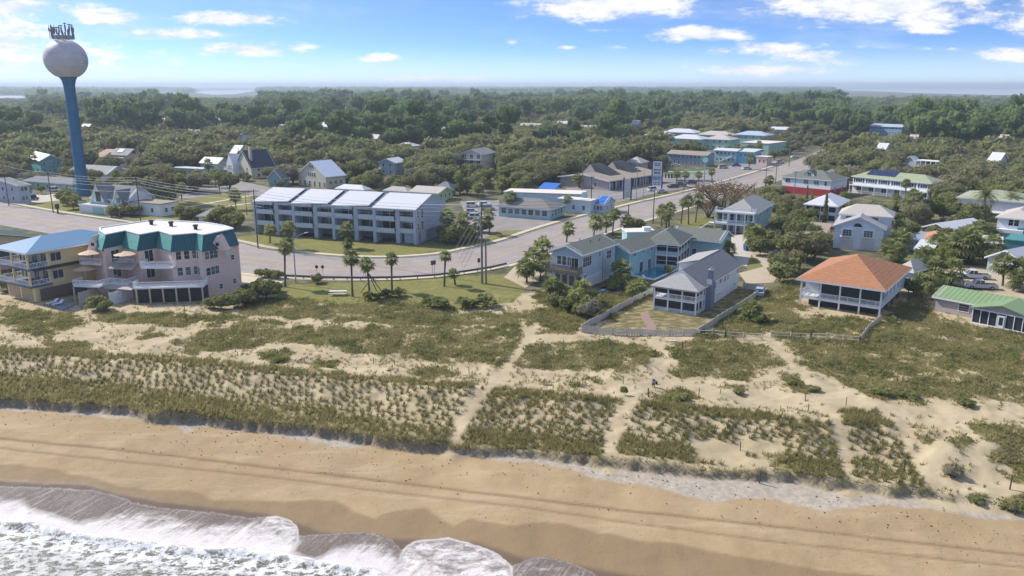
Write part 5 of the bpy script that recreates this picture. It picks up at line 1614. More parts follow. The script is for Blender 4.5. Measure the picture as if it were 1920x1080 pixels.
H.part('solar_panels', m, pmat('solar_panel', (.02, .03, .09), .2, 'seam', .1, period=1.0, depth=.2, spec=.7))
H = gh('white three-deck house with grey hipped roof and outside stairs left of the cypress columns', (1352, 394), (1420, 400), (1446, 380), 5.6, 'hip', 2.8, AQUA, SH_LGREY, nf=0, ns=2, floors=2, kp=(1340, 372, 1425, 440), cat='house', name='deck_house')
w_, d_ = H.W, H.D
for z in (2.6, 5.7):
    floor(H, -1.5, -2.6, w_ + .2, 0, z, WHITE, th=.35); railing(H, (-1.4, -2.5), (w_ + .1, -2.5), z, bal=.4); railing(H, (-1.4, -2.5), (-1.4, 0), z, bal=.4); railing(H, (w_ + .1, -2.5), (w_ + .1, 0), z, bal=.4)
posts(H, [(-1.3, -2.4), (w_ * .25, -2.4), (w_ * .5, -2.4), (w_ * .75, -2.4), (w_, -2.4)], 0, 5.4, WHITE, .14)
for k in range(5):
    for z in (.3, 3.1): win(H, 'F', w_ * (k + .5) / 5, z, 1.0, 1.8, 1, 1)
m = MB()
for i in range(12): m.box(-3.0 - i * .28, -2.4, 2.45 - i * .2 - .15, -2.7 - i * .28, -1.0, 2.45 - i * .2)
m.box(-3.0, -2.4, 2.35, -1.5, -1.0, 2.5); H.part('outside_stair', m, WHITE)
H = gh('small white-roofed house with screened upper porch between two cypress columns and the red-walled building', (1508, 381), (1572, 387), (1588, 374), 5.2, 'hip', 2.3, WHITE, M_WHITE, nf=0, ns=2, floors=2, kp=(1508, 361, 1574, 405), name='porch_house')
for z in (.8, 3.3): opening(H, 'F', .3, H.W - .3, z, z + 1.5)
posts(H, [(H.W * k / 4, -.1) for k in range(5)], 0, 5.1); floor(H, -.1, -.3, H.W, .0, 2.8, TRIM)
H = gh('wide house with pale green hipped roof behind the two date palms', (1793, 369), (1935, 380), (1950, 366), 6.4, 'hip', 1.8, WHITE, pmat('sage_shingle', (.36, .38, .28), .9, 'shingle', .12, period=.3, depth=.2), nf=0, ns=0, dmin=11, kp=(1796, 354, 1920, 390))
m = MB(); m.box(-.1, -.1, 0, H.W + .1, -.02, 2.6); H.part('ground_floor', m, BEIGE)
m = MB(); m.hull8([(-.5, -1.8, 2.7), (H.W, -1.8, 2.7), (H.W, 0, 3.1), (-.5, 0, 3.1)], [(-.5, -1.8, 2.85), (H.W, -1.8, 2.85), (H.W, 0, 3.25), (-.5, 0, 3.25)]); H.part('canopy', m, M_WHITE)
for k in range(6): win(H, 'F', 1.6 + k * 3.2, .8, 1.2, 1.5)
H = gh('white house with pink-beige roof and teal lower wall at the right picture edge', (1868, 405), (1945, 413), (1955, 398), 5.8, 'hip', 1.8, WHITE, SH_BEIGE, nf=0, ns=0, floors=2, kp=(1868, 394, 1920, 438))
for u in (3, 4.2, 7.2, 8.4): win(H, 'F', u, 3.8, 1.0, 1.6)
floor(H, -.8, -1.4, 6, 0, 2.9, WHITE, th=.9); m = MB(); m.box(4.6, -.15, 0, H.W, 0, 3.4); H.part('lower_wall', m, pmat('teal_wall', (.07, .24, .25), .8))
gh('small grey cottage with faded white gabled roof beyond the garden palms', (1746, 421), (1786, 434), (1818, 418), 3.0, 'y', 1.5, GREYW, M_WHITE, nf=1, ns=2, name='cottage', cat='cottage', kp=(1748, 408, 1800, 432))
gh('low shed with a worn orange tile hipped roof among the palms', (1727, 449), (1782, 452), (1790, 441), 3.0, 'hip', 1.3, GREYW, pmat('worn_orange_tile', (.52, .26, .15), .85, 'shingle', .25, nscale=3, period=.3, depth=.3), nf=1, ns=1, name='shed', cat='shed', kp=(1728, 434, 1775, 450))
gh('flat blue-grey roofed shed left of the orange tile roof', (1708, 444), (1732, 449), (1740, 438), 3.0, 'shed', .4, GBLUE, pmat('blue_grey_roof', (.25, .3, .38), .7), nf=1, ns=0, name='shed', cat='shed', o=.2)
gh('white corrugated lean-to roof below the orange tile shed', (1713, 465), (1738, 468), (1748, 455), 2.8, 'shed', .6, AQUA, M_WHITE, nf=1, ns=0, name='shed', cat='shed', o=.2)
gh('low building with plain pale flat roof left of the teal shed', (1839, 458), (1881, 461), (1886, 446), 3.0, 'flat', .3, WHITE, M_WHITE, nf=1, ns=0, name='outbuilding', cat='outbuilding', o=.2, kp=(1842, 442, 1880, 456))
gh('dark teal shed with an open top edge by the right picture edge', (1884, 449), (1922, 454), (1928, 442), 4.2, 'flat', .3, pmat('teal_wall', (0, 0, 0)), pmat('teal_wall', (0, 0, 0)), nf=0, ns=0, name='shed', cat='shed', o=.2, kp=(1884, 438, 1920, 456))
gh('grey cottage with broad pale gabled roof behind the palm in the truck yard', (1866, 475), (1922, 492), (1955, 470), 3.4, 'y', 1.9, GBLUE, pmat('pale_metal_roof', (.55, .56, .6), .5, 'seam', .05, period=.6, depth=.1), nf=3, ns=1, name='cottage', cat='cottage', kp=(1880, 455, 1920, 480))
gh('small beige-roofed garage tucked behind the orange roof', (1686, 500), (1708, 508), (1724, 497), 3.0, 'hip', 1.6, pmat('ice_blue_siding', (0, 0, 0)), SH_BEIGE, nf=0, ns=1, name='garage', cat='garage', kp=(1690, 486, 1718, 500))
gh('small tan-roofed cottage half hidden between palms left of the double-gabled house', (1502, 439), (1545, 443), (1560, 428), 3.0, 'shed', 1.2, BEIGE, SH_TAN, nf=2, ns=0, name='cottage', cat='cottage')
H = gh('white house with pale blue gable and pergola deck on the wooded rise at the right', (1692, 298), (1718, 302), (1728, 292), 5, 'y', 2.0, GBLUE, M_WHITE, nf=1, ns=0, kp=(1690, 284, 1756, 310))
oo = H.o + rot2((H.W + .5, -1), H.a); H.frame(oo, H.a, 11, 6)
floor(H, 0, 0, 11, 6, 3.0, WHITE); posts(H, [(11 * k / 5, 0) for k in range(6)], 0, 5.2, WHITE, .15); railing(H, (0, 0), (11, 0), 3.0); floor(H, 0, 0, 11, 6, 5.5, WHITE, 'pergola')

# avenue: shops, motel blocks and pastel buildings
H = gh('tan-roofed shopping strip with two dark gabled dormers and a shaded arcade', (1060, 328), (1142, 339), (1225, 322), 3.8, 'y', 1.6, GREYW, SH_TAN, nf=2, ns=0, name='shopping_strip', cat='shop building', o=.8, kp=(1062, 300, 1222, 352), ang=0)
w_, d_ = H.W, H.D
opening(H, 'R', 1, d_ - 1, .2, 2.9, SH_DARK, 'arcade', y=-.05); posts(H, [(w_ + .6, d_ * k / 9) for k in range(10)], 0, 3.6)  # dark sheet on the wall painted as the porch's shade
for k in range(9): win(H, 'R', 2 + (d_ - 4) * k / 8, .6, 1.6, 1.8, y=-.08)
for yy in (d_ * .22, d_ * .62):
    m = MB(); L_ = d_ * .2
    m.hull8([(w_ * .36, yy, 5.0), (w_ * .8, yy, 4.4), (w_ * .8, yy + L_, 4.4), (w_ * .36, yy + L_, 5.0)], [(w_ * .34, yy + .5, 8.2), (w_ * .42, yy + .5, 8.2), (w_ * .42, yy + L_ - .5, 8.2), (w_ * .34, yy + L_ - .5, 8.2)]); H.part('dormer_roof', m, SH_DARK)
    m = MB(); m.hull8([(w_ * .18, yy, 4.4), (w_ * .5, yy, 4.8), (w_ * .5, yy + .25, 4.8), (w_ * .18, yy + .25, 4.4)], [(w_ * .36, yy, 8.0), (w_ * .38, yy, 8.0), (w_ * .38, yy + .25, 8.0), (w_ * .36, yy + .25, 8.0)]); H.part('gable', m, GREYW)
H = gh('long low shop with white flat roof and pale blue walls beside the grey-roofed restaurant', (1043, 378), (1108, 378), (1122, 360), 4.0, 'flat', .3, pmat('pale_blue_stucco', (.5, .62, .70), .8), M_MEMB, nf=3, ns=1, name='shop_building', cat='shop building', o=.15, kp=(960, 352, 1106, 380))
oo = at(945, 360, 3.8); H.frame(Vector((oo.x, oo.y, 0)), -.25, (at(1060, 374, 3.8) - oo).length, 9)
walls(H, 0, 3.6, MATS['pale_blue_stucco']); roof(H, 'flat', 3.7, .3, M_MEMB, .15)
H = gh('little shop end with a bright blue gabled roof by the roadside', (1112, 376), (1133, 382), (1155, 374), 3.2, 'x', 1.7, MATS['pale_blue_stucco'], NAVY, nf=2, ns=2, name='kiosk', cat='shop building', kp=(1108, 360, 1155, 394), dmin=7)
gh('flat-roofed back building with a royal blue mono-pitch roof behind the white shop', (1008, 351), (1040, 354), (1052, 345), 3.2, 'shed', 1.2, MATS['pale_blue_stucco'], NAVY, nf=0, ns=0, name='store_building', cat='building', kp=(1008, 341, 1050, 352))
H = gh('restaurant with grey-brown hipped roof and aqua window walls beside its own lot', (931, 385), (1033, 392), (1060, 382), 3.4, 'hip', 2.0, AQUA, pmat('brown_grey_shingle', (.23, .22, .20), .9, 'shingle', .12, period=.3, depth=.25), nf=7, ns=4, name='restaurant', cat='restaurant', ww=1.6, wh=1.5, dmin=11, kp=(912, 360, 1066, 408))
gh('blue-grey two-storey motel block with outside stair behind the tall sign', (1250, 288), (1326, 291), (1330, 280), 5.6, 'x', 1.3, pmat('slate_blue_siding', (.27, .36, .46), .8), SH_TAN, nf=9, ns=0, floors=2, name='motel_block', cat='motel', dmin=10, kp=(1252, 276, 1326, 304))
H = gh('bright turquoise two-storey building with a white roof at the bend of the avenue', (1337, 281), (1382, 283), (1396, 268), 6.2, 'x', .8, TURQ, M_WHITE, nf=5, ns=0, floors=2, name='beach_store', cat='shop building', kp=(1338, 266, 1418, 308))
oo = H.o + rot2((H.W, 1), H.a); H.frame(oo, H.a, 8.5, 10); walls(H, 0, 6.0, pmat('sky_blue_wall', (.16, .48, .68), .8)); roof(H, 'shed', 6.0, .8, M_WHITE, .4); row(H, 'F', 3, 3.6); row(H, 'R', 4, 3.6)
m = MB(); m.hull8([(-9, -1.5, .1), (-2, -1.5, 3), (-2, -.6, 3), (-9, -.6, .1)], [(-9, -1.5, .4), (-2, -1.5, 3.4), (-2, -.6, 3.4), (-9, -.6, .4)]); H.part('ramp', m, WHITE)
m = MB(); m.box(-9.5, -.2, .05, -.2, -.02, 3.0); H.part('lower_wall', m, MINT)
gh('pale pink low shop wing between the turquoise building and the mint hall', (1416, 292), (1440, 295), (1450, 282), 4, 'flat', .3, PINKW, M_MEMB, nf=2, ns=0, name='shop_building', cat='shop building', kp=(1416, 276, 1440, 292))
gh('mint-green hall with long cream flat roof behind the turquoise building', (1388, 262), (1442, 270), (1475, 255), 6.5, 'flat', .4, MINT, M_MEMB, nf=3, ns=0, name='hall', cat='building', o=.2, kp=(1388, 250, 1474, 268))
for lb, fl, fr, b, wm, rm in (('mint building with white hipped roof, leftmost of the pastel block', (1253, 260), (1315, 261), (1322, 252), MINT, M_WHITE),
                              ('mint and pink-grey hipped-roof building in the middle of the pastel block', (1318, 263), (1370, 262), (1380, 254), MINT, SH_BEIGE),
                              ('building with pale brown hipped roof at the back of the pastel block', (1305, 252), (1370, 254), (1378, 246), AQUA, SH_BEIGE),
                              ('pastel building with light blue hipped roof left above the mint hall', (1375, 253), (1436, 254), (1444, 246), MINT, pmat('light_blue_roof', (.42, .52, .64), .5, 'seam', .05, period=.8)),
                              ('far white-roofed pastel building at the left end of the row', (1207, 248), (1250, 254), (1262, 246), AQUA, M_WHITE),
                              ('long low building with white roof ridge behind the leftmost pastel building', (1240, 246), (1303, 249), (1308, 243), AQUA, M_WHITE)):
    x0_, x1_ = fl[0], fr[0]
    gh(lb, fl, fr, b, 6.2, 'hip', 2.2, wm, rm, nf=4, ns=0, floors=2, name='pastel_building', cat='building', dmin=14, kp=(x0_, fl[1] - 12, x1_, fl[1] + 6))
gh('far bright blue apartment block beyond the end of the avenue', (1629, 240), (1692, 238), (1694, 232), 9, 'x', 1.5, pmat('bright_blue_wall', (.22, .42, .70), .8), pmat('light_blue_roof', (0, 0, 0)), nf=10, ns=0, floors=3, name='apartment_block', cat='apartment building', dmin=14, kp=(1629, 232, 1692, 254))
gh('pale blue-white house above the mint hall', (1441, 242), (1478, 243), (1482, 237), 7, 'x', 1.5, BLUEW, M_WHITE, nf=3, ns=0, floors=2, kp=(1441, 234, 1478, 248), dmin=12)
# middle ground, behind the condominium row
H = gh('pale yellow three-storey house with grey roof and white column balconies under the oaks', (861, 287), (905, 289), (931, 282), 8.2, 'y', 2.0, CREAM, SH_GREY, nf=0, ns=0, floors=3, kp=(861, 273, 930, 318))
for z in (3.0, 5.6): floor(H, 0, -1.8, H.W, 0, z, TRIM); railing(H, (0, -1.7), (H.W, -1.7), z, bal=.6)
posts(H, [(H.W * k / 4, -1.7) for k in range(5)], 0, 8.1); 
for z in (.4, 3.3, 5.9):
    for k in range(3): win(H, 'F', H.W * (k + .5) / 3, z, 1.6, 1.9, 2, 0)
H = gh('blue-white two-storey house with white metal roof right of the cream gable house', (707, 304), (741, 305), (764, 294), 5.6, 'y', 1.6, BLUEW, M_WHITE, nf=2, ns=2, floors=2, kp=(700, 292, 764, 326)); floor(H, -2.4, -1, 1.5, 2, 2.9, WHITE)
H = gh('cream house with steep white metal roof and blue double windows in its gable', (557, 330), (610, 331), (650, 326), 4.6, 'y', 5.2, CREAM, pmat('bright_metal_roof', (.66, .72, .82), .4, 'seam', .04, period=.7, depth=.1), nf=0, ns=3, kp=(556, 293, 645, 345), o=.4, ang=-.7)
for u in (-.5, .5): win(H, 'F', H.W * .5 + u * 1.3, 7.2, .9, 1.1); 
for k in range(4): win(H, 'F', H.W * .5 + (k - 1.5) * 1.15, 4.0, .9, 1.4)
for k in range(6): win(H, 'F', 1 + (H.W - 2) * k / 5, .3, 1.0, 1.9)
H = gh('cream and white house with steep slate roof, tall chimney and stacked porches', (440, 312), (470, 314), (520, 308), 4.8, 'y', 6.6, CREAM, pmat('slate_roof', (.05, .065, .095), .8, 'shingle', .15, period=.3), nf=2, ns=2, kp=(430, 280, 520, 325), o=.4, dmin=9, floors=2, ang=-.8)
w_, d_ = H.W, H.D
m = MB(); m.box(w_ * .72, 1.2, 4, w_ * .72 + 1.3, 2.2, 12.8); H.part('chimney', m, BEIGE)
m = MB(); m.hull8([(-2.5, -3, 0), (3.5, -3, 0), (3.5, 1.5, 0), (-2.5, 1.5, 0)], [(-2.5, -3, 5.6), (3.5, -3, 5.6), (3.5, 1.5, 5.6), (-2.5, 1.5, 5.6)]); m.hull8([(-2.5, -3, 5.6), (3.5, -3, 5.6), (3.5, 1.5, 5.6), (-2.5, 1.5, 5.6)], [(.45, -3, 9.4), (.55, -3, 9.4), (.55, 1.5, 9.4), (.45, 1.5, 9.4)]); H.part('front_bay', m, WHITE)
for z in (.8, 3.5): win(H, 'F', .5, z, 3.2, 1.5, 4, 0, y=-3.0)
m = MB(); m.box(-5, -3.2, 2.7, -2.4, .5, 3.0); rail_mb(m, (-5, -3.1), (3.5, -3.1), 3.0, bal=.5); H.part('porch', m, WHITE)
gh('teal cottage with brown-grey roof right of the slate-roofed house', (500, 330), (528, 333), (545, 322), 3.6, 'y', 2.8, pmat('teal_siding', (.22, .40, .44), .8, 'siding', .08), pmat('brown_grey_shingle', (0, 0, 0)), nf=1, ns=1, name='cottage', cat='cottage', kp=(502, 312, 528, 336))
gh('low bungalow with white flat-pitched roof directly behind the condominiums, left one', (627, 352), (682, 356), (690, 341), 2.9, 'hip', 1.3, WHITE, M_WHITE, nf=3, ns=1, name='bungalow', cat='bungalow', kp=(630, 335, 690, 352))
gh('low bungalow with pale cream roof behind the middle of the condominiums', (717, 356), (764, 359), (772, 347), 2.9, 'hip', 1.2, WHITE, SH_BEIGE, nf=3, ns=1, name='bungalow', cat='bungalow', kp=(718, 344, 762, 356))
H = gh('beige-roofed bungalow with lime-green gable wall behind the right end of the condominiums', (766, 352), (822, 362), (852, 354), 3.0, 'x', 1.4, pmat('lime_wall', (.48, .58, .26), .8), SH_BEIGE, nf=3, ns=3, name='bungalow', cat='bungalow', kp=(768, 338, 850, 362))
gh('grey-roofed house just behind the lime-gabled bungalow', (815, 350), (845, 352), (856, 343), 3.0, 'hip', 1.8, GREYW, SH_GREY, nf=1, ns=1, name='bungalow', cat='bungalow')
# left, around the tower
H = gh('turquoise gabled house with white metal roof left of the water tower', (73, 301), (119, 297), (28, 295), 6.2, 'y', 2.3, pmat('teal_blue_siding', (.13, .44, .50), .8, 'siding', .07), M_WHITE, side='L', nf=4, ns=3, floors=2, kp=(26, 282, 118, 318), dmin=12, ang=.75)
H = gh('pink house with salmon hipped roof, dormer and solar panel right of the tower', (172, 290), (232, 296), (262, 287), 4.6, 'hip', 3.4, PINKW, pmat('salmon_tile', (.58, .38, .30), .85, 'shingle', .1, period=.3), nf=3, ns=2, kp=(172, 270, 262, 292), dmin=10)
oo = H.o + rot2((H.W * .55, .5), H.a); H.frame(oo, H.a, 11, 8); walls(H, 0, 6.0, PINKW, 'x', 2.6); roof(H, 'x', 6.0, 2.6, SH_LGREY, .4, trim=TRIM); win(H, 'R', 4, 6.2, 2.4, 1.5, 3, 0)
m = MB(); m.hull8([(3, 1.2, 6.9), (6.5, 1.2, 6.9), (6.5, 3.4, 8.3), (3, 3.4, 8.3)], [(3, 1.2, 7.05), (6.5, 1.2, 7.05), (6.5, 3.4, 8.45), (3, 3.4, 8.45)]); H.part('solar_panel', m, MATS['solar_panel'])
gh('low white house with broad grey shingle roof just right of the tower', (125, 322), (200, 326), (243, 317), 3.2, 'x', 2.6, WHITE, SH_LGREY, nf=2, ns=2, name='bungalow', cat='bungalow', kp=(165, 302, 243, 324), dmin=9)
gh('low aqua-walled bungalow with grey roof behind the parked blue van', (40, 352), (135, 345), (100, 332), 3.0, 'hip', 1.6, pmat('faded_green_wall', (.40, .55, .48), .8), SH_GREY, nf=5, ns=0, name='bungalow', cat='bungalow', dmin=8, kp=(50, 333, 135, 352))
gh('blue-grey house cut off by the left picture edge behind the power lines', (-45, 345), (32, 348), (38, 330), 6.0, 'y', 1.8, GBLUE, SH_GREY, nf=4, ns=2, floors=2, kp=(0, 315, 30, 350))
H = gh('white two-gabled cottage with mint trim, front deck and dark roof at the tower foot', (168, 366), (240, 374), (262, 362), 4.6, 'x', 3.4, WHITE, SH_GREY, nf=0, ns=2, name='cottage', cat='cottage', dmin=10, kp=(160, 334, 250, 398))
w_, d_ = H.W, H.D; MTR = pmat('mint_trim', (.55, .72, .66), .7)
for u, hw, ap_ in ((w_ * .28, 3.0, 8.6), (w_ * .82, 2.1, 7.2)):
    m = MB(); m.hull8([(u - hw, -1.2, 3.2), (u + hw, -1.2, 3.2), (u + hw, 3.5, 3.2), (u - hw, 3.5, 3.2)], [(u - .03, -1.2, ap_), (u + .03, -1.2, ap_), (u + .03, 3.5, ap_), (u - .03, 3.5, ap_)]); H.part('gable', m, MTR)
    for sg in (-1, 1):
        m = MB(); m.tube([(u, -1.6, ap_ + .15), (u + sg * (hw + .5), -1.6, 2.7)], .16, 4); m.hull8([(u, -1.7, ap_), (u + sg * (hw + .5), -1.7, 2.6), (u + sg * (hw + .5), 4, 2.6), (u, 4, ap_)][::sg], [(u, -1.7, ap_ + .15), (u + sg * (hw + .5), -1.7, 2.75), (u + sg * (hw + .5), 4, 2.75), (u, 4, ap_ + .15)][::sg]); H.part('gable_roof', m, WHITE if sg < 0 else SH_GREY)
    m = MB(); m.box(u - hw * .35, -1.28, 3.4, u + hw * .35, -1.2, ap_ - 2.2); H.part('window', m, GLASS)
floor(H, -1.2, -4.2, w_ + .6, -.1, 2.6, WHITE, th=.3); railing(H, (-1.1, -4.1), (w_ + .5, -4.1), 2.6, mt=MTR, bal=.4); m = MB(); m.box(-1.0, -4.0, 0, w_ * .75, -.2, 2.3); H.part('lower_wall', m, WHITE)
posts(H, [(w_ * .8, -4), (w_ + .3, -4)], 0, 2.3); opening(H, 'F', w_ * .3, w_ * .6, .1, 2.0, MINT, 'garage_door', y=-4.1)
gh('beige and white annexe attached right of the two-gabled cottage', (242, 378), (300, 384), (322, 374), 3.6, 'flat', .3, WHITE, SH_TAN, nf=2, ns=2, name='annexe', cat='outbuilding', o=.2, kp=(242, 366, 290, 396), dmin=7)
gh('small pavilion with grey hipped roof on the lawn behind the teal mansard', (372, 402), (412, 404), (418, 396), 2.6, 'hip', 1.5, WHITE, SH_LGREY, nf=2, ns=0, name='pavilion', cat='pavilion', kp=(376, 388, 412, 408))
gh('white-roofed house half hidden in trees left of the slate-roofed house', (372, 303), (408, 306), (420, 298), 4, 'x', 2.2, WHITE, M_WHITE, nf=2, ns=0, kp=(374, 292, 415, 302), dmin=8)
gh('long white-roofed carport in the trees between the tower and the slate-roofed house', (318, 322), (378, 318), (384, 310), 3, 'flat', .2, AQUA, M_WHITE, nf=4, ns=0, name='carport', cat='carport', kp=(320, 308, 375, 320), dmin=6)
gh('small white gabled house deep in the trees above the slate-roofed house', (446, 263), (466, 265), (474, 260), 7, 'y', 3.5, WHITE, SH_LGREY, nf=1, ns=1, kp=(449, 250, 463, 268))
gh('white-roofed house in the oak canopy left of the pale yellow house', (738, 272), (775, 274), (782, 268), 6.5, 'hip', 1.5, WHITE, M_WHITE, nf=3, ns=0, kp=(740, 262, 778, 274), dmin=9)
gh('grey-white gabled house in the oaks above the shopping strip', (972, 236), (1012, 238), (1018, 232), 8, 'x', 2.4, WHITE, SH_BEIGE, nf=3, ns=0, kp=(972, 226, 1018, 238), dmin=10)
gh('pale house with mauve-grey roof behind the dormers of the shopping strip', (1170, 300), (1202, 305), (1215, 294), 5, 'hip', 2.2, GREYW, SH_BEIGE, nf=2, ns=1, kp=(1170, 283, 1212, 300), dmin=9)
far = [(1042, 234, 1080, 'white'), (1082, 243, 1130, 'cream'), (1110, 218, 1132, 'white'), (870, 213, 893, 'white'), (912, 212, 930, 'cream'), (942, 209, 962, 'white'), (890, 190, 902, 'white'), (763, 199, 783, 'white'), (255, 203, 270, 'white'), (640, 206, 660, 'white'),
       (1450, 196, 1480, 'white'), (1430, 187, 1452, 'cream'), (1500, 194, 1520, 'white'), (1555, 202, 1582, 'cream'), (1590, 205, 1606, 'white'), (1610, 208, 1634, 'white'), (1515, 181, 1530, 'white'), (1465, 178, 1490, 'white'), (1180, 232, 1200, 'white'), (182, 262, 206, 'cream'), (298, 228, 316, 'white'), (560, 262, 582, 'cream'), (518, 241, 536, 'white'), (690, 262, 708, 'white'), (822, 246, 840, 'cream'), (668, 226, 684, 'white'), (148, 240, 166, 'white'), (395, 226, 412, 'cream'), (1748, 268, 1768, 'white'), (1850, 300, 1878, 'white'), (1868, 262, 1888, 'cream'), (1640, 280, 1660, 'white'), (430, 285, 448, 'white'), (345, 252, 372, 'cream'), (1700, 262, 1715, 'cream'), (600, 236, 618, 'white')]
ordw = lambda i: (['first', 'second', 'third', 'fourth', 'fifth', 'sixth', 'seventh', 'eighth', 'ninth', 'tenth'] + ['%dth' % k for k in range(11, 99)])[i].replace('21th', '21st').replace('22th', '22nd').replace('23th', '23rd').replace('31th', '31st').replace('32th', '32nd').replace('33th', '33rd')
for k, (x, y, x2, c) in enumerate(far):
    d = at(x, y).y
    gh('%s-roofed far house, %s of its group counting from the left' % (c, ordw(sorted(q[0] for q in far if q[3] == c).index(x))), (x, y), (x2 - 3, y + 1), (x2 + 2, y - 2), 8.0 if y > 200 else 11, 'x', 3 if d < 1500 else 5, WHITE, M_WHITE if c == 'white' else SH_BEIGE, nf=0, ns=0, name='far_house', cat='house', dmin=8, kp=(x + 3, y - 4, x2 - 3, y - 1) if y > 205 else None, wmin=5)
    H_ = [o for o in SC.objects if o.type == 'EMPTY'][-1]; H_['group'] = 'far %s-roofed houses among the tree tops' % c

# ------------------------------------------------------------------ poles, wires, lamps, signs, guard rail
POLES = {}


def pole(key, px, py, ytop, label, arms=((1.0, 2.4),), r=.17, gear=True, group='utility poles', mt=None, name='utility_pole', cat='utility pole', xt=None):
    p = ground_at(px, py) if py > 560 else at(px, py); h = vertical(px, py, ytop)
    rt = empty(name, p, R.uniform(-.2, .2) if name == 'utility_pole' else 0, label, cat, group)
    m = MB(); m.tube([(0, 0, -.3), (0, 0, h)], [r, r * .65], 8); m.build('post', mt or POLEM, rt)
    for (dz, w) in arms:
        m = MB(); m.box(-w / 2, -.07, h - dz - .08, w / 2, .07, h - dz + .08); m.build('crossarm', mt or POLEM, rt)
        if gear:
            for s_ in (-.45, -.2, .2, .45):
                m = MB(); m.lathe([(.02, h - dz + .08), (.07, h - dz + .1), (.07, h - dz + .35), (.02, h - dz + .4)], 6, (w * s_, 0)); m.build('insulator', STEEL, rt)
    POLES[key] = (p, h)
    return rt, p, h


pole('a', 17, 386, 309, 'dark utility pole at the road edge nearest the left picture edge')
pole('b', 100, 399, 322, 'leaning dark utility pole with a grey box at its foot, left of the tower cottage')
rt, p, h = pole('b2', 109, 401, 388, 'short post carrying a dark meter box at the kerb', arms=(), r=.3, group=None, name='meter_post', cat='post')
m = MB(); m.box(-.5, -.3, h - .5, .5, .3, h + .9); m.build('meter_box', DARK, rt)
rt, p, h = pole('c', 264.5, 419, 332, 'utility pole with transformer in front of the two-gabled cottage', arms=((.6, 2.6), (1.5, 2.2)))
m = MB(); m.lathe([(.02, h - 3.6), (.35, h - 3.6), (.38, h - 2.3), (.02, h - 2.2)], 12, (.5, 0)); m.build('transformer', STEEL, rt)
pole('d', 484, 466, 355, 'brown utility pole at the left front corner of the condominiums', arms=((.4, 2.4),))
pole('d2', 463, 403, 360, 'thin utility pole on the lawn behind the condominiums', arms=((.3, 3.0),), r=.13)
rt, p, h = pole('e', 904, 532, 378, 'tall double grey wooden utility pole with curved bracket beside the guard rail', arms=((.8, .6),), r=.24, mt=pmat('grey_pole_wood', (.22, .20, .17), .9, None, .15))
m = MB(); m.tube([(.75, .2, -.3), (.75, .2, h * .55)], [.2, .16], 8); m.build('second_post', MATS['grey_pole_wood'], rt)
m = MB(); m.tube([(0, 0, h * .68), (-.8, -.1, h * .76), (-1.9, -.2, h * .745), (-2.4, -.2, h * .72)], [.12, .12, .12, .08], 6); m.build('bracket', WHITE, rt)
for k in range(5):
    m = MB(); m.lathe([(.02, 0), (.11, .05), (.11, .35), (.02, .4)], 6, (-.5 - k * .1, 0)); o = m.build('insulator', WHITE, rt); o.location = (0, 0, h - 1 - k * 1.25)
m = MB()
for k in range(5): m.tube([(-.1, 0, h - .8 - k * 1.4), (-5.2 + k * .45, -1.0, h * .42 - k * .9)], .035, 4)
m.build('guy_wire', WIRE, rt)
pole('f', 1108, 398, 330, 'dark utility pole before the blue-roofed kiosk', arms=((.5, 1.4),)); pole('g', 1092, 357, 292, 'pale pole with crossarm at the left end of the shopping strip', arms=((.6, 3),), mt=MATS['grey_pole_wood'])
pole('h', 1224.5, 419, 357, 'dark utility pole on the seaward side of the avenue left of the bare tree', arms=()); pole('i', 1178, 412, 384, 'short brown stub pole among the roadside palms', arms=(), r=.2)
pole('j', 1193, 374, 307, 'tall pale lamp standard before the shopping arcade', arms=((.1, 1.6),), gear=False, mt=STEEL, name='lamp_standard', cat='lamp standard', r=.13, group=None)
pole('k', 1206, 372, 310, 'thin pole left of the tall multi-panel sign', arms=(), mt=STEEL, r=.1)
pole('l', 1454, 344, 310, 'dark utility pole left of the red-walled building', arms=((.3, 2),)); pole('m', 1479, 312, 252, 'tall pale pole behind the mint hall car park', arms=((.3, 2.4),), mt=MATS['grey_pole_wood'], r=.22)
pole('n', 1513, 288, 247, 'pole with twin crossarms on the far side of the avenue', arms=((.3, 3), (1.6, 3)), mt=MATS['grey_pole_wood'], r=.22); pole('o', 1547, 300, 262, 'farthest dark pole beside the avenue bend', arms=((.3, 2.4),), r=.2)
pole('p', 1435, 348, 298, 'slim pole in front of the turquoise store', arms=(), r=.14); pole('q', 1413, 372, 346, 'dark pole behind the three-deck house', arms=(), r=.16); pole('r', 1488, 374, 321, 'weathered pole before the white and red building', arms=((.3, 2.0),), mt=MATS['grey_pole_wood'])
pole('s', 1810, 398, 352, 'slim pole left of the larger date palm', arms=((.2, 1.6),), r=.13); pole('t', 1406, 438, 388, 'thin dark pole in front of the three-deck house', arms=(), r=.1)
pole('u', 1033, 300, 243, 'tall flat-topped lamp standing out of the oak canopy', arms=((.1, 6),), gear=False, mt=STEEL, name='lamp_standard', cat='lamp standard', r=.2, group=None)
pole('v', 1163, 320, 256, 'far crossarm pole over the oaks behind the shopping strip', arms=((.4, 4), (2.5, 3)), r=.2); pole('w', 1223, 335, 273, 'crossarm pole with white insulators behind the tall sign', arms=((.4, 4), (2.2, 3)), r=.2)
pole('x', 1129, 545, 506, 'thin bare post beside the blue house yard', arms=(), r=.1); pole('y', 27, 330, 303, 'far pole at the left edge behind the power lines', arms=((.3, 2),), r=.15)


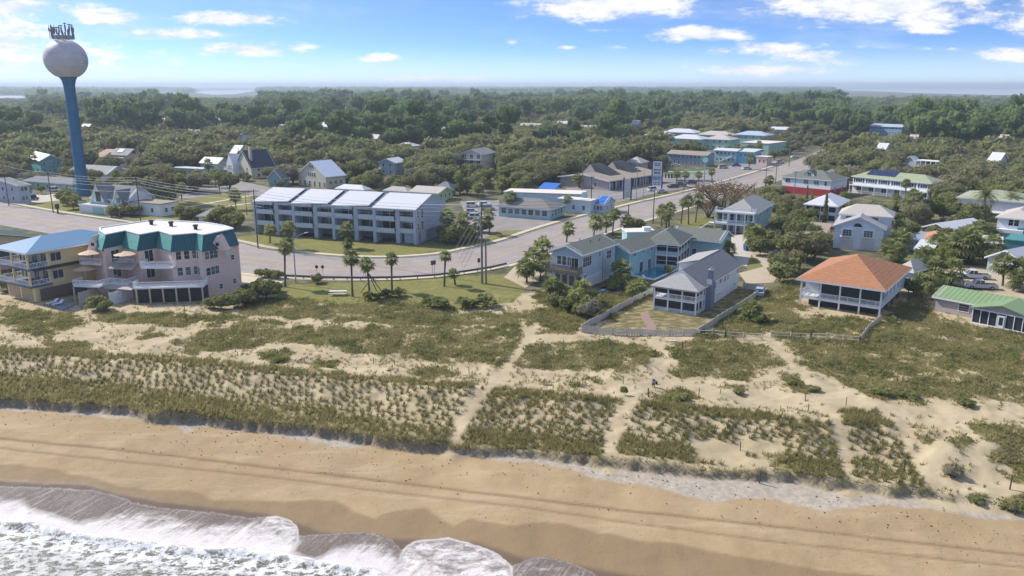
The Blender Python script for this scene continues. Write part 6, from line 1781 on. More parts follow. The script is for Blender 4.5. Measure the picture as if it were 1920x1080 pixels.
def wire(a, b, za, zb, sag, label, r=.035, xo=0):
    pa, ha = a if isinstance(a, tuple) else POLES[a]; pb, hb = b if isinstance(b, tuple) else POLES[b]
    p = Vector((pa.x + xo, pa.y, ha + za)); q = Vector((pb.x + xo, pb.y, hb + zb)); m = MB(); P = []
    for i in range(13):
        u = i / 12; v = p.lerp(q, u); v.z -= sag * 4 * u * (1 - u); P.append(v - p)
    m.tube(P, r, 4); o = m.build('power_line', WIRE); o.location = p
    tag(o, label, 'power line', 'power lines along the road')


edge_l = (at(-160, 372), 11.5)
lv = ['topmost', 'second', 'third', 'fourth', 'lowest']
for k, z in enumerate((-.1, -.8, -1.5, -2.4, -4.0)):
    wire(edge_l, 'a', z, z, .4, lv[k] + ' power line entering at the left picture edge', xo=k * .15)
    wire('a', 'b', z, z, .5, lv[k] + ' power line between the two left-hand poles', xo=k * .15)
    wire('b', 'c', z, z, .7, lv[k] + ' power line crossing the tower foot', xo=k * .15)
    wire('c', 'd', z, z, .9, lv[k] + ' power line from the transformer pole to the condominium corner pole', xo=k * .15)
    wire('d', 'e', z, z - .6, .9, lv[k] + ' power line across the condominium front', xo=k * .15)
    if k < 3:
        wire('e', 'h', z, z, 1.0, lv[k] + ' power line from the double pole along the avenue', xo=k * .15)
        wire('h', 'l', z, z, 1.2, lv[k] + ' power line along the far avenue', xo=k * .15)
wire('d2', 'd', -.3, -.3, .4, 'single power line from the lawn pole to the condominium corner pole')

# street lamp by the pink building
p = at(555, 531); h = 9.4
rt = empty('street_lamp', p, 0, 'grey street lamp with long rising arm at the bend by the pink building', 'street lamp')
m = MB(); m.tube([(0, 0, 0), (0, 0, h)], [.14, .09], 8); m.build('post', STEEL, rt)
m = MB(); m.tube([(0, 0, h - .8), (1.2, .2, h + .2), (2.3, .3, h + .65)], .06, 6); m.build('arm', STEEL, rt)
m = MB(); m.hull8([(2.1, .15, h + .55), (3.0, .15, h + .72), (3.0, .45, h + .72), (2.1, .45, h + .55)], [(2.15, .2, h + .7), (2.9, .2, h + .85), (2.9, .4, h + .85), (2.15, .4, h + .7)]); m.build('lamp_head', WHITE, rt)


def road_sign(px, py, label, shape='round', h=2.3):
    p = at(px, py); rt = empty('road_sign', p, R.uniform(-.3, .3), label, 'road sign', 'road signs seen from behind along the guard rail')
    m = MB(); m.box(-.04, -.03, 0, .04, .03, h + .5); m.build('post', STEEL, rt)
    m = MB()
    if shape == 'round': m.prism([(.36 * math.cos(a * math.pi / 4), .36 * math.sin(a * math.pi / 4)) for a in range(8)], -.015, .015)
    else: m.prism([(-.3, -.45), (.3, -.45), (.3, .45), (-.3, .45)], -.015, .015)
    o = m.build('plate', pmat('sign_back', (.09, .10, .10), .6), rt); o.rotation_euler = (math.pi / 2, 0, 0); o.location = (0, -.05, h)


road_sign(595, 521, 'dark-backed round sign above the small hedge shrub'); road_sign(606, 521, 'dark-backed round sign, right one of the pair above the shrub')
road_sign(682, 522, 'dark rectangular sign behind the braced palm', 'sq'); road_sign(686, 523, 'second dark rectangular sign behind the braced palm', 'sq')
road_sign(811, 517, 'tall rectangular sign back left of the right-hand palm', 'sq', 2.7); road_sign(815, 516, 'rectangular sign back touching its twin left of the right-hand palm', 'sq', 2.7); road_sign(898, 508, 'rectangular sign back beside the double utility pole', 'sq')
gr = empty('guard_rail', at(537, 521), 0, 'dark weathered steel guard rail along the outside of the road bend', 'guard rail')
g0 = at(537, 521); GP = [at(x, y) for x, y in [(480, 517), (537, 522), (600, 525), (676, 526), (750, 525), (815, 521), (870, 514), (920, 506), (950, 499)]]
GM = pmat('weathered_guard_rail', (.13, .12, .12), .7, None, .2)
m = MB()
for a, b in zip(GP[:-1], GP[1:]):
    a = a - g0; b = b - g0; d = (b - a).normalized(); s_ = Vector((-d.y, d.x, 0)) * .06
    for z in (.42, .64): m.hull8([v + Vector((0, 0, z)) for v in (a - s_, b - s_, b + s_, a + s_)], [v + Vector((0, 0, z + .18)) for v in (a - s_, b - s_, b + s_, a + s_)])
    m.hull8([v + Vector((0, 0, .58)) for v in (a, b, b + s_ * .5, a + s_ * .5)], [v + Vector((0, 0, .66)) for v in (a, b, b + s_ * .5, a + s_ * .5)])
m.build('rail', GM, gr)
for a, b in zip(GP[:-1], GP[1:]):
    n = max(1, int((b - a).length / 2.6))
    for i in range(n):
        p = a.lerp(b, i / n) - g0; m = MB(); m.box(p.x - .08, p.y + .05, -.2, p.x + .08, p.y + .22, .78); m.build('post', GM, gr)


def panel_sign(px, py, ytop, label, panels, w, pm, name='pylon_sign'):
    p = at(px, py); h = vertical(px, py, ytop); rt = empty(name, p, -.35, label, 'sign')
    for s_ in (-1, 1):
        m = MB(); m.box(s_ * w / 2 - .2, -.2, 0, s_ * w / 2 + .2, .2, h); m.build('post', pm, rt)
    z = h - .3
    for (ph, mt, txt) in panels:
        m = MB(); m.box(-w / 2 + .2, -.25, z - ph, w / 2 - .2, .25, z - .12); o = m.build('panel', mt, rt)
        if txt:
            m = MB()
            for (r0, c0, c1) in txt: m.box(-w / 2 + .2 + c0 * (w - .4), -.28, z - ph + (r0) * ph, -w / 2 + .2 + c1 * (w - .4), -.26, z - ph + (r0 + .2) * ph)
            m.build('lettering', pmat('dark_lettering', (.05, .06, .1), .7), o)
        z -= ph
    return rt


PNL = pmat('white_sign_panel', (.62, .66, .70), .6); SPN = pmat('striped_sign_panel', (.48, .52, .52), .6, 'siding', .1, period=1.2, depth=.35); PUR = pmat('dark_purple_post', (.06, .04, .12), .7)
panel_sign(1176, 374, 333, 'pylon sign with one tall faded striped panel between two dark posts', [(6.6, SPN, None)], 2.6, PUR)
T_ = lambda: [(.55, .1, .22), (.55, .27, .45), (.55, .52, .6), (.55, .66, .85), (.2, .15, .5), (.2, .56, .8)]
panel_sign(1231, 356, 301, 'tall pylon sign of stacked white and blue lettered panels beside the avenue', [(2.0, PNL, T_()), (3.2, PNL, T_()), (1.9, pmat('blue_sign_panel', (.35, .52, .62), .6), T_()), (1.9, PNL, T_())], 3.8, PUR)
p = at(1318, 372); h = vertical(1318, 372, 300); rt = empty('round_sign', p, 0, 'green-rimmed round sign on a pole near the bare tree', 'sign')
m = MB(); m.tube([(0, 0, 0), (0, 0, h)], .15, 6); m.build('post', STEEL, rt)
m = MB(); m.tube([(0, -.12, h), (0, .12, h)], 1.5, 20); m.build('disc', pmat('green_sign', (.08, .42, .28), .6), rt)
m = MB(); m.tube([(0, -.15, h), (0, -.1, h)], .95, 20); m.build('face', WHITE, rt)
p = at(1095, 396); h = vertical(1095, 396, 362); rt = empty('roadside_sign', p, -.3, 'pale oval-topped roadside sign before the white shop', 'sign')
m = MB(); m.box(-.12, -.1, 0, .12, .1, h); m.build('post', STEEL, rt); m = MB(); m.box(-1.0, -.15, h - 3.4, 1.0, .15, h - 1.6); m.build('panel', PNL, rt); m = MB(); m.tube([(0, -.15, h - .7), (0, .15, h - .7)], 1.05, 16); m.build('disc', pmat('green_grey_sign', (.30, .46, .44), .6), rt)
# low signs and banner letters at the market
m = MB(); g = at(1290, 350)
for k, w in enumerate((.5, .7, .9, .6, .8, .5)): m.box(k * 1.15, -.1, 0, k * 1.15 + w, .1, 1.8)
o = m.build('letter_sign', pmat('dark_red_letters', (.12, .05, .05), .7)); o.location = at(1247, 334, 1.4); tag(o, 'row of dark free-standing letters on the green canopy beside the tall sign', 'sign')
cp_ = empty('market_canopy', at(1285, 338), -.12, 'low green-roofed market canopy beside the tall sign', 'canopy')
m = MB(); m.box(-7, -3, 3.2, 8, 3, 3.5); m.build('roof', pmat('green_canopy', (.16, .38, .22), .7), cp_)
for x in (-6.5, -2, 3, 7.5):
    m = MB(); m.box(x - .1, -2.8, 0, x + .1, -2.6, 3.2); m.build('post', TRIM, cp_)


# picnic table
p = at(634, 553); rt = empty('picnic_table', p, .05, 'white picnic table with benches on the lawn by the tall palms', 'picnic table')
PT = pmat('white_picnic_wood', (.6, .6, .58), .8)
m = MB(); m.box(-1.6, -.45, .72, 1.6, .45, .8); m.build('table_top', PT, rt)
for s_ in (-1, 1):
    m = MB(); m.box(-1.6, s_ * .85 - .16, .42, 1.6, s_ * .85 + .16, .48); m.build('bench', PT, rt)
    m = MB(); m.tube([(s_ * 1.2, -.85, 0), (s_ * 1.2, -.3, .72)], .06, 4); m.tube([(s_ * 1.2, .85, 0), (s_ * 1.2, .3, .72)], .06, 4); m.box(s_ * 1.2 - .04, -.95, .36, s_ * 1.2 + .04, .95, .44); m.build('leg', PT, rt)

# kayaks
for (x, y, c, lb, rz) in ((1131, 548, (.05, .16, .55), 'blue and white kayak lying beside the red one in the blue house yard', .9), (1138, 538, (.55, .05, .03), 'red kayak lying against the whitewashed wall of the blue house', .75)):
    p = at(x, y); rt = empty('kayak', p, rz, lb, 'kayak', 'kayaks in the blue house yard')
    m = MB(); n = 9; rings = []
    for i in range(n):
        u = i / (n - 1) * 2 - 1; w = .42 * (1 - abs(u) ** 2.2) + .02; rings.append([(u * 1.9, w * math.cos(a), .25 + .22 * abs(u) ** 3 + .22 * math.sin(a) * (1 - abs(u) ** 3 * .6)) for a in [k * math.pi / 4 for k in range(8)]])
    b = len(m.v)
    for r_ in rings: m.v += r_
    for i in range(n - 1):
        for k in range(8): m.f.append([i * 8 + k, i * 8 + (k + 1) % 8, (i + 1) * 8 + (k + 1) % 8, (i + 1) * 8 + k]); m.mi.append(0)
    m.build('hull', pmat('kayak_%.2f' % c[0], c, .4), rt, smooth=True)
    m = MB(); m.box(-.5, -.25, .44, .4, .25, .5); m.build('cockpit', WHITE if c[2] > .5 else DARK, rt)


# vehicles ---------------------------------------------------------
TYRE = pmat('tyre', (.02, .02, .02), .8); LAMP_ = pmat('headlight', (.6, .6, .6), .2)


def vehicle(px, py, rz, col, kind, label, group, name='parked_car', cat='car'):
    p = at(px, py); rt = empty(name, (p.x, p.y, .03), rz, label, cat, group)
    L, Wd = (4.6, 1.85) if kind != 'truck' else (5.7, 2.0)
    pm_ = pmat('car_paint_%.2f_%.2f' % (col[0], col[2]), col, .3, None, .03, spec=.6)
    m = MB(); n = lambda x0, x1, z0, z1, i=.0, j=.0: m.hull8([(x0, -Wd / 2 + .03, z0), (x1, -Wd / 2 + .03, z0), (x1, Wd / 2 - .03, z0), (x0, Wd / 2 - .03, z0)], [(x0 + i, -Wd / 2 + .1, z1), (x1 - j, -Wd / 2 + .1, z1), (x1 - j, Wd / 2 - .1, z1), (x0 + i, Wd / 2 - .1, z1)])
    n(-L / 2, L / 2, .32, .62); n(-L / 2 + .04, L / 2 - .03, .62, .92 if kind != 'truck' else 1.0, .05, .15)
    if kind == 'truck':
        m.box(-L / 2 + .1, -Wd / 2 + .1, 1.0, -L / 2 + .2, Wd / 2 - .1, 1.12)
    m.build('body', pm_, rt)
    if kind == 'truck': c0, c1, top = -.6, 1.5, 1.75
    elif kind == 'van': c0, c1, top = -L / 2 + .1, 1.5, 1.85
    else: c0, c1, top = -1.6, 1.1, 1.45
    if kind == 'suv': c0, c1, top = -2.1, 1.1, 1.7
    m = MB(); zb = .9 if kind != 'truck' else .98
    m.hull8([(c0, -Wd / 2 + .12, zb), (c1, -Wd / 2 + .12, zb), (c1, Wd / 2 - .12, zb), (c0, Wd / 2 - .12, zb)], [(c0 + .3, -Wd / 2 + .3, top - .06), (c1 - .6, -Wd / 2 + .3, top - .06), (c1 - .6, Wd / 2 - .3, top - .06), (c0 + .3, Wd / 2 - .3, top - .06)])
    m.build('window', GLASS, rt)
    m = MB(); m.box(c0 + .3, -Wd / 2 + .28, top - .06, c1 - .6, Wd / 2 - .28, top)
    for xx, xt_ in ((c0 + .02, c0 + .3), (c1 - .06, c1 - .62), ((c0 + c1) / 2 - .1, (c0 + c1) / 2 - .15)):
        for s_ in (-1, 1): m.tube([(xx, s_ * (Wd / 2 - .1), zb), (xt_, s_ * (Wd / 2 - .29), top - .03)], .05, 4)
    m.build('roof', pm_, rt)
    if kind == 'truck':
        m = MB(); m.box(-L / 2 + .2, -Wd / 2 + .22, .7, -.75, Wd / 2 - .22, 1.012); m.build('bed', DARK, rt)
    for sx in (-1, 1):
        for sy in (-1, 1):
            m = MB(); c = (sx * L * .31, sy * (Wd / 2 - .08), .34); m.tube([(c[0], c[1] - .11, c[2]), (c[0], c[1] + .11, c[2])], .34, 14); w_ = m.build('wheel', TYRE, rt)
            m = MB(); m.tube([(c[0], c[1] - .13, c[2]), (c[0], c[1] + .13, c[2])], .18, 10); m.build('rim', STEEL, w_)
    for s_ in (-1, 1):
        m = MB(); m.box(L / 2 - .06, s_ * .65 - .2, .64, L / 2 + .01, s_ * .65 + .2, .8); m.build('headlight', LAMP_, rt)
        m = MB(); m.box(-L / 2 - .01, s_ * .7 - .15, .64, -L / 2 + .05, s_ * .7 + .15, .82); m.build('tail_light', REDW, rt)


SIL = (.45, .45, .44); WHT = (.68, .70, .72)
vehicle(1826, 522, math.pi - .28, WHT, 'truck', 'white pickup truck, the farther one parked behind the green roof', 'pickup trucks in the right yard', 'pickup_truck', 'pickup truck')
vehicle(1838, 541, math.pi - .25, SIL, 'truck', 'silver pickup truck, the nearer one parked behind the green roof', 'pickup trucks in the right yard', 'pickup_truck', 'pickup truck')
vehicle(60, 375, -.25, (.03, .08, .16), 'van', 'dark blue van parked on the drive left of the tower', None, 'parked_van', 'van')
vehicle(52, 366, -.1, WHT, 'van', 'white box trailer van behind the dark blue van', None, 'parked_van', 'van')
vehicle(103, 359, -.2, WHT, 'suv', 'white car in front of the low aqua bungalow', 'parked cars')
for x, y, r, c, k, lb in ((886, 388, .1, WHT, 'suv', 'white car at the far end of the condominium lot'), (884, 400, .1, SIL, 'car', 'silver car in the second row of the condominium lot'), (893, 410, .1, WHT, 'suv', 'white car nearest the hedge in the condominium lot'), (908, 386, .2, WHT, 'car', 'pale car beside the restaurant gable'), (914, 394, .2, SIL, 'van', 'pale van at the restaurant corner')):
    vehicle(x, y, r, c, k, lb, 'parked cars')
for x, y, r, c, k, lb in ((1267, 312, -.3, WHT, 'car', 'white car before the blue-grey motel block'), (1225, 358, .4, WHT, 'suv', 'white car under the tall lettered sign'), (1240, 362, .4, SIL, 'car', 'silver car right of the tall lettered sign'), (1262, 352, .4, (.03, .03, .04), 'car', 'black car left of its grey neighbour in the market lot'), (1276, 349, .4, (.10, .10, .11), 'suv', 'dark grey car in the middle of the market lot'), (1296, 345, .4, (.03, .04, .06), 'suv', 'black car at the right end of the market lot'),
                          (1380, 312, .2, (.06, .10, .30), 'car', 'blue car before the turquoise store'), (1400, 318, .3, WHT, 'car', 'white car right of the blue one before the turquoise store'), (1355, 316, .3, SIL, 'van', 'silver van left of the blue car before the turquoise store'), (1490, 296, .3, WHT, 'car', 'white car near the pole before the mint hall'), (1500, 284, .3, SIL, 'car', 'silver car in the far lot beyond the mint hall'), (1462, 306, .3, WHT, 'suv', 'white car at the near end of the mint hall lot'),
                          (1418, 302, .2, SIL, 'car', 'silver car at the pink shop wing'), (1530, 272, .2, WHT, 'car', 'white car at the farthest end of the avenue'), (1555, 270, .2, (.04, .04, .05), 'car', 'dark car at the farthest end of the avenue'), (1668, 258, .1, WHT, 'van', 'white van before the far blue apartments')):
    if lb: vehicle(x, y, r, c, k, lb, 'parked cars')
vehicle(1424, 553, 1.2, (.34, .40, .48), 'car', 'grey-blue car at the end of the sandy drive left of the orange-roofed house', 'parked cars')

# ------------------------------------------------------------------ plants
OAKG = foliage('oak_foliage', (.09, .105, .04), (.33, .345, .15), .42, (.24, .20, .12))
OAKB = foliage('grey_oak_foliage', (.14, .135, .085), (.36, .34, .22), .38)
PINEG = foliage('pine_foliage', (.062, .102, .038), (.25, .33, .125), .4)
PALMG = foliage('palm_foliage', (.09, .115, .042), (.38, .41, .17), .42)
SHRUBG = foliage('shrub_foliage', (.09, .105, .038), (.34, .35, .14), .4)
LIME = foliage('lime_foliage', (.12, .15, .03), (.30, .34, .09), .3)
RUST = foliage('rusty_foliage', (.09, .06, .035), (.27, .18, .10), .3)
GREYF = foliage('grey_foliage', (.16, .15, .11), (.40, .38, .28), .35)
GRASS = foliage('dune_grass', (.15, .14, .05), (.48, .425, .20), .4)
OATG = foliage('sea_oats', (.095, .098, .034), (.37, .335, .14), .35)
BARK = pmat('bark', (.13, .11, .09), .95, None, .25)
PBARK = pmat('palm_trunk', (.14, .12, .095), .95, 'siding', .25, period=.25, depth=.3)


def crown_arrays(rs, lobes, n, size, flat=.85, core=True):
    """leaf quads spread over lobes: returns (n*4,3) verts, tint"""
    L = np.array(lobes, float)                     # x y z rx rz
    w = L[:, 3] ** 2; w /= w.sum()
    k = rs.choice(len(L), n, p=w)
    d = rs.normal(size=(n, 3)); d[:, 2] = np.abs(d[:, 2]) * 1.0 - .35 * rs.rand(n)
    d /= np.linalg.norm(d, axis=1)[:, None]
    rad = 1 - .35 * rs.rand(n) ** 1.6 + .10 * rs.normal(size=n)
    c = L[k, :3] + d * rad[:, None] * np.stack([L[k, 3], L[k, 3], L[k, 4]], 1)
    nn = d + rs.normal(size=(n, 3)) * .4
    nn /= np.linalg.norm(nn, axis=1)[:, None]
    a = np.cross(nn, rs.normal(size=(n, 3))); a /= np.linalg.norm(a, axis=1)[:, None]
    b = np.cross(nn, a)
    s = size * (.6 + .8 * rs.rand(n))[:, None]
    a = a * s; b = b * s * .75
    v = np.stack([c - a - b * .4, c + a * .2 - b, c + a + b * .3, c - a * .3 + b], 1).reshape(-1, 3)
    ct = rs.rand(len(L))[k]
    tint = np.repeat(np.clip(.25 + .45 * ct + .35 * rs.rand(n), 0, 1), 4)
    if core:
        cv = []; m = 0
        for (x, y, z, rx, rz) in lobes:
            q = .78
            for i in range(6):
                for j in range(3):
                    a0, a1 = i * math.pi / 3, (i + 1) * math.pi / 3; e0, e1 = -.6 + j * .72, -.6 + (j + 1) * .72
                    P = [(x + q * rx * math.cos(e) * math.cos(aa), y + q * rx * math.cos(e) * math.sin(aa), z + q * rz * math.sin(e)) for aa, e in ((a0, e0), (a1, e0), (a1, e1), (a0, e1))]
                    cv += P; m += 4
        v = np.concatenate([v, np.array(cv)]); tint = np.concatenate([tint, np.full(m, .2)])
    return v, tint


def lobes_for(rs, r, h, base, n=9):
    out = [(0, 0, base + (h - base) * .45, r * .62, (h - base) * .5)]
    for i in range(n):
        a = i * 2.4 + rs.rand() * .8; q = r * (.35 + .35 * rs.rand())
        out.append((q * math.cos(a), q * math.sin(a), base + (h - base) * (.35 + .35 * rs.rand()), r * (.30 + .2 * rs.rand()), (h - base) * (.24 + .14 * rs.rand())))
    return out


def trunk_mb(rs, h, r, limbs, spread, base):
    m = MB(); m.tube([(0, 0, -.3), (r * .3, 0, base * .5), (0, r * .4, base + .5)], [r, r * .75, r * .55], 7)
    for i in range(limbs):
        a = i * 2 * math.pi / limbs + rs.rand(); q = spread * (.5 + .35 * rs.rand())
        m.tube([(0, 0, base * .7), (q * .45 * math.cos(a), q * .45 * math.sin(a), base + (h - base) * .3), (q * math.cos(a), q * math.sin(a), base + (h - base) * .62)], [r * .5, r * .34, r * .1], 5)
    return m


PROTO = {}


def proto(kind, k):
    key = (kind, k)
    if key in PROTO: return PROTO[key]
    rs = np.random.RandomState(hash(key) % 1000 if False else (sum(map(ord, kind)) * 7 + k * 13))
    if kind == 'oak':
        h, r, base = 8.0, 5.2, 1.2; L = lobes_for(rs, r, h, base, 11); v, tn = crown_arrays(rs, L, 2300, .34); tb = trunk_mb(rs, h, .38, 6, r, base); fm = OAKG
    elif kind == 'greyoak':
        h, r, base = 7.5, 5.4, 1.0; L = lobes_for(rs, r, h, base, 11); v, tn = crown_arrays(rs, L, 2300, .32); tb = trunk_mb(rs, h, .38, 6, r, base); fm = OAKB
    elif kind == 'pine':
        h, r, base = 16.0, 4.0, 8.5; L = lobes_for(rs, r, h, base, 10); v, tn = crown_arrays(rs, L, 1800, .34, core=False); tb = trunk_mb(rs, h, .28, 5, r, base); fm = PINEG
    elif kind == 'shrub':
        h, r, base = 2.6, 2.0, .1; L = lobes_for(rs, r, h, base, 8); v, tn = crown_arrays(rs, L, 1300, .2); tb = trunk_mb(rs, h, .08, 4, r, .4); fm = SHRUBG
    elif kind == 'limetree':
        h, r, base = 6.0, 3.0, 1.2; L = lobes_for(rs, r, h, base, 9); v, tn = crown_arrays(rs, L, 1800, .22); tb = trunk_mb(rs, h, .16, 5, r, base); fm = LIME
    elif kind == 'greyshrub':
        h, r, base = 2.6, 1.6, .1; L = lobes_for(rs, r, h, base, 7); v, tn = crown_arrays(rs, L, 1200, .14); tb = trunk_mb(rs, h, .06, 4, r, .4); fm = GREYF
    elif kind == 'cypress':
        h = 9; L = [(0, 0, z, .75 * (1 - (z / 10) ** 2) + .15, 1.0) for z in (.9, 2, 3.2, 4.4, 5.6, 6.8, 7.8, 8.5)]; v, tn = crown_arrays(rs, L, 1500, .15); tb = trunk_mb(rs, 2, .1, 0, 1, .5); fm = OAKG
    elif kind == 'bare':
        h, r, base = 9.0, 8.0, 2.0; L = lobes_for(rs, r, h, base, 16); v, tn = crown_arrays(rs, L, 2300, .17, core=False); fm = RUST
        tb = MB()
        for i in range(11):
            a = i * 2 * math.pi / 11 + rs.rand() * .3; q = r * (.6 + .35 * rs.rand()); hh_ = h * (.6 + .35 * rs.rand())
            p1 = (q * .3 * math.cos(a), q * .3 * math.sin(a), hh_ * .45); p2 = (q * .7 * math.cos(a + .15), q * .7 * math.sin(a + .15), hh_ * .75); p3 = (q * math.cos(a), q * math.sin(a), hh_)
            tb.tube([(.3 * math.cos(a), .3 * math.sin(a), -.2), p1, p2, p3], [.3, .22, .12, .04], 5)
            for j in range(5):
                b_ = a + rs.uniform(-.9, .9); l_ = 1.5 + rs.rand() * 1.5; s0 = Vector(p1).lerp(Vector(p2), rs.rand()) if j < 3 else Vector(p2)
                tb.tube([s0, s0 + Vector((l_ * math.cos(b_), l_ * math.sin(b_), l_ * .7))], [.09, .02], 4)
    elif kind in ('palm', 'lowpalm'):
        vs = []; tn = []
        nf = 34; cr = 1.55
        for i in range(nf):
            a = i * 2.399; el = math.radians(78 - 125 * (i / nf) ** 1.0 + rs.uniform(-8, 8))
            ln = cr * rs.uniform(.42, .6); d = Vector((math.cos(a) * math.cos(el), math.sin(a) * math.cos(el), math.sin(el)))
            tip = d * ln; side = Vector((-math.sin(a), math.cos(a), 0)); up = side.cross(d) * -1
            t0 = rs.rand() * .6 + (.35 if i < nf * .6 else 0)
            w = .03
            vs += [tuple(-side * w), tuple(side * w), tuple(tip + side * w), tuple(tip - side * w)]; tn += [t0] * 4
            for j in range(9):
                b_ = math.radians(-100 + j * 25 + rs.uniform(-6, 6)); bl = cr * rs.uniform(.42, .62) * (1 - .2 * abs(j - 4) / 4)
                dd = (d * math.cos(b_) + side * math.sin(b_)).normalized(); mid = tip + dd * bl * .55 + up * .04
                end = tip + dd * bl - Vector((0, 0, bl * .28)); pr = dd.cross(up).normalized() * .095
                vs += [tuple(tip), tuple(mid - pr), tuple(end), tuple(mid + pr)]; tn += [t0 + rs.uniform(-.1, .1)] * 4
        for i in range(12):      # old hanging fronds
            a = i * 2 * math.pi / 12 + .2; d = Vector((math.cos(a), math.sin(a), 0)); s_ = Vector((-math.sin(a), math.cos(a), 0)) * .22
            vs += [tuple(d * .12), tuple(d * .45 + s_ - Vector((0, 0, .5))), tuple(d * .35 - Vector((0, 0, 1.15))), tuple(d * .5 - s_ - Vector((0, 0, .5)))]; tn += [.1] * 4
        v = np.array(vs); tn = np.array(tn); fm = PALMG; tb = None
    elif kind == 'datepalm':
        vs = []; tn = []
        for i in range(60):
            a = i * 2.399; el = math.radians(82 - 100 * (i / 60)); ln = 3.6; t0 = rs.rand() * .5 + .2
            P = []; p = Vector((0, 0, 0)); e = el
            for k in range(7): P.append(p.copy()); p = p + Vector((math.cos(a) * math.cos(e), math.sin(a) * math.cos(e), math.sin(e))) * ln / 6; e -= .2
            s_ = Vector((-math.sin(a), math.cos(a), 0))
            for k in range(6):
                for jj in range(3):
                    q = P[k].lerp(P[k + 1], jj / 3); dd = (P[k + 1] - P[k]).normalized(); wl = .55 * (1 - (k / 7) ** 3) + .08
                    for sg in (-1, 1):
                        e_ = q + s_ * sg * wl + dd * .3 - Vector((0, 0, .12)); vs += [tuple(q), tuple(q + dd * .12), tuple(e_ + dd * .03), tuple(e_)]; tn += [t0] * 4
        v = np.array(vs); tn = np.array(tn); fm = PALMG; tb = None
    elif kind == 'palmetto':
        vs = []; tn = []
        for c in range(10):
            cx, cy = rs.uniform(-1.2, 1.2, 2) * (1 if c else 0); t1 = rs.rand() * .5; ch = rs.uniform(.05, 1.0)
            for i in range(16):
                a = i * 2.399 + rs.rand(); el = math.radians(rs.uniform(5, 75)); ln = rs.uniform(.5, .9)
                d = Vector((math.cos(a) * math.cos(el), math.sin(a) * math.cos(el), math.sin(el))); tip = Vector((cx, cy, ch)) + d * ln; side = Vector((-math.sin(a), math.cos(a), 0)); up = side.cross(d) * -1
                for j in range(7):
                    b_ = math.radians(-75 + j * 25); bl = .55; dd = (d * math.cos(b_) + side * math.sin(b_)).normalized(); mid = tip + dd * bl * .5; end = tip + dd * bl - Vector((0, 0, .12)); pr = dd.cross(up).normalized() * .07
                    vs += [tuple(tip), tuple(mid - pr), tuple(end), tuple(mid + pr)]; tn += [t1 + rs.rand() * .3] * 4
        v = np.array(vs); tn = np.array(tn); fm = PALMG; tb = MB(); tb.tube([(0, 0, -.1), (.1, 0, .6)], .15, 6)
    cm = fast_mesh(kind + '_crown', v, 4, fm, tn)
    tm = tb.mesh(kind + '_trunk', BARK) if tb else None
    PROTO[key] = (cm, tm)
    return PROTO[key]


def plant(name, kind, p, s, label, cat, group=None, sz=None, rz=None):
    cm, tm = proto(kind, R.randrange(4 if kind in ('oak', 'pine', 'greyoak', 'shrub') else 2))
    rt = empty(name, p, R.uniform(0, 6.28) if rz is None else rz, label, cat, group)
    rt.scale = (s, s, sz or s)
    o = bpy.data.objects.new('crown', cm); COL.objects.link(o); o.parent = rt
    if tm: o = bpy.data.objects.new('trunk', tm); COL.objects.link(o); o.parent = rt
    return rt


_pt = {}


def palm(px, py, yc, label, group='cabbage palms', r=1.7, kind='palm', xc=None, lean=None, p=None, h=None, gy_=None):
    """palm with trunk base at ground pixel and crown centre showing at row yc"""
    if p is None:
        p = ground_at(px, py) if py > 540 else at(px, py); h = vertical(px, py, yc)
    h = max(h, 1.2)
    cm, _ = proto(kind, R.randrange(3))
    rt = empty('cabbage_palm' if kind == 'palm' else 'date_palm', p, 0, label, 'palm', group)
    lx = R.uniform(-.5, .5); ly = R.uniform(-.2, .2)
    m = MB(); tr = .19 if kind == 'palm' else .32
    m.tube([(0, 0, -.3), (lx * .3, ly * .3, h * .4), (lx, ly, h)], [tr * 1.25, tr * .9, tr * 1.05], 7); m.build('trunk', PBARK, rt)
    o = bpy.data.objects.new('crown', cm); COL.objects.link(o); o.parent = rt; o.location = (lx, ly, h)
    s = r / (2.0 if kind == 'palm' else 3.6) * (1.45 if kind == 'palm' else 1); s *= R.uniform(.85, 1.15); o.scale = (s, s, s * R.uniform(.85, 1.15)); o.rotation_euler = (0, 0, R.uniform(0, 6))
    return rt


LP = 'lawn palms on the seaward side of the road bend'
palm(535, 538, 466, 'slender palm nearest the street lamp on the lawn', LP, 1.5)
palm(661, 556, 484, 'palm right of the picnic table, biggest crown of the lawn palms', LP, 1.8)
rt = palm(693, 551, 497, 'palm held up by slanting timber props', LP, 1.7)
m = MB()
for (x, y) in ((2.6, .3), (-1.9, 1.0), (1.0, 2.2)): m.tube([(x, y, -.1), (0, 0, 3.9 if x > 0 else 2.4)], .09, 5)
m.build('prop', POLEM, rt)
palm(735, 545, 486, 'palm right of the propped palm, over the low palmettos', LP, 1.6)
palm(833, 537, 481, 'slim palm standing before the guard rail left of the double pole', LP, 1.4)
palm(854, 534, 513, 'short dark palm left of the double utility pole', LP, 1.3)
CPg = 'palms on the lawn in front of the condominiums'
palm(506, 456, 431, 'small palm at the left front of the condominium lawn', CPg, 1.8); palm(543, 467, 428, 'broad double-crowned palm on the condominium lawn by the kerb', CPg, 2.5); palm(537, 470, 458, 'knee-high palm before the double-crowned one', CPg, 1.7)
palm(650, 465, 432, 'dark palm before the middle bays of the condominiums', CPg, 2.3); palm(655, 468, 457, 'stub palm at the foot of the dark middle palm', CPg, 1.6)
palm(836, 452, 408, 'palm with pale trunk at the right end of the condominiums', CPg, 2.3); palm(874, 450, 412, 'second pale-trunked palm by the condominium hedge', CPg, 2.2); palm(918, 440, 404, 'palm with a bushy crown at the condominium lot entrance', CPg, 2.2)
AV = 'palms along the avenue'
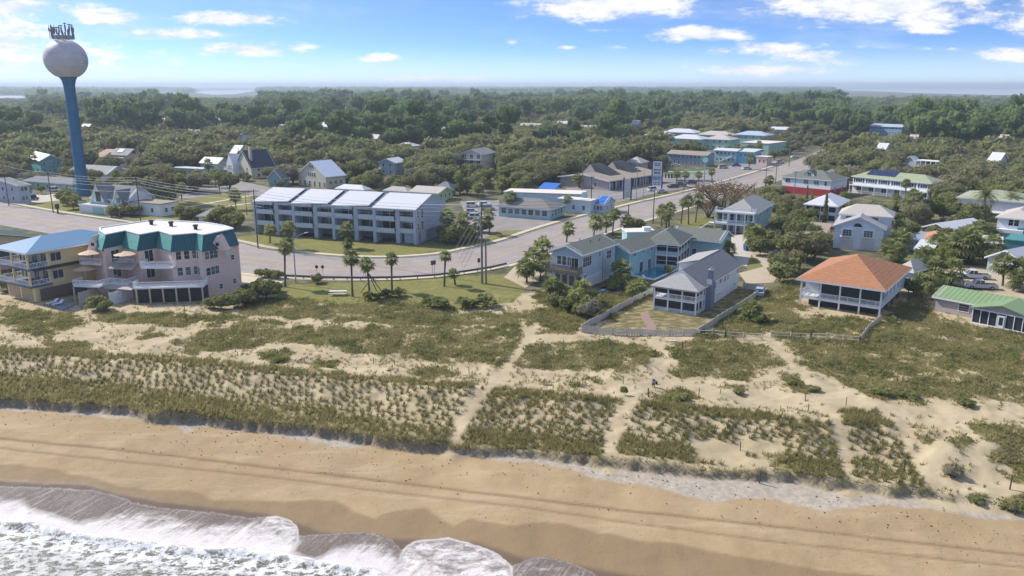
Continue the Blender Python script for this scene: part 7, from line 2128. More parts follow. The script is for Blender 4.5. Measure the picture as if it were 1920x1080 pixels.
palm(1062, 454, 430, 'single small palm above the blue house roof', AV, 1.9); palm(1113, 442, 418, 'shaggy palm, leftmost of the group of three by the road', AV, 2.4); palm(1136, 437, 415, 'middle palm of the group of three by the road', AV, 2.0); palm(1148, 442, 402, 'tallest palm of the group of three by the road', AV, 2.0)
palm(1173, 442, 418, 'palm beside a dark bush behind the motel roof', AV, 2.1); palm(1240, 424, 397, 'left palm of the clump behind the pool motel', AV, 2.0); palm(1254, 424, 391, 'tall palm of the clump behind the pool motel', AV, 2.3); palm(1249, 428, 404, 'low palm of the clump behind the pool motel', AV, 2.0)
palm(1277, 419, 380, 'slim roadside palm left of two others before the bare tree', AV, 1.7); palm(1291, 421, 378, 'middle slim roadside palm before the bare tree', AV, 1.7); palm(1304, 417, 375, 'slim roadside palm nearest the bare tree', AV, 1.8)
palm(958, 404, 372, 'palm standing at the restaurant front', AV, 2.6); palm(1066, 398, 374, 'palm at the restaurant corner by the road', AV, 1.9); palm(1086, 352, 335, 'palm before the left end of the shopping strip', AV, 2.3)
palm(1407, 469, 436, 'broad palm at the motel drive below the three-deck house', AV, 2.6); palm(1443, 360, 338, 'lone palm on the verge left of the white and red building', AV, 1.7); palm(1435, 362, 340, 'lone slim palm beside the verge palm', AV, 1.2)
palm(1310, 352, 328, 'palm near the green round sign', AV, 2.0); palm(1282, 356, 328, 'palm at the market lot corner', AV, 2.0); palm(1268, 350, 326, 'palm behind the parked black car', AV, 1.8); palm(1335, 345, 322, 'palm before the turquoise store', AV, 2.0); palm(1404, 318, 298, 'dark palm right of the turquoise store', AV, 3)
BH = 'palms around the blue house'
for a in ((1018, 505, 468, 'tall palm behind the left wall of the blue house', 2.3), (1000, 520, 488, 'dense palm at the left front of the blue house', 2.6), (988, 530, 503, 'palm nearest the road at the blue house corner', 2.2), (1012, 528, 500, 'palm touching the balcony of the blue house', 2.0), (1030, 560, 536, 'sunlit palm in front of the blue house', 2.4), (1050, 562, 545, 'palm right of the sunlit one before the blue house', 1.9), (1085, 572, 550, 'palm at the right front corner of the blue house', 2.3), (1100, 585, 566, 'low palm beside the grey shrub', 1.5),
          (1168, 530, 505, 'palm between the blue house and the pool', 2.2), (1193, 555, 540, 'low spreading palm left of the porch house', 2.0), (1205, 548, 536, 'low palm at the porch house corner', 1.5)):
    palm(a[0], a[1], a[2], a[3], BH, a[4])
RG = 'palms in the gardens on the right'
for a in ((1326, 480, 464, 'bright palm behind the grey roof ridge by the motel', 2.4), (1340, 478, 462, 'palm right of the bright one behind the grey roof', 2.0), (1363, 485, 468, 'palm at the right end of the motel wing', 2.0),
          (1690, 470, 450, 'sunlit palm right of the double-gabled house', 2.6), (1664, 478, 464, 'palm close to the double-gabled house wall', 2.0), (1676, 490, 474, 'palm above the orange roof ridge', 2.4), (1727, 520, 489, 'tall palm left of the truck yard', 2.5), (1741, 528, 503, 'palm beside the tall one left of the truck yard', 2.3), (1784, 534, 508, 'palm with sunlit crown left of the pickup trucks', 2.2),
          (1804, 495, 456, 'large palm in the centre of the right gardens', 3.4), (1790, 490, 466, 'palm leaning on the large one in the right gardens', 2.6), (1822, 492, 462, 'palm right of the large one in the right gardens', 2.6), (1760, 482, 458, 'palm below the orange tile shed', 2.5), (1775, 490, 470, 'small palm below the orange tile shed', 2.2), (1832, 452, 429, 'palm before the white cottage wall', 2.6), (1846, 450, 434, 'palm right of the white cottage one', 2.2),
          (1857, 486, 456, 'palm with wide crown beside the pale flat roof', 2.2), (1880, 536, 497, 'tall palm at the end of the pickup trucks', 2.6), (1912, 540, 508, 'palm cut by the right picture edge', 2.4), (1899, 545, 522, 'low palm between the truck yard and the right edge', 1.8), (1723, 548, 532, 'low palm at the right wall of the orange-roofed house', 2.0), (1708, 372 + 40, 372, 'palm before the long white apartments', 2.6),
          (1695, 395, 345, 'very slim tall palm before the long white apartments', 1.4), (1405, 600, 582, 'sprawling low palm in the grass right of the white house fence', 2.0), (1900, 345, 318, 'palm in the wood above the date palms', 3), (1862, 322, 300, 'feathery palm high in the right-hand wood', 3), (1912, 330, 292, 'palm at the right edge in the wood', 3)):
    palm(a[0], a[1], a[2], a[3], RG, a[4] * 1.12)
palm(1840.5, 420, 366, 'bigger date palm before the sage-roofed house', 'date palms', 4.1, 'datepalm'); palm(1894, 416, 377, 'smaller date palm at the right before the sage-roofed house', 'date palms', 3.6, 'datepalm')
LG = 'palms in the left-hand gardens'
for a in ((60, 334, 296, 'palm before the turquoise gabled house', 3.2), (219, 310, 290, 'palm before the pink house', 2.8), (210, 312, 294, 'palm left of the one before the pink house', 2.4), (183, 308, 296, 'low palm by the pink house corner', 2.6), (162, 312, 292, 'palm right behind the tower', 2.8), (443, 393, 367, 'lone palm on the lawn left of the condominiums', 2.2), (346, 412, 403, 'squat palm near the teal mansard', 2.4), (210, 407, 394, 'little windswept palm on the kerb lawn', 1.8), (320, 384, 366, 'palm beside the white cottage annexe', 2.4), (300, 382, 362, 'dark palm behind the cottage annexe', 2.5), (285, 386, 366, 'palm before the cottage annexe', 2.2), (392, 335, 308, 'palm at the side lane', 2.6),
          (405, 352, 328, 'palm near the slate-roofed house', 2.6), (540, 345, 322, 'palm between the teal cottage and the cream gable house', 3.0), (573, 345, 322, 'palm in front of the cream gable', 2.2), (622, 344, 320, 'dark palm at the cream house corner', 3.0), (648, 335, 300, 'tall palm right of the cream house', 2.8), (663, 360, 343, 'palm before the left white bungalow', 2.8), (692, 352, 340, 'palm between the two bungalows', 3.0), (708, 350, 330, 'palm behind the middle bungalow', 3.0), (742, 366, 352, 'palm poking over the condominium roof', 2.4), (869, 320, 303, 'palm before the pale yellow house', 3.0), (500, 330, 300, 'slim palm before the slate roof', 2.4),
          (895, 372, 352, 'palm at the lot behind the condominiums', 2.6), (942, 362, 346, 'palm behind the restaurant roof', 3.0), (965, 348, 332, 'palm in the row before the oaks', 3), (985, 348, 330, 'palm in the row before the oaks, right of centre', 3), (1003, 345, 328, 'palm at the right end of the row before the oaks', 3)):
    palm(a[0], a[1], a[2], a[3], LG, a[4])

# shrubs and single trees with their places
SG = 'garden shrubs'


def shrub(x, y, s, label, kind='shrub', cat='shrub', name='shrub', sz=None, group=SG):
    p = ground_at(x, y) if y > 540 else at(x, y)
    plant(name, kind, p, s, label, cat, group, sz)


for a in ((594, 531, .8, 'round dark shrub on the lawn below the two round signs'), (500, 560, 1.6, 'dense dark shrub mass right of the pink building'), (478, 562, 1.5, 'dark shrub against the pink building end wall'), (462, 572, 1.3, 'shrub below the end wall of the pink building'), (440, 576, 1.2, 'shrub under the right-hand windows of the pink building'), (415, 580, 1.1, 'low shrub before the pink building posts, right'), (395, 578, .9, 'low shrub before the pink building posts, left'), (515, 548, 1.0, 'shrub nearest the hedge by the pink building'),
          (490, 520, .8, 'left end of the clipped roadside hedge'), (505, 521, .8, 'middle of the clipped roadside hedge'), (522, 523, .8, 'right end of the clipped roadside hedge'), (182, 580, 1.2, 'tufted shrub before the weathered fence panel'), (196, 584, .9, 'small shrub right of the tufted one'), (15, 545, 1.6, 'dark shrub between the cream and yellow houses'),
          (355, 418, 2.2, 'rounded shrub left of the grey pavilion'), (372, 416, 1.7, 'shrub at the pavilion wall'), (425, 425, 2.6, 'big rounded shrub right of the pavilion'), (442, 430, 2.0, 'rounded shrub behind the teal mansard'), (410, 424, 2.0, 'shrub between the pavilion and the big rounded one'),
          (840, 456, 2.1, 'dark hedge shrub at the condominium end wall, left'), (856, 456, 2.1, 'dark hedge shrub at the condominium end wall, middle'), (872, 455, 2.0, 'dark hedge shrub at the condominium end wall, right'), (888, 450, 1.8, 'dark hedge shrub by the lot entrance'), (905, 436, 1.6, 'shrub under the bushy palm at the lot entrance'),
          (1150, 545, 1.1, 'dark shrub beside the kayaks'), (1160, 540, 1.4, 'dark shrub right of the kayaks'), (1040, 575, 1.2, 'dark shrub before the blue house, left'), (1065, 582, 1.3, 'dark shrub before the blue house, middle'), (1085, 592, 1.0, 'dark shrub before the blue house, right'), (1105, 568, 1.3, 'dark shrub by the kayak yard post'),
          (1254, 512, .9, 'bright green bush at the pool edge'), (1190, 437, 1.9, 'dark bush beside the palm behind the motel roof'), (1425, 478, 2.0, 'dark shrub right of the drive palm'), (1432, 468, 2.4, 'big dark shrub below the three-deck house'),
          (1462, 528, 1.7, 'rounded tree-like shrub left of the orange roof corner'), (1480, 515, 1.7, 'shrub touching the orange roof corner'), (1728, 560, 1.5, 'shrub right of the orange-roofed house'), (1740, 545, 1.6, 'shrub at the cottage corner behind the green roof'), (1712, 552, 1.3, 'small shrub right of the orange-roofed house'), (1238, 404, 1.0, 'low bush by the avenue stub'),
          (28, 372, 2.4, 'rounded dark bush behind the first utility pole'), (42, 366, 1.8, 'dark bush left of the blue van'), (128, 384, 2.4, 'dark bush at the foot of the tower, front'), (138, 392, 2.0, 'dark bush nearest the kerb at the tower'), (150, 392, 1.4, 'low bush right of the tower foot'), (172, 397, .9, 'clipped bush before the white deck wall, left'), (186, 400, .9, 'clipped bush before the white deck wall, right'), (230, 404, 1.5, 'clipped dark hedge under the transformer pole, left'), (250, 405, 1.5, 'clipped dark hedge under the transformer pole, right'), (3, 368, 1.8, 'pale green bush at the left picture edge'),
          ):
    shrub(a[0], a[1], a[2] * (.72 if 1000 < a[0] < 1260 and a[1] > 500 else .85), a[3])
TG = 'sunlit trees left of the double-gabled house'
for x, y, s, lb in ((1462, 412, .62, 'sunlit tree right of the three-deck house'), (1484, 408, .62, 'sunlit tree below the white and red building'), (1505, 425, .62, 'sunlit tree before the small white-roofed house'), (1468, 440, .6, 'sunlit tree above the sandy drive, upper'), (1490, 452, .62, 'sunlit tree in the middle of the grove'), (1515, 455, .6, 'sunlit tree against the tan-roofed cottage'), (1475, 482, .62, 'sunlit tree beside the sandy drive'), (1500, 486, .6, 'sunlit tree behind the orange roof, left'), (1525, 490, .58, 'sunlit tree behind the orange roof, right'), (1462, 512, .5, 'small sunlit tree at the drive end'), (1540, 470, .5, 'small sunlit tree by the double-gabled house corner'), (1488, 505, .5, 'small sunlit tree at the orange roof corner')):
    rt = plant('garden_tree', 'oak', at(x, y), s * 1.12, lb, 'tree', TG); rt.children[0].data = proto('oak', R.randrange(4))[0]
for x, y, s, k, lb in ((1745, 412, 1.1, 'limetree', 'bright olive-green tree right of the long white apartments'), (1717, 418, .8, 'greyoak', 'grey-brown thin tree before the long white apartments'), (1690, 405, .6, 'oak', 'dark tree below the white apartment porch'), (1766, 400, .5, 'limetree', 'small bright tree left of the sage-roofed house'), (1770, 455, .5, 'oak', 'dark tree behind the orange tile shed'), (1700, 448, .6, 'oak', 'dark tree right of the double-gabled house'), (1790, 430, .5, 'oak', 'dark tree beside the grey cottage'), (1842, 425, .6, 'oak', 'dark tree left of the pink-beige roof'), (1850, 500, .6, 'oak', 'dark tree behind the farther pickup truck'), (1815, 488, .6, 'oak', 'dark tree behind the large garden palm'),
                       (1820, 425, .6, 'oak', 'dark tree right of the grey cottage'), (1865, 400, .5, 'shrub', None)):
    if lb: plant('garden_tree', k, at(x, y), s, lb, 'tree', 'garden trees')
plant('bare_tree', 'bare', at(1355, 412), 1.32, 'broad half-bare rusty brown tree by the avenue', 'tree')
plant('bare_tree', 'bare', at(1328, 408), .62, 'smaller half-bare tree left of the broad rusty one', 'tree')
plant('dark_oak', 'oak', at(1392, 424), .62, 'dark tree under the right side of the rusty tree', 'tree')
plant('dark_oak', 'oak', at(1452, 380), .7, 'sunlit leafy tree left of the white and red building', 'tree')
plant('cypress_tree', 'cypress', at(1520, 402), .8, 'thin dark cypress column, shorter left one', 'cypress', 'cypress columns'); plant('cypress_tree', 'cypress', at(1545, 425), 1.0, 'thin dark cypress column, taller right one', 'cypress', 'cypress columns'); plant('cypress_tree', 'cypress', at(1512, 378), .6, 'small cypress before the red wall', 'cypress', 'cypress columns')
plant('grey_shrub', 'greyshrub', ground_at(1107, 598), 1.3, 'pale grey twiggy shrub in front of the kayak yard', 'shrub')
plant('grey_shrub', 'greyshrub', ground_at(1787, 893), .6, 'bleached dry shrub in the sand hollow at the right', 'shrub', None, .38)
for x, y, s, lb in ((822, 578, 1.15, 'large palmetto clump with bright top on the lawn'), (808, 575, .9, 'palmetto left of the large clump'), (868, 576, 1.0, 'dark palmetto clump right of the large one'), (886, 578, .9, 'palmetto clump between two others on the lawn edge'), (914, 575, 1.1, 'palmetto clump nearest the double pole'), (695, 562, .75, 'low palmetto under the propped palm'), (728, 556, .7, 'low palmetto left of the last lawn palms'), (748, 556, .75, 'low palmetto right of the lawn palms'), (712, 560, .6, 'low palmetto between the lawn palms'), (1420, 606, .9, 'spiky clump in the grass right of the board fence'), (1668, 606, .6, 'spiky clump below the orange house corner')):
    plant('palmetto', 'palmetto', ground_at(x, y), s, lb, 'palmetto', 'palmetto clumps')
for x, y, s, lb in ((1620, 748, .9, None), (1270, 752, .85, 'green shrub between the sand path and the oats strip'), (1384, 738, .5, 'small grey-green shrub on the sand'), (1490, 722, .7, 'rounded shrub beside the right sand path'), (1525, 733, .55, 'rounded shrub touching the right sand path'), (520, 680, .7, 'grey-green shrub on the left sand flat'), (620, 690, .5, 'small shrub on the sand behind the oats strip'), (1170, 742, .28, 'bright yellow-green tuft at the top of the middle path'), (1830, 940, .45, 'dark shrub at the toe of the bank on the right'), (1900, 955, .5, 'dark shrub with driftwood at the right edge'), (1700, 745, .8, 'green shrub mass above the right sand hollow'), (1810, 760, .7, 'green shrub above the sand at the far right'), (1650, 740, .8, 'green shrub left of the sand hollow')):
    if lb: plant('dune_shrub', 'limetree' if s < .3 else 'shrub', ground_at(x, y), s * .85 if s > .3 else .2, lb, 'shrub', 'dune shrubs', s * .42 if s > .3 else None)

def scatter(x0, x1, y0, y1, sp):
    nx_, ny_ = int((x1 - x0) / sp), int((y1 - y0) / sp)
    g = np.stack(np.meshgrid(x0 + np.arange(nx_) * sp, y0 + np.arange(ny_) * sp), -1).reshape(-1, 2)
    return g + rs.uniform(-.5, .5, g.shape) * sp


# ------------------------------------------------------------------ the woods: three hundred nearest trees stand alone, the rest are one mass
rs = np.random.RandomState(11)
CLEAR = [[(-100, 350), (150, 350), (300, 362), (480, 360), (480, 480), (-100, 480)], [(440, 470), (440, 352), (700, 345), (870, 352), (1080, 345), (1240, 322), (1400, 290), (1480, 266), (1560, 266), (1580, 290), (1440, 360), (1300, 440), (1000, 470)],
         [(1450, 330), (1500, 312), (1600, 375), (1770, 385), (1800, 400), (1920, 410), (2100, 420), (2100, 640), (1300, 640), (1300, 440)], [(1215, 305), (1340, 300), (1340, 345), (1215, 345)], [(380, 352), (450, 336), (540, 360), (420, 360)],
         [(366, 181), (366, 166), (478, 166), (478, 176), (440, 181)], [(-80, 189), (55, 187), (55, 178), (-80, 178)], [(1560, 182), (1560, 165), (2300, 165), (2300, 184), (1900, 183)], [(1770, 244), (1800, 237), (1835, 240), (1825, 250), (1780, 250)], [(1620, 262), (1700, 258), (1700, 268), (1620, 270)]]
cand = []
d = 215.0
while d < 1650:
    sp = 8.2 if d < 600 else 8.2 + (d - 600) * .010
    halfw = d * .80 + 20
    n = int(2 * halfw / sp)
    xx = -halfw + (np.arange(n) + rs.uniform(-.42, .42, n)) * sp; yy = d + rs.uniform(-.42, .42, n) * sp
    cand += list(zip(xx, yy)); d += sp * .86
C = np.array(cand)
fp = np.array(FOOT)
ok = np.ones(len(C), bool)
for (fx, fy, fa, fw_, fd_) in FOOT:
    dx_, dy_ = C[:, 0] - fx, C[:, 1] - fy; u = dx_ * math.cos(fa) + dy_ * math.sin(fa); v = -dx_ * math.sin(fa) + dy_ * math.cos(fa)
    ok &= ~((u > -3.6) & (u < fw_ + 3.6) & (v > -3.6) & (v < fd_ + 3.6))
px, py = topix(C[:, 0], C[:, 1], 0.0)
for P in CLEAR: ok &= ~inpoly(px, py, P)
for i in range(0, NR, 2):
    c = (ru[i] + rl[i]) / 2; ok &= np.hypot(C[:, 0] - c[0], C[:, 1] - c[1]) > 15
C = C[ok]; px = px[ok]; py = py[ok]
zone = fbm(C[:, 0] * .012, C[:, 1] * .012, 3)
kind = np.where((C[:, 1] > 430) & (zone + rs.uniform(-.12, .12, len(C)) > .50), 1, 0)      # 1 = pine
kind = np.where((kind == 0) & (rs.rand(len(C)) < .33) & (C[:, 1] < 650), 2, kind)            # 2 = grey oak
sc = np.where(kind == 1, rs.uniform(.7, 1.25, len(C)), rs.uniform(.75, 1.5, len(C))); top_h = np.where(kind == 1, (13 + 12 * fbm(C[:, 0] * .02 + 7, C[:, 1] * .02, 3)) * np.clip(sc, .75, 1.2), 8 * sc)
top_h = top_h * (np.where(C[:, 1] < 330, .85, 1)); top_h = np.where((C[:, 1] > 650) & (((px > 350) & (px < 490)) | (px > 1580) | (px < 60)), np.minimum(top_h, 12), top_h)
rad = np.where(kind == 1, 4.6, 5.6) * sc * np.clip(C[:, 1] / 700, 1, 1.7)
tx, ty = topix(C[:, 0], C[:, 1], top_h)
pr = rad * FPX / np.maximum(C[:, 1], 1)
ok = np.ones(len(C), bool)
for (x0, y0, x1, y1, dd) in KEEP:
    ok &= ~((C[:, 1] < dd + 3) & (tx + pr * .5 > x0) & (tx - pr * .5 < x1) & (ty < y1 - 3) & (py + 2 > y0))
C, kind, sc, top_h, rad, px, py, tx = [a[ok] for a in (C, kind, sc, top_h, rad, px, py, tx)]
vis = (px > -60) & (px < 1980)
order = np.argsort(np.where(vis, C[:, 1], 1e9))
near = order[:300]; nearset = set(near.tolist())
MARKS = [(45, 300, 'the turquoise gabled house'), (220, 285, 'the pink tile-roofed house'), (130, 260, 'the blue tower column'), (395, 298, 'the white house left of the slate roof'), (475, 298, 'the slate-roofed house'), (456, 256, 'the small white gable in the wood'), (605, 310, 'the cream gable house'), (735, 308, 'the blue-white house'), (757, 268, 'the white roof in the oak canopy'),
         (895, 295, 'the pale yellow house'), (995, 232, 'the grey-white gabled house'), (1150, 318, 'the shopping strip'), (1290, 290, 'the blue-grey motel block'), (1290, 250, 'the pastel block'), (1430, 262, 'the mint hall'), (1660, 245, 'the far bright blue apartments'), (1720, 298, 'the pergola deck house'), (1670, 335, 'the solar panels'), (1870, 360, 'the date palms'), (1530, 350, 'the white and red building'), (1385, 400, 'the three-deck house'),
         (1620, 420, 'the double-gabled house'), (1780, 425, 'the grey cottage'), (670, 350, 'the left white bungalow'), (810, 352, 'the lime-gabled bungalow'), (990, 380, 'the restaurant'), (200, 370, 'the two-gabled cottage'), (70, 345, 'the aqua bungalow'), (900, 400, 'the condominium lot'), (1900, 470, 'the pale gabled cottage at the edge'), (1240, 450, 'the pool motel')]
used_ = {}


def lab(word, x, y):
    """label by the nearest landmark, the side of it and the count away from it"""
    mx_, my_, nm = min(MARKS, key=lambda q: (q[0] - x) ** 2 + ((q[1] - y) * 2.5) ** 2)
    dx_, dy_ = x - mx_, (y - my_) * 2.5
    rel = ('left of' if dx_ < 0 else 'right of') if abs(dx_) > abs(dy_) else ('behind' if dy_ < 0 else 'in front of')
    used_.setdefault((word, rel, nm), []); n = len(used_[(word, rel, nm)])
    used_[(word, rel, nm)].append(1)
    return '%s %s %s %s, counting away' % (ordw(n), word, rel, nm)


NMk = {0: ('live_oak', 'oak', 'live oak'), 1: ('pine_tree', 'pine', 'tall pine'), 2: ('grey_oak', 'greyoak', 'grey oak')}
GR = {0: 'live oaks of the wood', 1: 'pines of the wood', 2: 'grey-leaved oaks of the wood'}


def mdist(i): return min(math.hypot(px[i] - q[0], (py[i] - q[1]) * 2.5) for q in MARKS)


for i in sorted(near, key=mdist):
    k = int(kind[i]); s = float(sc[i]); sz = float(top_h[i] / (16 if k == 1 else 8))
    plant(NMk[k][0], NMk[k][1], (C[i, 0], C[i, 1], 0), s, lab(NMk[k][2], px[i], py[i]), 'tree', GR[k], sz)
# gardens between the houses
TOWNP = [[(-40, 352), (150, 330), (300, 335), (480, 330), (470, 372), (330, 392), (240, 402), (150, 395), (20, 372)], [(440, 340), (700, 330), (880, 335), (1060, 350), (1050, 360), (930, 375), (860, 372), (480, 352)], [(870, 320), (1060, 335), (1050, 352), (870, 350)],
         [(1420, 380), (1600, 345), (1760, 375), (1925, 395), (1925, 510), (1740, 500), (1700, 470), (1560, 470), (1500, 500), (1440, 500), (1420, 440)], [(1215, 305), (1330, 298), (1330, 306), (1240, 322)], [(1340, 300), (1480, 262), (1590, 262), (1560, 290), (1600, 340), (1540, 330)], [(1560, 376), (1800, 380), (1800, 395), (1600, 395)]]
g = scatter(-190, 250, 150, 640, 4.6); tpx, tpy = topix(g[:, 0], g[:, 1], 0.0); ok = np.zeros(len(g), bool)
for P in TOWNP: ok |= inpoly(tpx, tpy, P)
for P in PAVED: ok &= ~inpoly(tpx, tpy, P)
for P in LAWN: ok &= ~(inpoly(tpx, tpy, P) & (rs.rand(len(g)) < .93))
for (fx_, fy_, fa, fw_, fd_) in FOOT:
    dx_, dy_ = g[:, 0] - fx_, g[:, 1] - fy_; u = dx_ * math.cos(fa) + dy_ * math.sin(fa); v = -dx_ * math.sin(fa) + dy_ * math.cos(fa)
    ok &= ~((u > -2) & (u < fw_ + 2) & (v > -2) & (v < fd_ + 2))
for i in range(0, NR, 2):
    c = (ru[i] + rl[i]) / 2; ok &= np.hypot(g[:, 0] - c[0], g[:, 1] - c[1]) > 14.5
hh_ = rs.uniform(2.4, 7.2, len(g)); ttx, tty = topix(g[:, 0], g[:, 1], hh_); prr = hh_ * .55 * FPX / g[:, 1]
for (x0, y0, x1, y1, dd) in KEEP:
    hid = (g[:, 1] < dd + 2) & (ttx + prr * .6 > x0) & (ttx - prr * .6 < x1) & (tty < y1 - 10) & (tpy > y0)
    ok &= ~hid
idx_ = np.where(ok)[0]; rs.shuffle(idx_); idx_ = idx_[:330]
print('town plants', len(idx_), 'of', ok.sum())
for i in sorted(idx_, key=lambda i: min(math.hypot(tpx[i] - q[0], (tpy[i] - q[1]) * 2.5) for q in MARKS)):
    h_ = float(hh_[i]); q = rs.rand(); P_ = Vector((g[i, 0], g[i, 1], 0))
    if q < .26: palm(0, 0, 0, lab('garden palm', tpx[i], tpy[i]), 'garden palms between the houses', 1.9, p=P_, h=h_)
    elif q < .62: plant('garden_tree', 'oak', P_, h_ / 8 * 1.1, lab('garden tree', tpx[i], tpy[i]), 'tree', 'garden trees between the houses')
    elif q < .72: plant('garden_tree', 'limetree', P_, h_ / 6 * .9, lab('bright tree', tpx[i], tpy[i]), 'tree', 'bright garden trees between the houses')
    else: plant('shrub', 'shrub', P_, h_ / 3.6, lab('garden shrub', tpx[i], tpy[i]), 'shrub', 'garden shrubs between the houses')
print('individual trees', len(near), 'rest', len(C) - len(near))


def mass(name, pts, n_leaf, size, mt, label, hgt, rr, base_f=.3, core=True):
    h0 = float(np.mean(hgt)) / float(np.mean(rr)) * 5
    T = []
    for k in range(5):
        L = lobes_for(rs, 5.0, h0, base_f * h0, 8); v, t0 = crown_arrays(rs, L, n_leaf, size * 5, core=core); T.append((v / np.array([5.0, 5.0, h0]), t0))
    vs = []; tn = []
    for (x, y), h_, r_ in zip(pts, hgt, rr):
        v, t0 = T[rs.randint(5)]; a = rs.uniform(0, 6.28); c, s = math.cos(a), math.sin(a)
        q = np.empty_like(v); q[:, 0] = (v[:, 0] * c - v[:, 1] * s) * r_ + x; q[:, 1] = (v[:, 0] * s + v[:, 1] * c) * r_ + y; q[:, 2] = v[:, 2] * h_
        vs.append(q); tn.append(np.clip(t0 * .5 + rs.uniform(-.25, .8), 0, 1))
    me = fast_mesh(name, np.concatenate(vs), 4, mt, np.concatenate(tn)); o = bpy.data.objects.new(name, me); COL.objects.link(o)
    tag(o, label, 'woodland', None, 'stuff')


rest = np.array([i for i in range(len(C)) if i not in nearset])
dist = C[rest, 1]; k_ = kind[rest]
for nm_, sel, nl, sz_, mt, lb in (('oak_woodland', (k_ != 1) & (dist < 700), 260, .10, OAKG, 'unbroken canopy of oaks behind the nearest trees'), ('far_oak_woodland', (k_ != 1) & (dist >= 700), 130, .15, OAKG, 'distant oak canopy'),
                                  ('pine_woodland', (k_ == 1) & (dist < 700), 220, .11, PINEG, 'taller dark pine canopy behind the oaks'), ('far_pine_woodland', (k_ == 1) & (dist >= 700), 130, .15, PINEG, 'distant pine canopy')):
    r_ = rest[sel]
    print(nm_, len(r_))
    if len(r_): mass(nm_, C[r_], nl, sz_, mt, lb, top_h[r_] * rs.uniform(.8, 1.3, len(r_)), rad[r_] * (1.1 if 'oak' in nm_ else 1.25), .25 if 'oak' in nm_ else .55)
# wooded land to the horizon: bumpy canopy with crowns standing out of it
fx = []; d = 1620.0
while d < 9500:
    sp = 14 + (d - 1600) * .010; halfw = d * .78 + 60; n = int(2 * halfw / sp)
    xx = -halfw + (np.arange(n) + rs.uniform(-.45, .45, n)) * sp; yy = d + rs.uniform(-.45, .45, n) * sp
    fx += list(zip(xx, yy, np.full(n, sp))); d += sp * 1.5
Fp = np.array(fx); px, py = topix(Fp[:, 0], Fp[:, 1], 0.0); ok = np.ones(len(Fp), bool)
for P in CLEAR: ok &= ~inpoly(px, py, P)
gap = fbm(Fp[:, 0] * .0021, Fp[:, 1] * .0016, 3)
ok &= gap > .45
for (x0, y0, x1, y1, dd) in KEEP: ok &= ~((Fp[:, 1] < dd) & (px > x0 - 1) & (px < x1 + 1) & (py > y0))
# water seen over the trees: keep the crowns before it low
low = ((px > 355) & (px < 488) & (py < 194)) | ((px < 60) & (py > 183) & (py < 200)) | ((px > 1570) & (py < 196) & (py > 165))
Fp = Fp[ok & ~low]
print('far crowns', len(Fp))
hg = np.where(Fp[:, 1] > 3000, 17, 12) * (.55 + .9 * fbm(Fp[:, 0] * .004, Fp[:, 1] * .003, 3)) * rs.uniform(.75, 1.2, len(Fp))
mass('distant_forest', Fp[:, :2], 34, .30, PINEG, 'hazy forest reaching to the horizon', hg, Fp[:, 2] * .75, .1)

# ------------------------------------------------------------------ dune grass
def blades(P, nb, h, spread, w, mt, name, label, hv=.35, tv=None):
    n = len(P); N = n * nb
    base = np.repeat(P, nb, 0); a = rs.uniform(0, 6.283, N); out = rs.rand(N) * spread
    hh_ = h * (1 - hv + 2 * hv * rs.rand(N)) * (1 - .35 * (out / spread))
    lean = out * 1.2 + .06; off = np.stack([np.cos(a), np.sin(a)], 1)
    b0 = base.copy(); b0[:, :2] += off * (out * .55)[:, None]; b0[:, 2] -= .05
    tip = base.copy(); tip[:, :2] += off * (out * .55 + lean * .8)[:, None] + np.array([.10, -.05]) * hh_[:, None]; tip[:, 2] += hh_
    sd = np.stack([-np.sin(a + .6), np.cos(a + .6)], 1) * (w * (.6 + .8 * rs.rand(N)))[:, None]
    v = np.empty((N, 3, 3)); v[:, 0] = b0; v[:, 0, :2] -= sd; v[:, 1] = b0; v[:, 1, :2] += sd; v[:, 2] = tip
    tcl = np.repeat(rs.rand(n) if tv is None else tv, nb)
    tn = np.repeat(np.clip(tcl * .6 + rs.rand(N) * .5 - .05, 0, 1), 3)
    me = fast_mesh(name, v.reshape(-1, 3), 3, mt, tn); o = bpy.data.objects.new(name, me); COL.objects.link(o); tag(o, label, 'grass', None, 'stuff')


# planted rows of sea oats
ang = math.atan2(SY[-3] - SY[1], SX[-3] - SX[1]); ca, sa = math.cos(ang), math.sin(ang)
uu, vv_ = np.meshgrid(np.arange(-110, 90, .92), np.arange(-4, 40, 1.02)); off = (np.arange(uu.shape[0]) % 2)[:, None] * .46
uu = uu + off
g = np.stack([SX[5] + uu.ravel() * ca - vv_.ravel() * sa, SY[5] + uu.ravel() * sa + vv_.ravel() * ca], 1) + rs.uniform(-.26, .26, (uu.size, 2))
z = height(g[:, 0], g[:, 1]); px, py, veg, oat, fr, path, lawn, yard, jx, jy = zones(g[:, 0], g[:, 1], z)
thin_ = fbm(g[:, 0] * .2 + 5, g[:, 1] * .2, 3)
bare = inpoly(px + jx * 30, py + jy * 15, [(1290, 830), (1460, 825), (1470, 862), (1400, 876), (1300, 862)])
k = (oat > .5) & (rs.rand(len(g)) < .93) & (z > -.5) & ~(bare & (rs.rand(len(g)) < .85)) & (rs.rand(len(g)) < .6 + thin_ * .9)
P = np.concatenate([g[k], z[k][:, None]], 1)
print('oat tufts', len(P))
g2 = g + np.array([.46, .5]); g2 = g2[(px > 865) & (rs.rand(len(g)) < .6)]; z2 = height(g2[:, 0], g2[:, 1]); q2 = zones(g2[:, 0], g2[:, 1], z2)
b2 = inpoly(q2[0], q2[1], [(1280, 825), (1470, 820), (1480, 862), (1400, 878), (1290, 866)]); k2 = (q2[3] > .5) & (z2 > -.4) & ~b2
P = np.concatenate([P, np.concatenate([g2[k2], z2[k2][:, None]], 1)])
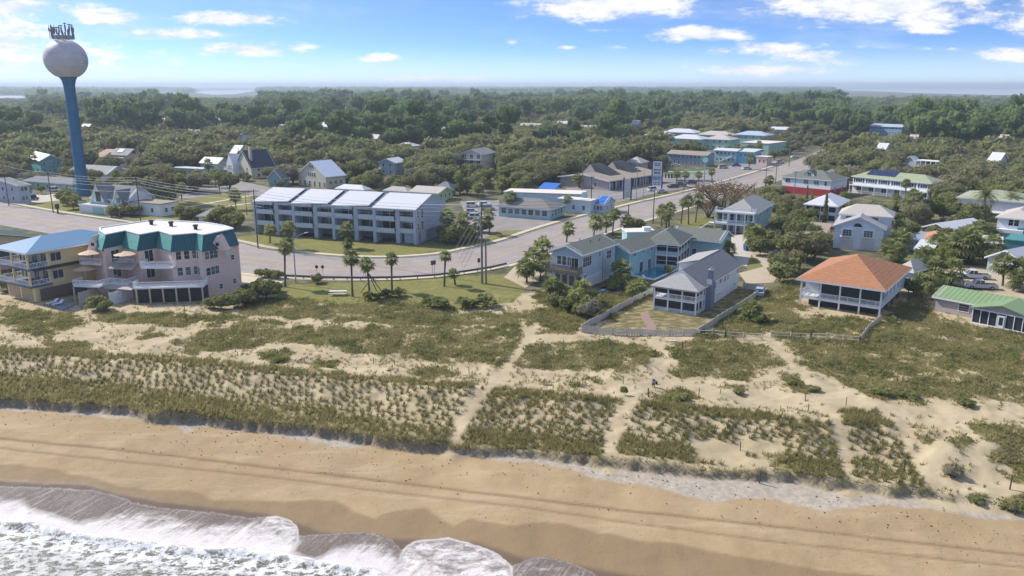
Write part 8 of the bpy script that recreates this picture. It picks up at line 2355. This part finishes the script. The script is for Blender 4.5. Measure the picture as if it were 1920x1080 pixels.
blades(P, 32, .60, .42, .045, OATG, 'sea_oats', 'rows of planted sea oats tufts on pale sand in front of the dunes')
# thick fringe along the scarp and at the back of the strips
g = scatter(-105, 75, 62, 125, .42); z = height(g[:, 0], g[:, 1]); px, py, veg, oat, fr, path, lawn, yard, jx, jy = zones(g[:, 0], g[:, 1], z)
k = (fr > .5) & (rs.rand(len(g)) < .35 + .6 * (fbm(g[:, 0] * .45, g[:, 1] * .45, 3) > .46)) & (z > -.75)
P = np.concatenate([g[k], z[k][:, None]], 1); print('fringe', len(P))
blades(P, 12, .50, .36, .045, GRASS, 'fringe_grass', 'dense dry grass fringe along the eroded edge and back of the planted strips', tv=np.clip(fbm(P[:, 0] * .6, P[:, 1] * .6, 3) * 1.5 - .2, 0, 1))
# rough dune cover
g = scatter(-110, 110, 66, 156, .36); z = height(g[:, 0], g[:, 1]); px, py, veg, oat, fr, path, lawn, yard, jx, jy = zones(g[:, 0], g[:, 1], z)
ex = np.zeros(len(g), bool)
for (fx_, fy_, fa, fw_, fd_) in FOOT:
    dx_, dy_ = g[:, 0] - fx_, g[:, 1] - fy_; u = dx_ * math.cos(fa) + dy_ * math.sin(fa); v = -dx_ * math.sin(fa) + dy_ * math.cos(fa)
    ex |= (u > -.5) & (u < fw_ + .5) & (v > -.5) & (v < fd_ + .5)
k = (rs.rand(len(g)) < veg * .95 - yard * .8) & ~ex & (z > -.75)
k |= (rs.rand(len(g)) < .03 + .15 * (fbm(g[:, 0] * .28 + 3, g[:, 1] * .28, 3) > .52)) & (z > -.3) & (py > 560) & (oat < .5) & (path < .3) & (yard < .5)
P = np.concatenate([g[k], z[k][:, None]], 1); print('cover', len(P))
blades(P, 8, .36, .38, .06, GRASS, 'dune_cover', 'low olive and straw coloured dune grass over hummocks behind the beach', tv=np.clip(fbm(P[:, 0] * .35, P[:, 1] * .35, 3) * 1.6 - .35, 0, 1))
# bushier clumps among it
k2 = k & (rs.rand(len(g)) < .10) & (veg > .4) & (fbm(g[:, 0] * .3, g[:, 1] * .3 + 9, 3) > .47)
Pc = g[k2]; zc = z[k2]
vs = []; tn = []
for (x, y), z_ in zip(Pc, zc):
    L = [(0, 0, .12, .5 + rs.rand() * .5, .3 + rs.rand() * .3)]; v, t0 = crown_arrays(rs, L, 34, .12, core=False); vs.append(v + np.array([x, y, z_])); tn.append(np.clip(t0 * .8 - .1 + rs.uniform(-.1, .1), 0, 1))
me = fast_mesh('dune_scrub', np.concatenate(vs), 4, SHRUBG, np.concatenate(tn)); o = bpy.data.objects.new('dune_scrub', me); COL.objects.link(o); tag(o, 'low dark green scrub scattered through the dune grass', 'scrub', None, 'stuff')
print('scrub', len(Pc))
# roots and turf hanging over the scarp
xr_ = np.linspace(-100, 41, 3400) + rs.uniform(-.02, .02, 3400); yr_ = scarp_y(xr_) + rs.uniform(-.1, .5, 3400); zr_ = height(xr_, yr_)
P = np.stack([xr_, yr_, zr_], 1); P = P[(zr_ > -.7) & ((xr_ < -4) | (rs.rand(len(xr_)) < .35))]
blades(P, 5, .40, .34, .03, GRASS, 'scarp_turf', 'grass roots and turf hanging over the low sand cliff')

# ------------------------------------------------------------------ beach posts, driftwood, people
def stake(x, y, h, label, lean=0.0, r=.06):
    p = ground_at(x, y); m = MB(); m.tube([(0, 0, -.3), (lean, 0, h)], [r, r * .9], 6); o = m.build('wooden_post', POLEM); o.location = p
    tag(o, label, 'post', 'weathered wooden posts on the dunes')


STAKES = [(520, 668, 1.0), (1168, 720, .9), (1216, 745, 1.2), (1070, 722, .8), (1020, 720, .7), (1010, 716, .7), (987, 716, .8), (1510, 752, .9), (1515, 772, 1.0), (1586, 760, 1.1), (1695, 888, 1.5), (1790, 896, 1.6), (1893, 918, 1.5), (1902, 965, 1.3), (1310, 740, .9), (1350, 738, .7), (1536, 886, .9), (1425, 890, 1.4), (860, 702, .9), (880, 700, .9), (848, 694, .8), (700, 682, .9), (740, 684, .7), (570, 680, .8), (446, 668, .7), (475, 632, 1.5), (1280, 655, 1.2), (1388, 845, 1.0)]
word = {0: 'behind the left planted strip', 1: 'by the middle sand paths', 2: 'near the right-hand sand path', 3: 'in the sand hollow at the right'}
cnt_ = {}
for k, (x, y, h) in enumerate(sorted(STAKES)):
    z_ = 0 if x < 900 else 1 if x < 1330 else 2 if x < 1640 else 3
    wn = word[z_]; cnt_[wn] = cnt_.get(wn, -1) + 1
    stake(x, y, h, '%s thin dark wooden post ' % ordw(cnt_[wn]) + wn + ', counting from the left', R.uniform(-.08, .08), .05 if h < 1.2 else .08)
stake(348, 600, 3.0, 'pale upright post before the pink building posts', 0, .07)
DW = pmat('driftwood', (.22, .18, .14), .95, None, .2)
for x, y, lb in ((1035, 722, 'driftwood heap left of the people'), (1095, 725, 'driftwood heap behind the second oats strip'), (560, 678, 'driftwood pile on the left sand flat'), (735, 696, 'broken sand fence remains behind the left strip'), (800, 700, 'driftwood pile near the left path'), (880, 708, 'broken fence slats at the top of the left path'), (1890, 945, 'driftwood tangle at the right edge of the bank'), (1830, 935, 'driftwood against the bank at the right'), (370, 585, 'pale driftwood under the pink building shrubs'), (340, 592, 'stacked pale boards before the pink building')):
    p = ground_at(x, y); m = MB()
    for j in range(9):
        a = R.uniform(0, 3.14); l = R.uniform(.4, 1.3); c = Vector((R.uniform(-.9, .9), R.uniform(-.5, .5), R.uniform(.0, .25))); dd = Vector((math.cos(a), math.sin(a), R.uniform(-.2, .3))) * l / 2
        m.tube([c - dd, c + dd], [.05, .03], 5)
    o = m.build('driftwood_pile', DW if x > 400 else pmat('pale_driftwood', (.5, .48, .44), .9)); o.location = p; tag(o, lb, 'driftwood', 'driftwood on the sand')
# seaweed and shell specks thrown on the upper beach
n = 300; xs_ = rs.uniform(-62, 45, n); ys__ = scarp_y(xs_) - 1.2 - np.abs(rs.normal(size=n)) * 4.2; zs_ = height(xs_, ys__); vs = []
for x, y, z_ in zip(xs_, ys__, zs_):
    s = rs.uniform(.03, .10)
    for j in range(3):
        a = rs.rand() * 6.28; q = np.array([[math.cos(a + b_) * s * rs.uniform(.5, 1.4), math.sin(a + b_) * s * .7, .01 + (.06 if b_ in (1.5, 3) else 0)] for b_ in (0, 1.5, 3, 4.6)]); vs.append(q + np.array([x, y, z_]))
me = fast_mesh('beach_wrack', np.concatenate(vs), 4, pmat('dark_wrack', (.06, .05, .035), .9)); o = bpy.data.objects.new('beach_wrack', me); COL.objects.link(o); tag(o, 'dark specks of seaweed scattered on the upper beach', 'seaweed', None, 'stuff')


def figure(p, rz, label, joints, radii, edges, shirt, legs_m, hair, head, group=None):
    rt = empty('person', p, rz, label, 'person', group)
    me = bpy.data.meshes.new('body'); me.from_pydata(joints, edges, []); o = bpy.data.objects.new('body', me); COL.objects.link(o); o.parent = rt
    sk = o.modifiers.new('skin', 'SKIN')
    for v, r_ in zip(me.skin_vertices[0].data, radii): v.radius = (r_, r_)
    me.skin_vertices[0].data[0].use_root = True
    o.modifiers.new('sub', 'SUBSURF').levels = 1; o.modifiers['sub'].render_levels = 1
    me.materials.append(pmat('skin', (.42, .26, .18), .6))
    return rt, o


# crouching person: knees drawn up, reaching forward to the sand
J = [(0, 0, .30), (.05, 0, .52), (.14, 0, .78), (.20, 0, .88), (.25, 0, 1.0),                      # pelvis, waist, chest, neck, head
     (.0, .12, .30), (.34, .16, .50), (.18, .16, .10), (.36, .17, .05),                            # left leg: hip knee ankle toe
     (.0, -.12, .30), (.36, -.14, .46), (.16, -.14, .10), (.34, -.15, .05),
     (.14, .20, .76), (.34, .24, .56), (.52, .18, .40), (.60, .16, .34),
     (.14, -.20, .76), (.36, -.22, .54), (.56, -.14, .36), (.64, -.12, .30)]
E_ = [(0, 1), (1, 2), (2, 3), (3, 4), (0, 5), (5, 6), (6, 7), (7, 8), (0, 9), (9, 10), (10, 11), (11, 12), (2, 13), (13, 14), (14, 15), (15, 16), (2, 17), (17, 18), (18, 19), (19, 20)]
RD = [.15, .14, .17, .06, .10, .10, .07, .045, .04, .10, .07, .045, .04, .06, .045, .032, .03, .06, .045, .032, .03]
pp = ground_at(1225, 725)
rt, body = figure(pp, math.radians(-100), 'person in a lilac-grey top crouching on the sand between the paths', J, RD, E_, None, None, None, None)
sh = pmat('lilac_shirt', (.40, .37, .44), .85); tr = pmat('dark_trousers', (.03, .035, .05), .9)


def cloth(name, js, es, rd, mt):
    me = bpy.data.meshes.new(name); me.from_pydata(js, es, []); o = bpy.data.objects.new(name, me); COL.objects.link(o); o.parent = rt
    o.modifiers.new('skin', 'SKIN')
    for v, r_ in zip(me.skin_vertices[0].data, rd): v.radius = (r_, r_)
    me.skin_vertices[0].data[0].use_root = True
    o.modifiers.new('sub', 'SUBSURF').levels = 1; me.materials.append(mt)


cloth('shirt', [J[1], J[2], (.17, 0, .84), J[13], J[14], J[17], J[18]], [(0, 1), (1, 2), (1, 3), (3, 4), (1, 5), (5, 6)], [.165, .19, .10, .08, .06, .08, .06], sh)
cloth('trousers', [J[0], (.03, 0, .46), J[5], J[6], J[7], J[9], J[10], J[11]], [(0, 1), (0, 2), (2, 3), (3, 4), (0, 5), (5, 6), (6, 7)], [.18, .15, .12, .09, .06, .12, .09, .06], tr)
m = MB(); m.lathe([(.02, 1.16), (.10, 1.13), (.125, 1.06), (.12, 1.02), (.24, 1.0), (.24, .985), (.02, .99)], 12, (.24, 0)); m.build('hat', tr, rt)
bag = ground_at(1230, 720); u = empty('beach_bag', bag, .3, 'small dark bag on the sand right of the crouching person', 'bag')
m = MB(); m.hull8([(-.2, -.12, 0), (.2, -.12, 0), (.2, .12, 0), (-.2, .12, 0)], [(-.16, -.08, .35), (.16, -.08, .35), (.16, .08, .35), (-.16, .08, .35)]); m.build('sack', tr, u)
m = MB(); m.tube([(-.12, 0, .34), (-.06, 0, .52), (.06, 0, .52), (.12, 0, .34)], .015, 5); m.build('handle', tr, u)
# board walk scrap by the picket fence
o = MB(); q = ground_at(1262, 640); o.hull8([(-.5, -.25, 0), (.5, -.25, 0), (.5, .25, 0), (-.5, .25, 0)], [(-.5, -.25, .12), (.5, -.25, .12), (.5, .25, .12), (-.5, .25, .12)]); b = o.build('wooden_pallet', pmat('pale_driftwood', (.5, .48, .44))); b.location = q; tag(b, 'pale wooden board lying before the picket fence', 'board')

# ------------------------------------------------------------------ haze
m = MB(); m.box(-11500, -7600, -14, 11500, 16500, 62)
hm = bpy.data.materials.new('haze'); hm.use_nodes = True; t = NT(hm.node_tree); hm.node_tree.nodes.clear()
out = t.add('ShaderNodeOutputMaterial'); v = t.add('ShaderNodeVolumePrincipled'); v.inputs['Color'].default_value = (.74, .86, 1.0, 1); v.inputs['Density'].default_value = .00019; v.inputs['Anisotropy'].default_value = .2
t.l.new(v.outputs[0], out.inputs['Volume'])
hz_o = m.build('haze', hm); tag(hz_o, 'thin bluish haze over the whole island', 'haze', None, 'stuff')
